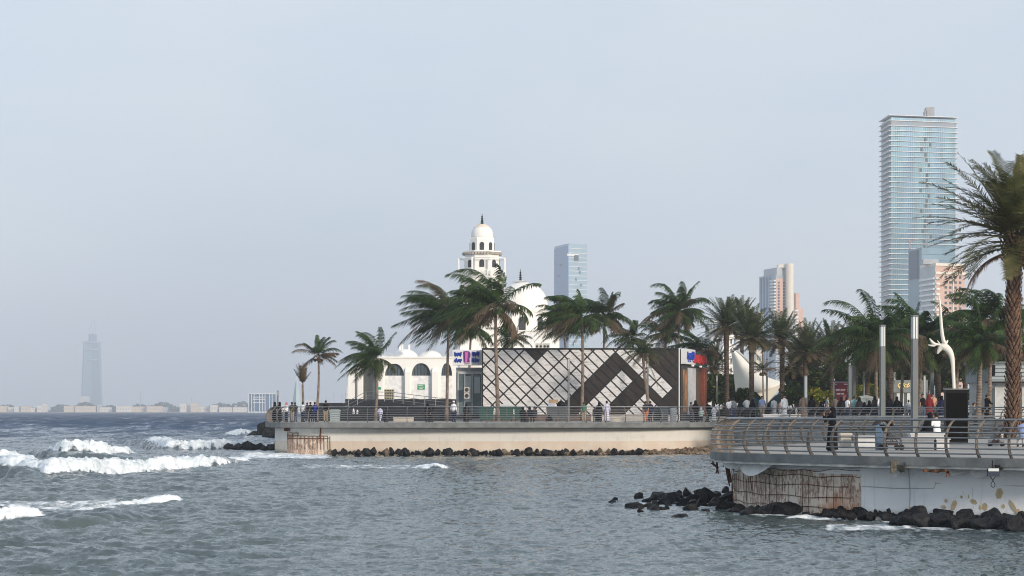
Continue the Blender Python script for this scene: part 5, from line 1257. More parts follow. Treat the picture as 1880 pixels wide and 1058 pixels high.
# ---- broadleaf masses, hedge and bushes
def bushy(name, label, cat, px0, px1, r0, r1, Y, dep, m, n, leaf, seed, yellow=0.0, trunk=False, group=None):
    r = random.Random(seed); x0, x1 = W(px0, Y)[0], W(px1, Y)[0]; zt, zb = ZZ(r0, Y), ZZ(r1, Y); cx = (x0+x1)/2
    t = thing(name, label, cat, (cx, Y, ZF), 0, group); mb = MB(); dry = []
    lobes = [(r.uniform(x0, x1), Y+r.uniform(-dep, dep)/2, r.uniform(zb+.35*(zt-zb), zt-.12*(zt-zb)), r.uniform(.16, .30)*min(x1-x0, (zt-zb)*1.6)) for _ in range(16)]
    for i in range(n):
        lx, ly, lz, lr = lobes[r.randrange(16)]
        u = Vector((r.gauss(0, 1), r.gauss(0, 1), r.gauss(0, 1))).normalized()*lr*r.uniform(.55, 1.05)
        q = Vector((lx, ly, lz))+u
        if q.z > zt+.1 or q.z < ZF+.05: continue
        q -= t.location; a = Vector((r.gauss(0, 1), r.gauss(0, 1), r.gauss(0, .6))).normalized(); b = a.cross(Vector((r.random(), r.random(), r.random()))).normalized(); s = leaf*r.uniform(.6, 1.2)
        k = len(mb.v); mb.add([q-a*s, q-b*s*.45, q+a*s, q+b*s*.45], [(0, 1, 2, 3)]); dry += [1.0 if r.random() < yellow else r.random()*.12]*4
    finish(mb, dry, 'crown' if trunk else 'foliage', m, t)
    st = MB()
    for i in range(5 if trunk else 3):
        lx, ly, lz, lr = lobes[i]; bx = cx+(lx-cx)*.25
        st.tube([(bx, Y, ZF-.05), ((bx+lx)/2, (Y+ly)/2, (ZF+lz)/2), (lx, ly, lz)], [.16 if trunk else .05, .1 if trunk else .035, .02], 6)
    st.build('trunk' if trunk else 'stem', T_date, t); return t
for i, (a, b, r0, Y, lab) in enumerate(((1440, 1500, 668, 262, 'dark broadleaf tree behind the man in the white robe'), (1488, 1552, 636, 275, 'tall dense tree behind the dark red poster'), (1540, 1600, 650, 268, 'dense dark tree right of the poster'), (1590, 1660, 650, 255, 'dark tree behind the left light column'),
      (1650, 1725, 640, 262, 'dark tree above the yellow shop lettering'), (1715, 1790, 630, 250, 'grey green tree behind the white sculpture'), (1770, 1850, 626, 240, 'grey green tree above the white car'), (1290, 1350, 690, 270, 'low dark tree behind the kiosk entrance'), (1345, 1400, 690, 275, 'low tree under the white sail canopy'), (1840, 1960, 630, 215, 'dark tree behind the grey shop roof'))):
    bushy('broadleaf_tree', lab, 'tree', a, b, r0, 752, Y, 8, L_tree, 3800, .42, 100+i, .01, True)
for i, (a, b, r0, Y, m_, ye, lab) in enumerate(((1492, 1532, 711, 236, L_bush, .3, 'yellow-green flowering bush left of the dark red poster'), (1444, 1478, 717, 240, L_tree, .02, 'green bush left of the yellow-green bush'), (1352, 1382, 714, 230, L_tree, .02, 'dark bush at the foot of the white sail canopy'), (1564, 1600, 706, 228, L_bush, .2, 'light green bush between the light columns right of the poster'),
      (1592, 1625, 712, 226, L_bush, .15, 'light green bush behind the grey cabinet'), (1286, 1310, 706, 240, L_tree, .02, 'small dark bush right of the kiosk entrance'), (1765, 1800, 716, 232, L_tree, .02, 'green bush behind the white car'))):
    bushy('bush', lab, 'bush', a, b, r0, 750, Y, 2.5, m_, 2200, .2, 200+i, ye)
hd = MB(); rr_ = random.Random(9); x0, x1 = W(1300, 245)[0], W(1800, 228)[0]; dry = []
for i in range(9000):
    f = rr_.random(); q = Vector((x0+(x1-x0)*f, 244-16*f+rr_.uniform(-.7, .7), ZF+rr_.random()**.8*1.15)); a = Vector((rr_.gauss(0, 1), rr_.gauss(0, 1), rr_.gauss(0, .6))).normalized(); b = a.cross(Vector((.3, .5, .8))).normalized(); s = .16
    hd.add([q-a*s, q-b*s*.5, q+a*s, q+b*s*.5], [(0, 1, 2, 3)]); dry += [rr_.random()*.1]*4
o = finish(hd, dry, 'hedge', L_tree, None); tag(o, kind='stuff')
# ================================================================ PEOPLE
M_skin = mat('skin', (.36, .20, .13), .6, .08, 8); M_hair = mat('dark_hair', (.012, .010, .009), .6)
def cloth(name, c, v=.12): return mat('cloth_'+name, c, .9, v, 6, bump=.006, spec=.08)
CL = {'black': (.010, .010, .012), 'white': (.82, .83, .85), 'lavender': (.55, .56, .72), 'navy': (.02, .025, .06), 'royal': (.02, .04, .30), 'khaki': (.33, .25, .16), 'olive': (.05, .055, .04), 'grey': (.28, .29, .31), 'brown': (.17, .13, .11),
      'teal': (.20, .36, .38), 'blue': (.25, .32, .52), 'orange': (.50, .12, .04), 'green': (.05, .16, .11), 'peach': (.50, .30, .22), 'red': (.20, .03, .03), 'pink': (.40, .18, .18), 'denim': (.06, .08, .13), 'pale': (.50, .52, .54), 'charcoal': (.03, .03, .035), 'mint': (.42, .55, .52)}
def C_(k): return cloth(k, CL[k])
def skin_mesh(V, E, lv=1):
    me = bpy.data.meshes.new('tmp'); me.from_pydata([v[0] for v in V], E, []); me.update()
    o = bpy.data.objects.new('tmp', me); COL.objects.link(o)
    md = o.modifiers.new('s', 'SKIN'); md.use_smooth_shade = True
    for i, v in enumerate(V): me.skin_vertices[0].data[i].radius = (v[1], v[2] if len(v) > 2 else v[1])
    me.skin_vertices[0].data[0].use_root = True
    sb = o.modifiers.new('u', 'SUBSURF'); sb.levels = lv; sb.render_levels = lv
    dg = bpy.context.evaluated_depsgraph_get(); dg.update(); ev = o.evaluated_get(dg); res = bpy.data.meshes.new_from_object(ev)
    bpy.data.objects.remove(o); bpy.data.meshes.remove(me); return res
def arms_for(pose, s):
    sh = (.175*s, 0, 1.38)
    if pose == 'rail': return [sh, (.24*s, -.10, 1.13), (.16*s, -.33, 1.10)]
    if pose == 'phone' and s < 0: return [sh, (-.22, -.18, 1.18), (-.10, -.30, 1.42)]
    if pose == 'phone': return [sh, (.24, -.02, 1.12), (.14, -.22, 1.05)]
    if pose == 'walk': return [sh, (.22*s, .08*s, 1.11), (.24*s, -.12*s, .88)]
    if pose == 'sit': return [sh, (.23*s, -.06, 1.12), (.12*s, -.30, 1.02)]
    return [sh, (.23*s, .02, 1.11), (.24*s, -.04, .85)]
def legs_for(pose, s):
    if pose == 'sit': return [(.09*s, 0, .90), (.12*s, -.42, .93), (.12*s, -.44, .52), (.12*s, -.56, .46)]
    if pose == 'walk': return [(.09*s, 0, .90), (.09*s, -.10*s-.04, .50), (.08*s, -.22*s+.06, .08), (.08*s, -.22*s-.09, .035)]
    return [(.09*s, 0, .90), (.10*s, -.015, .49), (.10*s, .02, .08), (.11*s, -.13, .035)]
def body_mesh(pose):
    V = [((0, 0, .94), .14, .10), ((0, .0, 1.15), .125, .095), ((0, 0, 1.36), .13, .085), ((0, 0, 1.47), .055, .055), ((0, -.01, 1.56), .075, .088), ((0, 0, 1.64), .072, .085), ((0, -.10, 1.555), .016, .018), ((.086, .005, 1.575), .012, .02), ((-.086, .005, 1.575), .012, .02), ((0, -.075, 1.505), .03, .03)]
    E = [(0, 1), (1, 2), (2, 3), (3, 4), (4, 5), (4, 6), (4, 7), (4, 8), (4, 9)]
    for s in (1, -1):
        A = arms_for(pose, s); b = len(V); V += [(A[0], .055), (A[1], .042), (A[2], .027)]; E += [(2, b), (b, b+1), (b+1, b+2)]
        w, e = Vector(A[2]), Vector(A[1]); d = (w-e).normalized(); sd_ = d.cross(Vector((0, 0, 1))); sd_ = sd_.normalized() if sd_.length > .1 else Vector((0, -1, 0)); nn = sd_.cross(d)
        pm = w+d*.075; V.append((tuple(pm), .036, .018)); E.append((b+2, b+3))
        for k, (off, L) in enumerate(((-.027, .062), (-.009, .075), (.009, .070), (.027, .055))):
            q0 = pm+d*.025+sd_*off; q1 = q0+d*L*.55-nn*.006; q2 = q1+d*L*.4-nn*.02; c = len(V)
            V += [(tuple(q0), .009), (tuple(q1), .008), (tuple(q2), .0065)]; E += [(b+3, c), (c, c+1), (c+1, c+2)]
        th = w+d*.03+sd_*.036; c = len(V); V += [(tuple(th), .011), (tuple(th+d*.04+sd_*.018), .009)]; E += [(b+2, c), (c, c+1)]
        Lg = legs_for(pose, s); b = len(V); V += [(Lg[0], .085), (Lg[1], .058), (Lg[2], .038), (Lg[3], .032, .022)]; E += [(0, b), (b, b+1), (b+1, b+2), (b+2, b+3)]
    return skin_mesh(V, E)
def ring(cx, cy, z, rx, ry, n=22, fold=0.0, ph=0.0):
    return [(cx+(rx*(1+fold*math.sin(7*2*math.pi*k/n+ph)))*math.cos(2*math.pi*k/n), cy+(ry*(1+fold*math.sin(5*2*math.pi*k/n+ph*2)))*math.sin(2*math.pi*k/n), z) for k in range(n)]
def sleeve(mb, pose, s, r0, r1, frac=1.0, rad_el=None):
    A = [Vector(p) for p in arms_for(pose, s)]; A[0] = A[0]+Vector((-.03*s, 0, .01)); e = A[1].lerp(A[2], .92) if frac >= 1 else A[0].lerp(A[1], frac)
    pts = [A[0], A[0].lerp(A[1], .5), A[1], e] if frac >= 1 else [A[0], A[0].lerp(A[1], frac*.5), e]
    n = len(pts); mb.tube(pts, [r0+(r1-r0)*i/(n-1) for i in range(n)], 9)
def garment(kind, pose, r=None):
    """returns list of (part name, builder, colour slot)"""
    out = []
    if kind in ('abaya', 'thobe'):
        w = 1.0 if kind == 'abaya' else .86; mb = MB()
        if pose == 'sit':
            mb.rings([ring(0, 0, 1.475, .06, .055), ring(0, 0, 1.43, .15*w, .10), ring(0, 0, 1.36, .205*w, .125), ring(0, .01, 1.15, .185*w, .14, fold=.02), ring(0, .0, .98, .22*w, .19, fold=.03), ring(0, -.02, .86, .24*w, .22)])
            mb.tube([(0, .02, .96), (0, -.2, .96), (0, -.40, .94), (0, -.48, .80), (0, -.47, .62), (0, -.50, .50)], [.18*w, .20*w, .21*w, .20*w, .20*w, .22*w], 14, flat=.62)
        else:
            st = .07 if pose == 'walk' else 0
            mb.rings([ring(0, 0, 1.475, .06, .055), ring(0, 0, 1.43, .15*w, .095), ring(0, 0, 1.37, .205*w, .12), ring(0, 0, 1.20, .19*w, .135), ring(0, 0, 1.02, .185*w, .145, fold=.02), ring(0, 0, .85, .215*w, .17, fold=.03, ph=1), ring(0, -.01, .55, .225*w, .19+st, fold=.05, ph=1.5), ring(0, -.01, .25, .245*w, .20+st*2, fold=.07, ph=2), ring(0, -.01, .06 if kind == 'abaya' else .10, .265*w, .215+st*2.4, fold=.08, ph=2.3)])
        for s in (1, -1): sleeve(mb, pose, s, .075, .075 if kind == 'abaya' else .055)
        out.append(('robe', mb, 0))
    else:
        mb = MB(); mb.rings([ring(0, 0, 1.48, .058, .055), ring(0, 0, 1.435, .14, .09), ring(0, 0, 1.38, .20, .115), ring(0, 0, 1.20, .185, .13, fold=.02), ring(0, 0, 1.0, .175, .13, fold=.03), ring(0, 0, .87, .19, .14, fold=.02)])
        for s in (1, -1): sleeve(mb, pose, s, .075, .06, .8 if kind == 'casual' else 1.0)
        out.append(('shirt', mb, 0)); mb = MB()
        for s in (1, -1):
            Lg = [Vector(p) for p in legs_for(pose, s)]; mb.tube([Lg[0]+Vector((0, 0, .04)), Lg[0].lerp(Lg[1], .5), Lg[1], Lg[1].lerp(Lg[2], .55), Lg[2]], [.115, .10, .078, .068, .066], 10)
        mb.rings([ring(0, 0, .80, .17, .12), ring(0, 0, .9, .178, .13), ring(0, 0, .98, .165, .12)]); out.append(('trousers', mb, 1))
    if kind != 'abaya' or pose in ('sit', 'walk', 'stand', 'phone', 'rail'):
        mb = MB()
        for s in (1, -1):
            Lg = [Vector(p) for p in legs_for(pose, s)]; mb.tube([Lg[2]+Vector((0, .05, -.03)), Lg[2]+Vector((0, -.02, -.035)), Lg[3]+Vector((0, -.02, 0))], [.04, .048, .036], 8, flat=.75)
        out.append(('shoes', mb, 2))
    return out
def headwear(kind):
    mb = MB()
    if kind == 'scarf':
        mb.rings([ring(0, .015, 1.40, .17, .12, fold=.03), ring(0, .02, 1.46, .11, .10, fold=.02), ring(0, .03, 1.53, .105, .105), ring(0, .025, 1.60, .108, .115), ring(0, .02, 1.66, .10, .115), ring(0, .02, 1.71, .07, .08), ring(0, .02, 1.735, .02, .025)])
    elif kind == 'cap':
        mb.rings([ring(0, .005, 1.61, .094, .108), ring(0, .005, 1.66, .092, .105), ring(0, .005, 1.705, .07, .08), ring(0, .005, 1.715, .02, .02)])
    else:
        mb.rings([ring(0, .035, 1.53, .075, .07), ring(0, .03, 1.58, .088, .085), ring(0, .015, 1.64, .09, .105), ring(0, .01, 1.69, .075, .09), ring(0, .01, 1.72, .02, .03)])
    return mb
_bm = {}; _gm = {}; _hm = {}
def mesh_of(mb, name):
    me = bpy.data.meshes.new(name); me.from_pydata(mb.v, [], mb.f); me.update(); me.polygons.foreach_set('use_smooth', [True]*len(me.polygons)); return me
def child(name, me, par, m):
    me2 = me
    if not me.materials: me.materials.append(m)
    o = bpy.data.objects.new(name, me2); COL.objects.link(o); o.parent = par
    o.material_slots[0].link = 'OBJECT'; o.material_slots[0].material = m; return o
def person(px, Y, kind, c, pose, face, label, h=1.7, zb=None, group=None, head=None, veil=False):
    if pose not in _bm: _bm[pose] = body_mesh(pose)
    key = (kind, pose)
    if key not in _gm: _gm[key] = [(n, mesh_of(mb, n), s) for n, mb, s in garment(kind, pose)]
    head = head or ('scarf' if kind == 'abaya' else 'hair')
    if head not in _hm: _hm[head] = mesh_of(headwear(head), head)
    x, y = W(px, Y); z = ZF if zb is None else zb
    t = thing('person', label, 'person', (x, y, z), R(face), group); s = h/1.7; t.scale = (s, s, s)
    cs = c if isinstance(c, tuple) else (c, 'denim')
    sitdz = -.45 if pose == 'sit' else 0
    b = child('body', _bm[pose], t, M_skin); parts = [b]
    for n, me, sl_ in _gm[key]: parts.append(child(n, me, t, C_(cs[0]) if sl_ == 0 else C_(cs[1]) if sl_ == 1 else C_('charcoal')))
    nm = {'scarf': 'headscarf', 'hair': 'hair', 'cap': 'cap'}[head]
    parts.append(child(nm, _hm[head], t, C_(cs[2] if len(cs) > 2 else 'black') if head != 'hair' else M_hair))
    if pose == 'sit': 
        for q in parts: q.location = (0, 0, sitdz)
    return t
PE = [
 # far pier tip
 (504, 187, 'abaya', 'black', 'rail', -80, 'woman in black robe leaning at the far left end of the railing'),
 (513, 188.5, 'abaya', 'black', 'phone', -60, 'woman in black robe, second from the left end of the railing'),
 (526, 186, 'shirtl', ('white', 'charcoal', 'pink'), 'rail', -50, 'woman with pinkish headscarf and white top at the railing tip', 1.68, 'scarf'),
 (536, 188, 'casual', ('olive', 'khaki'), 'rail', 200, 'man in dark olive shirt near the tip of the far pier'),
 (542, 194, 'casual', ('charcoal', 'denim'), 'stand', 160, 'man in charcoal shirt behind the olive shirt man'),
 (556, 189, 'casual', ('white', 'denim'), 'stand', 150, 'man in white shirt below the small dead palm'),
 (564, 196, 'casual', ('charcoal', 'charcoal'), 'stand', 190, 'person in dark clothes between the dead palm and the young palm'),
 (570, 187, 'shirtl', ('black', 'black'), 'rail', 170, 'person in black beside the royal blue shirt'),
 (578, 187.5, 'shirtl', ('royal', 'navy'), 'rail', 185, 'person in royal blue shirt at the trunk of the young palm'),
 (598, 186.5, 'casual', ('black', 'khaki'), 'phone', 190, 'man in black t-shirt and khaki trousers raising a hand', 1.86),
 (608, 190, 'casual', ('navy', 'navy'), 'sit', 150, 'person in navy sitting behind the khaki trousers man'),
 (649, 215, 'casual', ('white', 'white'), 'stand', 90, 'child in white at the foot of the mosque ramp', 1.35),
 (656, 218, 'casual', ('white', 'charcoal'), 'stand', -60, 'small child in white shirt beside the ramp', 1.2),
 (698, 183.5, 'shirtl', ('lavender', 'lavender'), 'walk', 160, 'child in pale patterned clothes climbing at the railing', 1.35),
 (710, 186, 'abaya', 'black', 'sit', 190, 'woman in black sitting by the windblown palm trunk'),
 (785, 186, 'abaya', 'black', 'stand', 170, 'woman in black robe left of the striped stroller bags', 1.62),
 (795, 187.5, 'abaya', 'charcoal', 'sit', 200, 'woman in charcoal sitting left of the man in the white cap'),
 (833, 186, 'shirtl', ('white', 'navy', 'white'), 'stand', 150, 'man in white cap and white sleeves below the kiosk sign', 1.82, 'cap'),
 (856, 185, 'abaya', 'black', 'stand', 180, 'short woman in black robe in front of the kiosk glass front', 1.55),
 (960, 187, 'abaya', 'black', 'sit', 180, 'woman in black sitting left, below the marble cladding', 1.8),
 (972, 187, 'abaya', 'black', 'sit', 210, 'woman in black sitting right, below the marble cladding', 1.85),
 (981, 189, 'shirtl', ('charcoal', 'charcoal'), 'sit', 200, 'man in charcoal sitting beside two women in black', 1.85),
 (1072, 190, 'casual', ('green', 'khaki'), 'stand', 170, 'man in green shirt in front of the middle palm trunk'),
 (1092, 186, 'casual', ('charcoal', 'denim'), 'stand', 190, 'child in dark clothes beside the woman in black robe', 1.35),
 (1100, 185, 'abaya', 'black', 'stand', 185, 'woman in black robe left of the man in the pale robe', 1.72),
 (1114, 185, 'thobe', 'lavender', 'stand', 175, 'man in long pale lavender robe at the far pier railing', 1.82),
 (1185, 186, 'casual', ('charcoal', 'orange'), 'stand', 180, 'person in dark top and orange trousers under the drooping palm', 1.78),
 (1194, 187, 'shirtl', ('navy', 'navy'), 'stand', 160, 'man in navy beside the orange trousers', 1.8),
 (1269, 190, 'shirtl', ('brown', 'denim'), 'stand', 120, 'woman in brown jacket left of the tall woman in black'),
 (1277, 188, 'abaya', 'black', 'stand', 160, 'tall woman in black robe at the kiosk entrance', 1.85),
 (1287, 190, 'shirtl', ('mint', 'denim', 'pale'), 'sit', 180, 'woman in mint top sitting near the kiosk entrance', 1.8, 'scarf'),
 (1299, 192, 'shirtl', ('black', 'black'), 'rail', 110, 'man in black right of the kiosk entrance', 1.82),
 (1311, 193, 'thobe', 'white', 'stand', 200, 'child in white robe right of the kiosk', 1.5),
 (1316, 197, 'casual', ('white', 'denim'), 'stand', 150, 'man in white t-shirt behind the child in the white robe'),
]
PT = [
 (1382, 'abaya', 'black', 'stand', 150, 'woman in black robe right of the light grey hoodie', 1.6), (1421, 'thobe', 'pale', 'stand', 200, 'man in pale grey robe between the blue shirt man and the child in peach', 1.7), (1519, 'casual', ('grey', 'charcoal'), 'walk', 90, 'man in grey t-shirt walking left of the poster', 1.74), (1578, 'abaya', 'charcoal', 'stand', 170, 'woman in charcoal robe right of the broad man in teal', 1.62), (1681, 'shirtl', ('navy', 'denim'), 'walk', -90, 'person in navy walking behind the right light column', 1.7), (1740, 'shirtl', ('olive', 'charcoal'), 'stand', 160, 'person in olive jacket behind the tall black box', 1.75),
  # on the terrace behind the bay railing
 (1338, 'casual', ('white', 'denim'), 'stand', 170, 'man in white t-shirt at the left end of the bay railing', 1.6),
 (1347, 'shirtl', ('grey', 'denim'), 'stand', 200, 'woman in grey top at the left end of the bay railing', 1.7),
 (1359, 'abaya', 'black', 'stand', 160, 'short woman in black left of the light grey hoodie', 1.5),
 (1371, 'shirtl', ('pale', 'charcoal'), 'rail', 190, 'person in light grey hoodie at the bay railing', 1.75),
 (1399, 'casual', ('blue', 'khaki'), 'stand', 10, 'bearded man in blue shirt in front of the sail canopy', 1.85),
 (1411, 'abaya', 'black', 'sit', 150, 'woman in black bending beside the blue shirt man', 1.7),
 (1432, 'casual', ('peach', 'pale'), 'stand', 60, 'child in yellowish top left of the man in white', 1.45),
 (1440, 'thobe', 'white', 'stand', 20, 'man in white robe below the right tip of the sail canopy', 1.88),
 (1441, 'shirtl', ('navy', 'denim'), 'rail', 200, 'man in dark blue jacket in front of the man in white robe', 1.62),
 (1462, 'casual', ('white', 'white'), 'stand', 90, 'toddler in white between the dark jacket and the brown robe', 1.0),
 (1474, 'thobe', 'brown', 'stand', 185, 'man in long grey-brown robe seen from behind', 1.88),
 (1490, 'abaya', 'black', 'stand', 170, 'woman in black robe beside the man in brown robe', 1.78),
 (1507, 'abaya', 'black', 'sit', 190, 'woman in black sitting below the yellow-green bush', 1.8),
 (1534, 'shirtl', ('brown', 'denim'), 'stand', 150, 'person in brown top in front of the dark red poster', 1.72),
 (1545, 'abaya', 'black', 'stand', 180, 'woman in wide black robe under the poster', 1.66),
 (1556, 'casual', ('white', 'denim'), 'stand', 120, 'person in white t-shirt right of the woman under the poster', 1.62),
 (1568, 'casual', ('teal', 'charcoal'), 'stand', 180, 'broad man in teal t-shirt seen from behind', 1.72),
 (1587, 'abaya', 'black', 'sit', 180, 'woman in black sitting in front of the grey cabinet', 1.7),
 (1596, 'abaya', 'black', 'sit', 160, 'woman in black sitting right of the grey cabinet', 1.85),
 (1606, 'abaya', 'charcoal', 'stand', 200, 'woman in charcoal robe left of the left light column', 1.7),
 (1617, 'thobe', 'white', 'stand', 30, 'bald man in white robe half hidden by the left light column', 1.82),
 (1632, 'abaya', 'black', 'stand', 170, 'woman in black robe right of the left light column', 1.75),
 (1647, 'abaya', 'black', 'stand', 140, 'woman in black below the yellow shop lettering', 1.62),
 (1654, 'abaya', 'navy', 'sit', 200, 'woman in navy sitting below the yellow shop lettering', 1.7),
 (1668, 'casual', ('pale', 'denim'), 'stand', 180, 'child in pale top left of the right light column', 1.4),
 (1694, 'casual', ('black', 'denim'), 'stand', 40, 'man in black t-shirt right of the right light column', 1.8),
 (1706, 'abaya', ('red', 'red', 'red'), 'stand', 160, 'woman in dark red behind the peach shirt man', 1.75),
 (1713, 'casual', ('peach', 'denim'), 'phone', 10, 'man in peach shirt with a shoulder strap', 1.84),
 (1729, 'abaya', 'navy', 'stand', 170, 'woman in navy left of the tall black box', 1.65),
 (1788, 'shirtl', ('grey', 'charcoal'), 'sit', 90, 'person in grey squatting in front of the white car', 1.6),
 (1797, 'abaya', 'black', 'sit', 60, 'woman in black sitting by the smooth palm trunk', 1.9),
 (1812, 'shirtl', ('black', 'black'), 'rail', 120, 'person in black bending behind the smooth palm trunk', 1.7),
]
def bay_y(px):
    best = min(BAY, key=lambda p: abs(p.x/p.y*FPX+940-px)); return best.y
for i, e in enumerate(PE):
    px, Y, kind, c, pose, face, lab = e[:7]; h = e[7] if len(e) > 7 else 1.72; hd_ = e[8] if len(e) > 8 else None
    person(px, Y, kind, c, pose, face, lab, h, ZF, None, hd_)
rp_ = random.Random(3)
for e in PT:
    px, kind, c, pose, face, lab, h = e; person(px, bay_y(px)+rp_.uniform(2, 5), kind, c, pose, face, lab, h*1.05, ZT)
person(1528, 81.5, 'abaya', 'black', 'phone', -70, 'woman in full black robe standing alone at the curved near railing', 1.62, ZN)
person(1707, 91, 'abaya', 'black', 'sit', 200, 'woman in black sitting on the bench beside the man in white', 1.72, ZN+.16)
person(1718.5, 91, 'thobe', 'white', 'sit', 215, 'man in white sitting on the near bench, head turned to the woman', 1.74, ZN+.16)
person(1878, 92, 'casual', ('blue', 'pale'), 'sit', 180, 'person in light blue sitting right of the big date palm', 1.6, ZN)
# ================================================================ STREET FURNITURE
M_col = mat('grey_column_paint', (.12, .135, .14), .5, .08, .7); M_lens = mat('frosted_light_panel', (.60, .64, .64), .3, .05, 2); M_blk = mat('black_panel', (.008, .008, .009), .45, .1, 2, spec=.12)
def light_column(px, top, base, Y, w, label, lens, zb, group=None):
    x, y = W(px, Y); h = ZZ(top, Y)-zb; t = thing('light_column', label, 'street lamp', (x, y, zb), R(12), group)
    L = lens/FPX*Y
    MB().cbox((0, 0, 0), (w, w, h-L), 0, .01).build('column', M_col, t, local=True)
    b = MB().cbox((0, 0, h-L), (w*.9, w*.9, L-.06)); b.build('light_panel', M_lens, t, local=True)
    f = MB()
    for a, c in ((-1, -1), (1, -1), (1, 1), (-1, 1)): f.box(a*w/2-.015, a*w/2+.015, c*w/2-.015, c*w/2+.015, h-L, h-.05)
    f.box(-.012, .012, -w/2-.01, -w/2+.02, h-L, h-.05); f.build('light_frame', M_col, t, local=True)
    MB().cbox((0, 0, h-.05), (w*1.08, w*1.08, .09), 0, .02).build('cap', M_col, t, local=True)
    MB().cbox((0, 0, -.01), (w*1.5, w*1.5, .05), 0, .01).build('base_plate', M_col, t, local=True)
light_column(1620, 598, 790, 112, .24, 'left of the two tall light columns on the near pier', 38, ZN)
light_column(1679, 580, 804, 112, .29, 'right and taller of the two tall light columns on the near pier', 42, ZN)
for px, top, Y, w, ln, zb, lab in ((1044, 658, 196, .16, 20, ZF, 'thin light column in front of the white marble cladding'), (1189, 650, 215, .17, 24, ZF, 'thin light column beside the drooping palm trunk'), (1560, 652, 200, .28, 18, ZF, 'left column of the pair right of the poster'), (1568, 650, 203, .28, 18, ZF, 'right column of the pair right of the poster'),
        (1587, 683, 215, .26, 0.1, ZF, 'plain grey column behind the teal t-shirt man'), (1642, 684, 225, .22, 15, ZF, 'distant light column left of the yellow shop lettering'), (1711, 650, 190, .28, 18, ZF, 'light column behind the peach shirt man'), (1722, 674, 215, .20, 20, ZF, 'light column just left of the tall black box'),
        (1758, 686, 240, .16, 20, ZF, 'slim light column between the sculpture and the white car'), (1479, 690, 205, .24, 40, ZF, 'pale column behind the man in brown robe'), (1408, 660, 240, .17, 30, ZF, 'thin light column behind the sail canopy'), (1316, 690, 230, .14, 10, ZF, 'thin light column right of the kiosk'), (1697, 690, 215, .2, 60, ZF, 'pale column right of the right light column'), (510, 718, 190, .12, 8, ZF, 'short light column at the tip of the far pier')):
    light_column(px, top, 0, Y, w, lab, ln, zb)
def sculpture():
    Y = 138; x, y = W(1750, Y); t = thing('sculpture', 'white curved steel sculpture like a tall hooked calligraphy stroke', 'sculpture', (x, y, ZT)); m = mat('white_steel_paint', (.74, .71, .64), .45, .06, 2); k = Y/FPX
    q = lambda px, row: P(px, row, Y)
    def st(name, pts, rad, n=12, flat=.8):
        pts = [q(*p[:2]) for p in pts]; ii = curve(pts, 5); rr = np.interp(np.linspace(0, 1, len(ii)), np.linspace(0, 1, len(rad)), rad)
        MB().tube(ii, [a*k for a in rr], n, flat=flat).build(name, m, t, smooth=True)
    st('stem', [(1753, 770), (1752.5, 740), (1751.5, 711), (1750, 680), (1748.5, 660), (1744, 647), (1737, 639), (1730, 637), (1725, 642), (1721, 650)], [3, 3, 3, 3.4, 4.2, 6, 7, 6.5, 4, 1.2])
    st('upright', [(1737, 634), (1733, 628), (1730, 615), (1728, 595), (1726.5, 570), (1725, 552), (1723, 541)], [3.6, 4.6, 4.2, 3.6, 3.2, 2.4, .5])
    st('knob', [(1732, 633), (1737, 630), (1740, 625)], [4.2, 3.2, 1.6])
    st('fork', [(1732, 637), (1723, 633), (1716, 632), (1711, 628), (1706.5, 621.5)], [3.4, 2.4, 3.8, 3.4, .9])
    st('fork', [(1718, 632), (1713, 635), (1703.5, 633.5)], [3.6, 3.0, .8])
    st('thorn', [(1728, 636), (1724, 630), (1721, 625)], [2.4, 1.8, .6])
sculpture()
def display_box():
    Y = 100; x, y = W(1755, Y); t = thing('display_box', 'tall plain black box standing on the near pier', 'display box', (x, y, ZN)); k = Y/FPX
    MB().cbox((x, y, ZN), (41*k, .45, (812-713)*k), 0, .02).build('cabinet', M_blk, t)
    MB().cbox((x, y, ZN+(812-713)*k), (43*k, .5, .06), 0, .01).build('top_edge', M_col, t)
    MB().cbox((x, y-.235, ZN+.15), (37*k, .02, (812-713)*k-.3), 0, 0).build('panel', mat('matte_black_face', (.004, .004, .004), .7, spec=.05), t)
display_box()
M_bench = mat('polished_grey_stone', (.24, .26, .28), .5, .15, 2); M_benchw = mat('white_stone', (.52, .53, .53), .7, .06, 2); M_benchb = mat('beige_stone', (.48, .44, .38), .8, .08, 2)
def bench(px0, px1, Y, h, d, m, lab, zb=ZN, cat='bench'):
    x0, x1 = W(px0, Y)[0], W(px1, Y)[0]; t = thing('bench', lab, cat, ((x0+x1)/2, Y, zb))
    MB().cbox(((x0+x1)/2, Y, zb), (x1-x0-.08, d-.1, h-.1)).build('base', m, t)
    MB().cbox(((x0+x1)/2, Y, zb+h-.102), (x1-x0, d, .10), 0, .02).build('seat', m, t)
bench(1652, 1714, 84, .50, .7, M_bench, 'dark grey polished stone bench near the stroller'); bench(1715, 1742, 84, .50, .7, M_benchw, 'white stone block bench at the right end of the dark grey bench')
bench(1668, 1732, 91, .62, .8, M_benchw, 'pale stone bench carrying the seated couple'); bench(1541, 1563, 90, .6, .6, M_benchb, 'beige stone bench behind the woman in full black')
bench(1568, 1607, 89, .50, .7, M_benchw, 'white stone bench left of the blue bin'); bench(1836, 1900, 108, .4, .6, M_benchb, 'beige stone bench behind the big date palm trunk')
bench(1290, 1332, 195, .45, .8, M_benchb, 'pale stone bench on the far pier right of the kiosk', ZF); bench(1120, 1150, 190, .45, .6, M_benchb, 'pale stone bench right of the man in lavender robe', ZF); bench(722, 760, 192, .4, .6, M_benchb, 'pale stone bench right of the climbing child', ZF)
bench(1400, 1470, 178, .4, .6, M_benchw, 'white stone bench behind the bay railing', ZT)
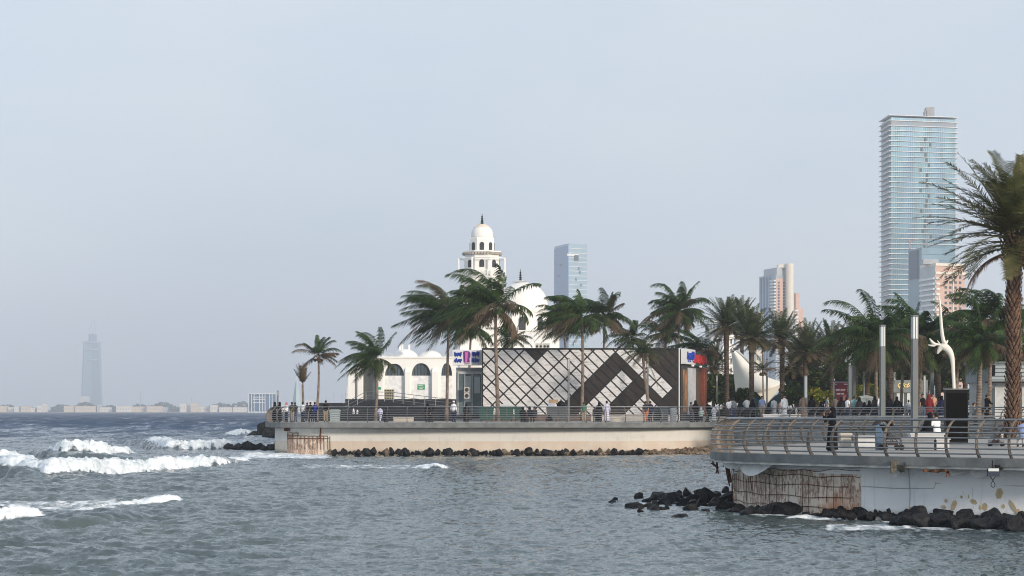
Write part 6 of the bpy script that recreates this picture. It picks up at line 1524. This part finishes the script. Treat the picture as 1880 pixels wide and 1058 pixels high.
def bin_(px, Y, w, h, col, lab, zb, lid=True):
    x, y = W(px, Y); t = thing('litter_bin', lab, 'bin', (x, y, zb)); m = mat('bin_'+col[0], col[1], .5, .1, 3)
    MB().rings([[(x+a*w*s, y+b*w*s, z) for a, b in ((-.5, -.5), (.5, -.5), (.5, .5), (-.5, .5))] for s, z in ((.85, zb), (1, zb+h*.85))]).build('body', m, t)
    if lid: MB().rings([[(x+a*w*s, y+b*w*s, z) for a, b in ((-.5, -.5), (.5, -.5), (.5, .5), (-.5, .5))] for s, z in ((1.08, zb+h*.85), (1.08, zb+h*.92), (.8, zb+h))]).build('lid', m, t)
bin_(1615, 84, .34, 1.02, ('blue', (.08, .14, .22)), 'blue-grey litter bin on the near pier behind the stroller', ZN)
bin_(1206, 200, .75, 1.35, ('dark', (.06, .07, .07)), 'dark grey wheeled bin right of the drooping palm', ZF); bin_(1220, 199, .7, 1.4, ('slate', (.12, .14, .16)), 'slate grey bin beside the white planter pot', ZF)
bin_(621-6, 190, .9, 1.1, ('pale', (.30, .36, .36)), 'pale grey bin behind the navy seated person', ZF)
def pot(px, Y, r0, h, lab):
    x, y = W(px, Y); o = MB().lathe((x, y, ZF), [(r0*.7, 0), (r0, h), (r0*.9, h), (r0*.85, h-.08)], 18).build('planter_pot', M_benchw, smooth=False); recenter(o, (x, y, ZF)); tag(o, lab, 'planter')
pot(1236, 199, .36, 1.25, 'tall white planter pot at the right corner of the kiosk')
def dumpster(px, Y, w, col, lab, load=0):
    x, y = W(px, Y); t = thing('dumpster', lab, 'dumpster', (x, y, ZF)); m = mat('dumpster_'+col[0], col[1], .55, .15, 2); h = 1.25
    MB().rings([[(x+a*w*s, y+b*.9*s, z) for a, b in ((-.5, -.5), (.5, -.5), (.5, .5), (-.5, .5))] for s, z in ((.86, ZF+.15), (1, ZF+h))]).build('tub', m, t)
    MB().box(x-w*.53, x+w*.53, y-.5, y-.46, ZF+h-.1, ZF+h+.02).box(x-w*.53, x+w*.53, y-.46, y+.48, ZF+h+.0, ZF+h+.05).build('lid', m, t)
    for a in (-.35, .35): MB().rings([[(x+a*w-.04+e, y-.3+.09*math.cos(q*.785), ZF+.09+.09*math.sin(q*.785)) for q in range(8)] for e in (0, .08)]).build('wheel', M_blk, t)
dumpster(893, 198, 1.35, ('green', (.02, .07, .055)), 'dark green dumpster under the left edge of the marble cladding'); dumpster(930, 200, 1.3, ('green', (.02, .07, .055)), 'green dumpster loaded with white foam boxes, right of the palm trunk'); dumpster(953, 201, .9, ('green', (.02, .07, .055)), 'narrow green dumpster right of the loaded one')
dumpster(1014, 200, 1.1, ('grey', (.08, .09, .10)), 'grey dumpster holding cardboard and bags'); dumpster(1034, 201, .9, ('grey', (.08, .09, .10)), 'smaller grey dumpster left of the thin light column')
rb = random.Random(31)
for px, Y, w, h, dz, m, lab in ((926, 200, .7, .28, 1.31, M_benchw, 'white foam box on the green dumpster, left and lower'), (938, 200, .6, .22, 1.31, M_benchw, 'white foam box on the green dumpster, right'), (932, 200.2, .55, .22, 1.60, M_benchw, 'white foam box topmost on the green dumpster'),
        (1012, 200, .6, .35, 1.31, mat('pale_bag', (.35, .38, .45), .6), 'pale blue carton on the grey dumpster'), (1016, 200.3, .8, .35, 1.67, mat('cardboard', (.36, .25, .16), .8), 'brown cardboard box on top of the pale carton')):
    x, y = W(px, Y); o = MB().cbox((x, y, ZF+dz), (w, .5, h), rb.uniform(-.2, .2), .04).build('box', m); recenter(o, (x, y, ZF+dz)); tag(o, lab, 'box')
for px, Y, s, dz, lab in ((1030, 200.8, .42, 1.3, 'black rubbish bag on the smaller grey dumpster'), (1008, 197.5, .35, 0.02, 'black rubbish bag on the ground before the grey dumpster')):
    x, y = W(px, Y); o = MB().lathe((x, y, ZF+dz), [(.2*s, 0), (.9*s, .2*s), (1*s, .7*s), (.6*s, 1.2*s), (.12*s, 1.5*s), (.2*s, 1.7*s)], 11).build('rubbish_bag', M_blk, smooth=True); recenter(o, (x, y, ZF+dz)); tag(o, lab, 'bag')
def stroller(px, Y, zb, lab, rz, s=1.0):
    x, y = W(px, Y); t = thing('stroller', lab, 'stroller', (x, y, zb), rz); t.scale = (s, s, s); fm = mat('stroller_frame', (.05, .05, .055), .4, metal=.5); fb = mat('stroller_fabric', (.045, .03, .028), .85, .2, 8)
    for sy in (-.22, .22):
        MB().tube([(-.42, sy, 1.02), (-.28, sy, .8), (.28, sy, .16)], .014, 5).build('frame', fm, t, local=True); MB().tube([(.12, sy, .62), (-.28, sy, .14)], .014, 5).build('frame', fm, t, local=True)
        for wx in (.30, -.30):
            MB().rings([[(wx+.10*math.cos(q*.524), sy+e, .11+.10*math.sin(q*.524)) for q in range(12)] for e in (-.02, .02)]).build('wheel', M_blk, t, local=True)
    MB().tube([(-.42, -.22, 1.02), (-.46, 0, 1.04), (-.42, .22, 1.02)], .018, 5).build('handle', M_blk, t, local=True)
    MB().rings([[(-.16, -.2, .40), (.26, -.2, .40), (.26, .2, .40), (-.16, .2, .40)], [(-.22, -.2, .52), (.28, -.2, .46), (.28, .2, .46), (-.22, .2, .52)]]).rings([[(-.16, -.19, .5), (-.12, -.19, .5), (-.12, .19, .5), (-.16, .19, .5)], [(-.34, -.19, .9), (-.29, -.19, .9), (-.29, .19, .9), (-.34, .19, .9)]]).build('seat', fb, t, local=True)
    MB().rings([[(-.30+.34*math.cos(a), sy, .80+.26*math.sin(a)) for a in [math.pi*(.0+.11*j) for j in range(9)]] + [(-.30+.30*math.cos(a), sy, .80+.22*math.sin(a)) for a in [math.pi*(.0+.11*j) for j in range(9)]][::-1] for sy in (-.22, .22)]).build('canopy', fb, t, local=True)
    MB().box(-.14, .18, -.17, .17, .18, .32).build('basket', fb, t, local=True)
stroller(1636, 83, ZN, 'black and brown stroller parked by the dark grey bench', .2, 1.1); stroller(1829, 92, ZN, 'black stroller left of the big date palm trunk', 2.8, .85); stroller(1817, 150, ZT, 'black pushchair behind the bay railing', .3, .9)
def floodlight():
    q = V2(1822, 69.0); Y = q.y; q.z = 0; t = thing('floodlight', 'dark floodlight hanging under the near pier lip with a looped cable', 'floodlight', (q.x, Y, 1.75)); k = Y/FPX
    m = mat('dark_blue_housing', (.02, .035, .06), .5)
    z1, z0 = ZZ(857, Y), ZZ(874, Y); x = q.x
    MB().cbox((x, Y-.12, z0), (21*k, .18, z1-z0-.05), 0, .03).build('housing', m, t)
    MB().cbox((x-.01, Y-.215, z1-.14), (19*k, .02, .09), 0, 0).build('glass', M_lens, t)
    MB().box(x+.1, x+.3, Y-.05, Y+.1, z1-.12, z1+.06).build('bracket', M_blk, t)
    MB().tube([(x, Y-.0, ZZ(846, Y)), (x-.02, Y-.1, z1), (x, Y-.1, z1-.05)], .02, 5).build('bracket', M_blk, t)
    MB().tube(curve([(x-.1, Y-.1, z0), (x-.02, Y-.1, z0-.12), (x+.06, Y-.1, z0-.27), (x, Y-.1, z0-.36), (x-.07, Y-.1, z0-.27), (x+.02, Y-.1, z0-.1), (x+.08, Y-.1, z0)], 5), .011, 5).build('cable', M_blk, t)
floodlight()
def sail():
    Y = 250; t = thing('sail_canopy', 'white pointed sail-shaped shell rising among the date palms', 'canopy', (*W(1385, Y), ZF)); m = mat('white_sail_shell', (.80, .77, .68), .6, .04, .6)
    # curved shell: leading edge from the apex down, trailing edge swept to the right tip
    left = [(1342, 638), (1344.5, 660), (1347, 685), (1349, 705), (1351, 722)]
    right = [(1343, 638), (1362, 655), (1383, 676), (1410, 693), (1441, 702)]
    rings = []; n = 12
    L = curve([P(*p, Y) for p in left], 4); Rt = curve([P(*p, Y) for p in right], 4)
    for a, b in zip(L, Rt):
        row = []
        for j in range(n+1):
            f = j/n; q = a.lerp(b, f); q.z -= math.sin(math.pi*f)*(b-a).length*.10*((a-L[0]).length/8); q.y += -3*math.sin(math.pi*f)*min(1, (b-a).length/5)
            row.append(q)
        rings.append(row)
    vs = []; fs = []; nr = len(rings); m1 = n+1
    for off in (0, .18):
        for row in rings: vs += [q+Vector((0, off, 0)) for q in row]
    K = nr*m1
    for i in range(nr-1):
        for j in range(n):
            a = i*m1+j; fs.append((a, a+m1, a+m1+1, a+1)); fs.append((K+a, K+a+1, K+a+m1+1, K+a+m1))
    bd = [i*m1 for i in range(nr)]+[(nr-1)*m1+j for j in range(1, m1)]+[i*m1+n for i in range(nr-2, -1, -1)]
    for a, b in zip(bd, bd[1:]+bd[:1]): fs.append((a, K+a, K+b, b))
    MB().add(vs, fs).build('shell', m, t, smooth=True)
    MB().xz([tuple(P(p, r0, Y).xz) for p, r0 in ((1352, 722), (1368, 716), (1381, 709), (1392, 723), (1409, 741), (1424, 724), (1436, 706), (1441, 702), (1424, 700), (1400, 706), (1385, 694), (1376, 704), (1353, 716))], Y+.3, Y+.6).build('lower_shell', m, t)
    MB().tube(curve([P(1344, 638, Y+.5), P(1372, 662, Y+.5), P(1390, 684, Y+.5)], 5), [.2]*11, 6).build('edge_beam', M_grey, t)
    MB().xz([tuple(P(p, r0, Y).xz) for p, r0 in ((1409, 742), (1424, 728), (1434, 722), (1441, 758), (1405, 758))], Y+.8, Y+2).build('dark_glass_base', mat('dark_blue_glass', (.01, .03, .05), .2), t)
    MB().xz([tuple(P(p, r0, Y).xz) for p, r0 in ((1366, 717), (1382, 709), (1395, 728), (1398, 758), (1366, 758))], Y+.8, Y+2).build('dark_glass_base', MC['dark_blue_glass'], t)
sail()
def poster():
    Y = 205; k = Y/FPX; t = thing('poster_board', 'dark red advertising poster with white writing on a grey frame', 'billboard', (*W(1545, Y), ZF)); X = lambda p: W(p, Y)[0]; Z = lambda r_: ZZ(r_, Y)
    MB().box(X(1531), X(1560), Y, Y+.25, Z(757), Z(701)).build('frame', M_grey, t)
    s = MB().box(X(1532.3), X(1558.8), Y-.03, Y, Z(755), Z(702.3)).build('poster', mat('dark_red_print', (.11, .035, .045), .4, .5, .8, col2=(.30, .04, .05)), t)
    wl = mat('white_print', (.72, .66, .66), .5); rl = mat('pink_print', (.62, .20, .18), .5, .2)
    for px, r0, txt, h_ in ((1534.5, 718, 10, 3.6), (1536, 725, 8, 3.2)):
        mb = MB(); x = px
        for c in range(txt):
            if c != 4: mb.box(X(x), X(x)+.06, Y-.045, Y-.032, Z(r0), Z(r0-h_*.7)).box(X(x), X(x)+.1, Y-.045, Y-.032, Z(r0-h_*.7), Z(r0-h_*.7)+.04)
            x += 1.75
        mb.build('writing', wl, s)
    MB().xz([(X(1543), Z(736)), (X(1548), Z(727)), (X(1554), Z(724)), (X(1551), Z(735))], Y-.045, Y-.032).build('printed_shape', rl, s)
    MB().xz([(X(1555), Z(720)), (X(1556), Z(709)), (X(1558.5), Z(706)), (X(1558.5), Z(720))], Y-.045, Y-.032).build('printed_shape', rl, s)
    MB().box(X(1549), X(1557), Y-.045, Y-.032, Z(706.3), Z(704.8)).box(X(1534), X(1535.5), Y-.045, Y-.032, Z(707), Z(704.6)).build('writing', wl, s)
poster()
def cabinet():
    Y = 190; x, y = W(1590, Y); t = thing('service_cabinet', 'grey-green service cabinet with a rounded lid behind the crowd', 'cabinet', (x, y, ZF)); m = mat('grey_green_metal', (.34, .40, .40), .5)
    w = 23*Y/FPX; h = ZZ(731, Y)-ZF
    MB().cbox((x, y, ZF), (w, .9, h)).build('body', m, t); MB().rings([[(x-w*.55, y+b, ZF+h), (x+w*.58, y+b, ZF+h), (x+w*.58, y+b, ZF+h+.08), (x, y+b, ZF+h+.25), (x-w*.5, y+b, ZF+h+.14)] for b in (-.5, .5)]).build('lid', M_benchw, t)
    MB().box(x-.02, x+.02, y-.47, y-.452, ZF+.2, ZF+h-.1).build('door_seam', M_blk, t)
cabinet()
def text_part(txt, name, m, par, loc, size, depth=.03, rz=0, shear=0):
    cu = bpy.data.curves.new('t', 'FONT'); cu.body = txt; cu.size = size; cu.extrude = depth; cu.shear = shear; cu.resolution_u = 3; o = bpy.data.objects.new('t', cu); COL.objects.link(o)
    dg = bpy.context.evaluated_depsgraph_get(); dg.update(); me = bpy.data.meshes.new_from_object(o.evaluated_get(dg)); bpy.data.objects.remove(o)
    me.transform(Matrix.Rotation(R(90), 4, 'X')); me.transform(Matrix.Translation(Vector(loc)-origin(par)))
    me.materials.clear(); me.materials.append(m); o = bpy.data.objects.new(name, me); COL.objects.link(o); o.parent = par; return o
def shops():
    Y = 185; X = lambda p: W(p, Y)[0]; Z = lambda r_: ZZ(r_, Y)
    t = thing('shop', 'grey shop with horizontal boards and white lettering behind the big date palm', 'shop', (X(1850), Y, ZF))
    x0, x1 = X(1816), X(1935)
    MB().box(x0, x1, Y, Y+8, ZF, Z(701)).build('wall', mat('pale_shop_wall', (.46, .48, .48), .7), t)
    fa = MB().box(x0-1.5*Y/FPX*4, x1+.3, Y-.9, Y+8.2, Z(701), Z(668)).build('fascia', mat('grey_board', (.30, .35, .37), .6, .06), t)
    for j in range(5): MB().box(x0-.30, x1+.35, Y-.93, Y-.88, Z(698.5-j*6.8), Z(697.5-j*6.8)).build('board_gap', M_blk, fa)
    MB().box(x0-.45, x1+.45, Y-1.1, Y+8.4, Z(668), Z(664.5)).build('roof', M_col, t); MB().box(x0-.35, x1+.4, Y-1.0, Y+.1, Z(703.5), Z(700.8)).build('soffit', M_blk, t)
    for a, b in ((1819, 1826), (1856, 1876)): MB().box(X(a), X(b), Y-.08, Y+.02, ZF, Z(712)).build('door', mat('slate_glass', (.07, .09, .10), .2), t)
    MB().box(X(1817), X(1819), Y-.12, Y+.02, ZF, Z(707)).box(X(1826), X(1828), Y-.12, Y+.02, ZF, Z(707)).box(X(1817), X(1828), Y-.12, Y+.02, Z(709), Z(707)).build('door_frame', M_benchw, t)
    wl = mat('silver_lettering', (.62, .63, .62), .4)
    text_part('&', 'lettering', wl, fa, (X(1863), Y-.98, Z(684)), .66); text_part('C', 'lettering', wl, fa, (X(1877.5), Y-.98, Z(684)), .7)
    mb = MB()
    for px in (1801+16, 1817+3): 
        mb.tube(curve([P(px, 672, Y-1), P(px+3, 676, Y-1), P(px-1, 682, Y-1), P(px+3, 689, Y-1)], 4), .13, 5).tube([P(px+5, 671, Y-1), P(px+4.5, 690, Y-1)], .11, 5)
    mb.build('dark_lettering', M_blk, fa)
    Y2 = 222; X = lambda p: W(p, Y2)[0]; Z = lambda r_: ZZ(r_, Y2)
    t = thing('cafe', 'grey cafe with glowing yellow script lettering between the light columns', 'cafe', (X(1670), Y2, ZF))
    MB().box(X(1641), X(1702), Y2, Y2+6, ZF, Z(698)).build('wall', mat('dark_grey_cafe', (.10, .115, .12), .7), t)
    MB().box(X(1640), X(1703), Y2-.2, Y2+.05, Z(721), Z(698)).build('fascia', mat('grey_cafe_fascia', (.19, .21, .21), .6), t)
    for a, b in ((1646, 1659), (1665, 1671), (1685, 1688)): MB().box(X(a), X(b), Y2-.06, Y2, ZF, Z(722)).build('lit_window', mat('pale_window', (.60, .64, .62), .4), t)
    ye = mat('yellow_lettering', (.80, .62, .22), .4, emit=.35)
    text_part('Oka', 'lettering', ye, t, (X(1645.5), Y2-.26, Z(711.5)), .66, shear=.3); text_part('S', 'lettering', ye, t, (X(1664), Y2-.26, Z(710.5)), .58, shear=.3); text_part('ze', 'lettering', ye, t, (X(1680.5), Y2-.26, Z(710)), .5, shear=.3)
    MB().tube([P(1655, 710, Y2-.25), P(1659, 713.5, Y2-.25)], .04, 5).tube([P(1650.5, 710, Y2-.25), P(1651, 713, Y2-.25)], .04, 5).build('lettering', ye, t)
shops()
def car():
    Y = 200; xc, y = W(1788, Y); t = thing('parked_car', 'white hatchback parked behind the crowd, left of the grey shop', 'car', (xc, y, ZF), R(-28)); m = mat('white_car_paint', (.72, .73, .74), .25, .02); L = 4.3
    prof = [(-2.15, .35), (-2.15, .75), (-1.95, .95), (-1.3, 1.02), (-.75, 1.42), (.3, 1.52), (1.25, 1.42), (1.9, 1.05), (2.12, .9), (2.15, .35)]
    dz = .45
    MB().rings([[(x, yy*(.86 if z > 1.1 else 1), z+dz) for x, z in prof] for yy in (-.88, .88)]).build('body', m, t, local=True)
    for yy in (-.80, .80): MB().rings([[(x, yy+e, z+dz) for x, z in ((-1.15, 1.02), (-.7, 1.36), (.3, 1.45), (1.15, 1.36), (1.6, 1.05))] for e in (-.03, .03)]).build('side_window', M_glz, t, local=True)
    MB().add([(-1.34, -.68, 1.03+dz), (-1.34, .68, 1.03+dz), (-.80, .62, 1.41+dz), (-.80, -.62, 1.41+dz), (-1.30, -.68, .99+dz), (-1.30, .68, .99+dz), (-.76, .62, 1.37+dz), (-.76, -.62, 1.37+dz)], [(0, 3, 2, 1), (4, 5, 6, 7), (0, 1, 5, 4), (1, 2, 6, 5), (2, 3, 7, 6), (3, 0, 4, 7)]).build('windscreen', M_glz, t, local=True)
    for x in (-1.35, 1.35):
        for yy in (-.86, .86): MB().rings([[(x+.33*math.cos(q*.4488), yy+e, .33+dz*.0+.33*math.sin(q*.4488)+.12) for q in range(14)] for e in (-.1, .1)]).build('wheel', M_blk, t, local=True)
    for yy in (-.6, .6): MB().cbox((-2.15, yy, .70+dz), (.08, .32, .14)).build('headlight', M_lens, t, local=True)
    Y = 205; xc, y = W(1779, Y)
    t2 = copy_tree(snapshot(t), (xc, y+6, ZF), R(-28), 'white car half hidden behind the nearer white hatchback')
car()
# ================================================================ ROCKS
import bmesh
M_rock = mat('wet_black_rock', (.006, .007, .009), .55, .5, 1.6, bump=.06, bscale=4, col2=(.020, .021, .024), spec=.2)
M_rockd = mat('dry_dark_rock', (.018, .017, .018), .85, .5, 1.2, bump=.08, bscale=4, col2=(.05, .046, .042), spec=.2)
M_rockb = mat('brown_rock', (.10, .075, .05), .85, .4, 1.6, bump=.06, bscale=4, col2=(.20, .16, .11))
def rock_mesh(seed, flat):
    r = random.Random(seed); bm = bmesh.new()
    for i in range(15):
        v = Vector((r.gauss(0, 1), r.gauss(0, 1), r.gauss(0, 1))).normalized(); v = Vector((v.x*r.uniform(.8, 1), v.y*r.uniform(.75, .95), v.z*flat*r.uniform(.8, 1))); bm.verts.new(v)
    res = bmesh.ops.convex_hull(bm, input=bm.verts); bmesh.ops.delete(bm, geom=[g for g in res['geom_interior'] if isinstance(g, bmesh.types.BMVert)], context='VERTS')
    bmesh.ops.bevel(bm, geom=bm.edges[:], offset=.05, segments=1, affect='EDGES')
    bmesh.ops.triangulate(bm, faces=bm.faces[:]); bmesh.ops.subdivide_edges(bm, edges=bm.edges[:], cuts=1, use_grid_fill=True)
    for v in bm.verts: v.co *= 1+.05*math.sin(v.co.x*7+seed)*math.sin(v.co.y*6+1)+r.uniform(-.018, .018)
    me = bpy.data.meshes.new('rock'); bm.to_mesh(me); bm.free(); return me
RM = {}
for k in range(8):
    for mi, mm in enumerate((M_rock, M_rockb, M_rockd)):
        me = rock_mesh(k, .62+.06*(k % 4)); me.materials.append(mm); RM[(k, mi)] = me
def rock(px, Y, w, h, z, label, group, r, mi=0, rz=None):
    x, y = W(px, Y); o = bpy.data.objects.new('rock', RM[(r.randrange(8), mi)]); COL.objects.link(o)
    o.location = (x, y, z); o.scale = (w/2, w/2*r.uniform(.75, 1.1), h/2/.62); o.rotation_euler = (r.uniform(-.2, .2), r.uniform(-.25, .25), r.uniform(0, 6.28) if rz is None else rz)
    tag(o, label, 'rock', group); return o
r = random.Random(44)
# the armour stones along the far pier wall
px = 606
while px < 1190:
    dens = 1 if px < 1050 else .75
    w = r.uniform(.3, .78)*(1.25 if r.random() < .15 else 1); Y = r.uniform(176.5, 180.4); mi = 1 if r.random() < .22 else 0
    wh_ = 'below the mosque arcade' if px < 825 else 'below the kiosk sign and dumpsters' if px < 960 else 'below the middle of the marble cladding' if px < 1075 else 'below the dark cladding'
    cc_ = 'brown' if mi else 'black'
    rock(px, Y, w*1.15, w*.95, .10+.16*w, cc_+' stone along the far sea wall '+wh_, cc_+' stones along the far sea wall '+wh_, r, mi)
    px += w*13.5/dens
for px, w in ((676, 1.5), (742, 1.7), (790, 1.4), (1172, 1.4), (868, 1.3), (916, 1.5), (1004, 1.4)): rock(px, 177.5, w*.85, w*.62, .2, 'large black stone standing out of the far wall row', 'large black stones along the far sea wall', r)
for i in range(22):
    px = 408+i*4.7+r.uniform(-1, 1); w = r.uniform(.6, 1.15); rock(px, 199-.12*i+r.uniform(-.6, .6), w*1.3, w*(.7 if i < 10 else .95), .08+.18*w, 'black stone in the low spit left of the far pier', 'black stones in the spit left of the far pier', r)
for px, Y, w, h, z in ((497, 330, 2.8, 2.8, .7), (486, 325, 3.4, 2.6, .5), (474, 330, 3.0, 1.8, .2), (464, 322, 2.6, 1.3, .1), (505, 335, 2.6, 3.2, .6), (492, 300, 2.4, 1.6, .2), (500, 296, 2.6, 1.8, .3), (482, 340, 3, 2.4, .3), (509, 305, 2.2, 2.0, .2), (504, 322, 3.0, 3.2, .6)):
    rock(px, Y, w, h, z, 'big dark boulder in the pile behind the far pier tip', 'boulders behind the far pier tip', r, 2)
# spit in front of the near pier
sp = [(1122, 926, 20, 7), (1130, 921, 12, 6), (1165, 934, 36, 13), (1174, 919, 22, 14), (1190, 925, 24, 10), (1204, 916, 36, 13), (1176, 942, 15, 8), (1218, 928, 30, 13), (1236, 926, 42, 22), (1252, 932, 28, 16), (1262, 913, 20, 15), (1284, 910, 22, 12),
      (1272, 925, 34, 18), (1300, 924, 46, 24), (1338, 925, 44, 22), (1268, 938, 34, 15), (1288, 931, 24, 12), (1324, 936, 28, 12), (1333, 906, 17, 10), (1298, 941, 22, 7), (1356, 933, 40, 15), (1376, 945, 38, 14), (1388, 932, 20, 14), (1352, 943, 22, 12),
      (1420, 938, 56, 24), (1442, 940, 62, 22), (1400, 946, 26, 10), (1250, 950, 36, 5), (1314, 914, 24, 10), (1228, 917, 22, 10), (1290, 918, 26, 10), (1246, 912, 18, 9), (1310, 930, 22, 10), (1482, 944, 20, 8), (1496, 946, 24, 8), (1508, 947, 16, 7)]
for i, (px, row, w, h) in enumerate(sp):
    Y = EYE*FPX/(row-HOR)
    if px > 1352: Y = min(Y, 77.6-(px-1352)*.022)
    k = Y/FPX
    lab = {24: 'big smooth black boulder at the left of the near wall, rear of two', 25: 'big flat black boulder at the left of the near wall, front of two', 0: 'half sunken black rock at the far left end of the near spit', 18: 'small lone black rock touching the left edge of the near sea wall'}.get(i)
    rock(px, Y, w*k*1.2, h*k*1.75, h*k*.36, lab or 'wet black rock in the spit reaching left of the near sea wall', None if lab else 'wet black rocks of the near spit', r, 0, r.choice([0, .3, -.3, 3.1]))
for i in range(46):
    a = r.random(); px = 1175+a*185+r.uniform(-6, 6); row = 930-14*a+r.uniform(-9, 13); w = r.uniform(16, 34); Y = EYE*FPX/(row-HOR); k = Y/FPX
    rock(px, min(Y, 80 if px > 1340 else 200), w*k, w*k*r.uniform(.55, .8), w*k*.10, 'smaller wet black rock packed among the boulders of the near spit', 'smaller wet black rocks packed in the near spit', r)
px = 1519
while px < 1900:
    big = .75 if px < 1660 else 1.15
    for lay in range(2 if px < 1650 else 3):
        wh_ = 'under its rusty section' if px < 1585 else 'just right of the rusty section' if px < 1680 else 'below the tan patches' if px < 1790 else 'under the hanging floodlight' if px < 1845 else 'at the right picture edge'
        w = r.uniform(.38, .72)*big; row = (944+ (px-1519)*.045)+lay*7+r.uniform(-2, 2); Y = EYE*FPX/(row-HOR)
        rock(px+r.uniform(-8, 8), min(Y, 74.6-(px-1519)*.012), w*1.25, w*.8, .08+(.22*w if lay == 0 else .10*w), 'wet black rock at the foot of the near wall '+wh_, 'wet black rocks at the foot of the near wall '+wh_, r, 0)
    px += 11*big
for px, row, w, h, lab in ((1695, 948, 46, 32, 'tall black boulder below the tan patches, left'), (1770, 956, 62, 34, 'broad black boulder in the middle of the near wall heap'), (1826, 962, 70, 40, 'largest pointed black boulder near the right edge'), (1858, 964, 46, 30, 'black boulder right of the largest pointed one'), (1610, 950, 26, 24, 'blocky black rock left of the square one'), (1637, 950, 26, 22, 'square topped black rock near the wall')):
    Y = EYE*FPX/(row-HOR); k = Y/FPX; rock(px, min(Y, 74.6-(px-1600)*.012), w*k, h*k*1.05, h*k*.22, lab, None, r)
# brown shingle bank in the corner between the piers
mb = MB(); rr_ = random.Random(6)
for i in range(1500):
    px = rr_.uniform(985, 1345)**1.0; f = (px-985)/360; Y = rr_.uniform(178.6+2.2*f-2.5*f, 182.2+5*f); s = rr_.uniform(.07, .2)+.08*f; x, y = W(px, Y); z = .02+rr_.random()*(.10+.5*f*max(0, min(1, (Y-178)/6)))
    a = rr_.random()*3; mb.lathe((x, y, z), [(.4*s, -s*.5), (s, -.1*s), (.7*s, s*.45), (.1*s, s*.6)], 5, a)
tag(mb.build('shingle_bank', mat('brown_shingle', (.12, .085, .055), .85, .45, .9, col2=(.30, .22, .15))), kind='stuff')
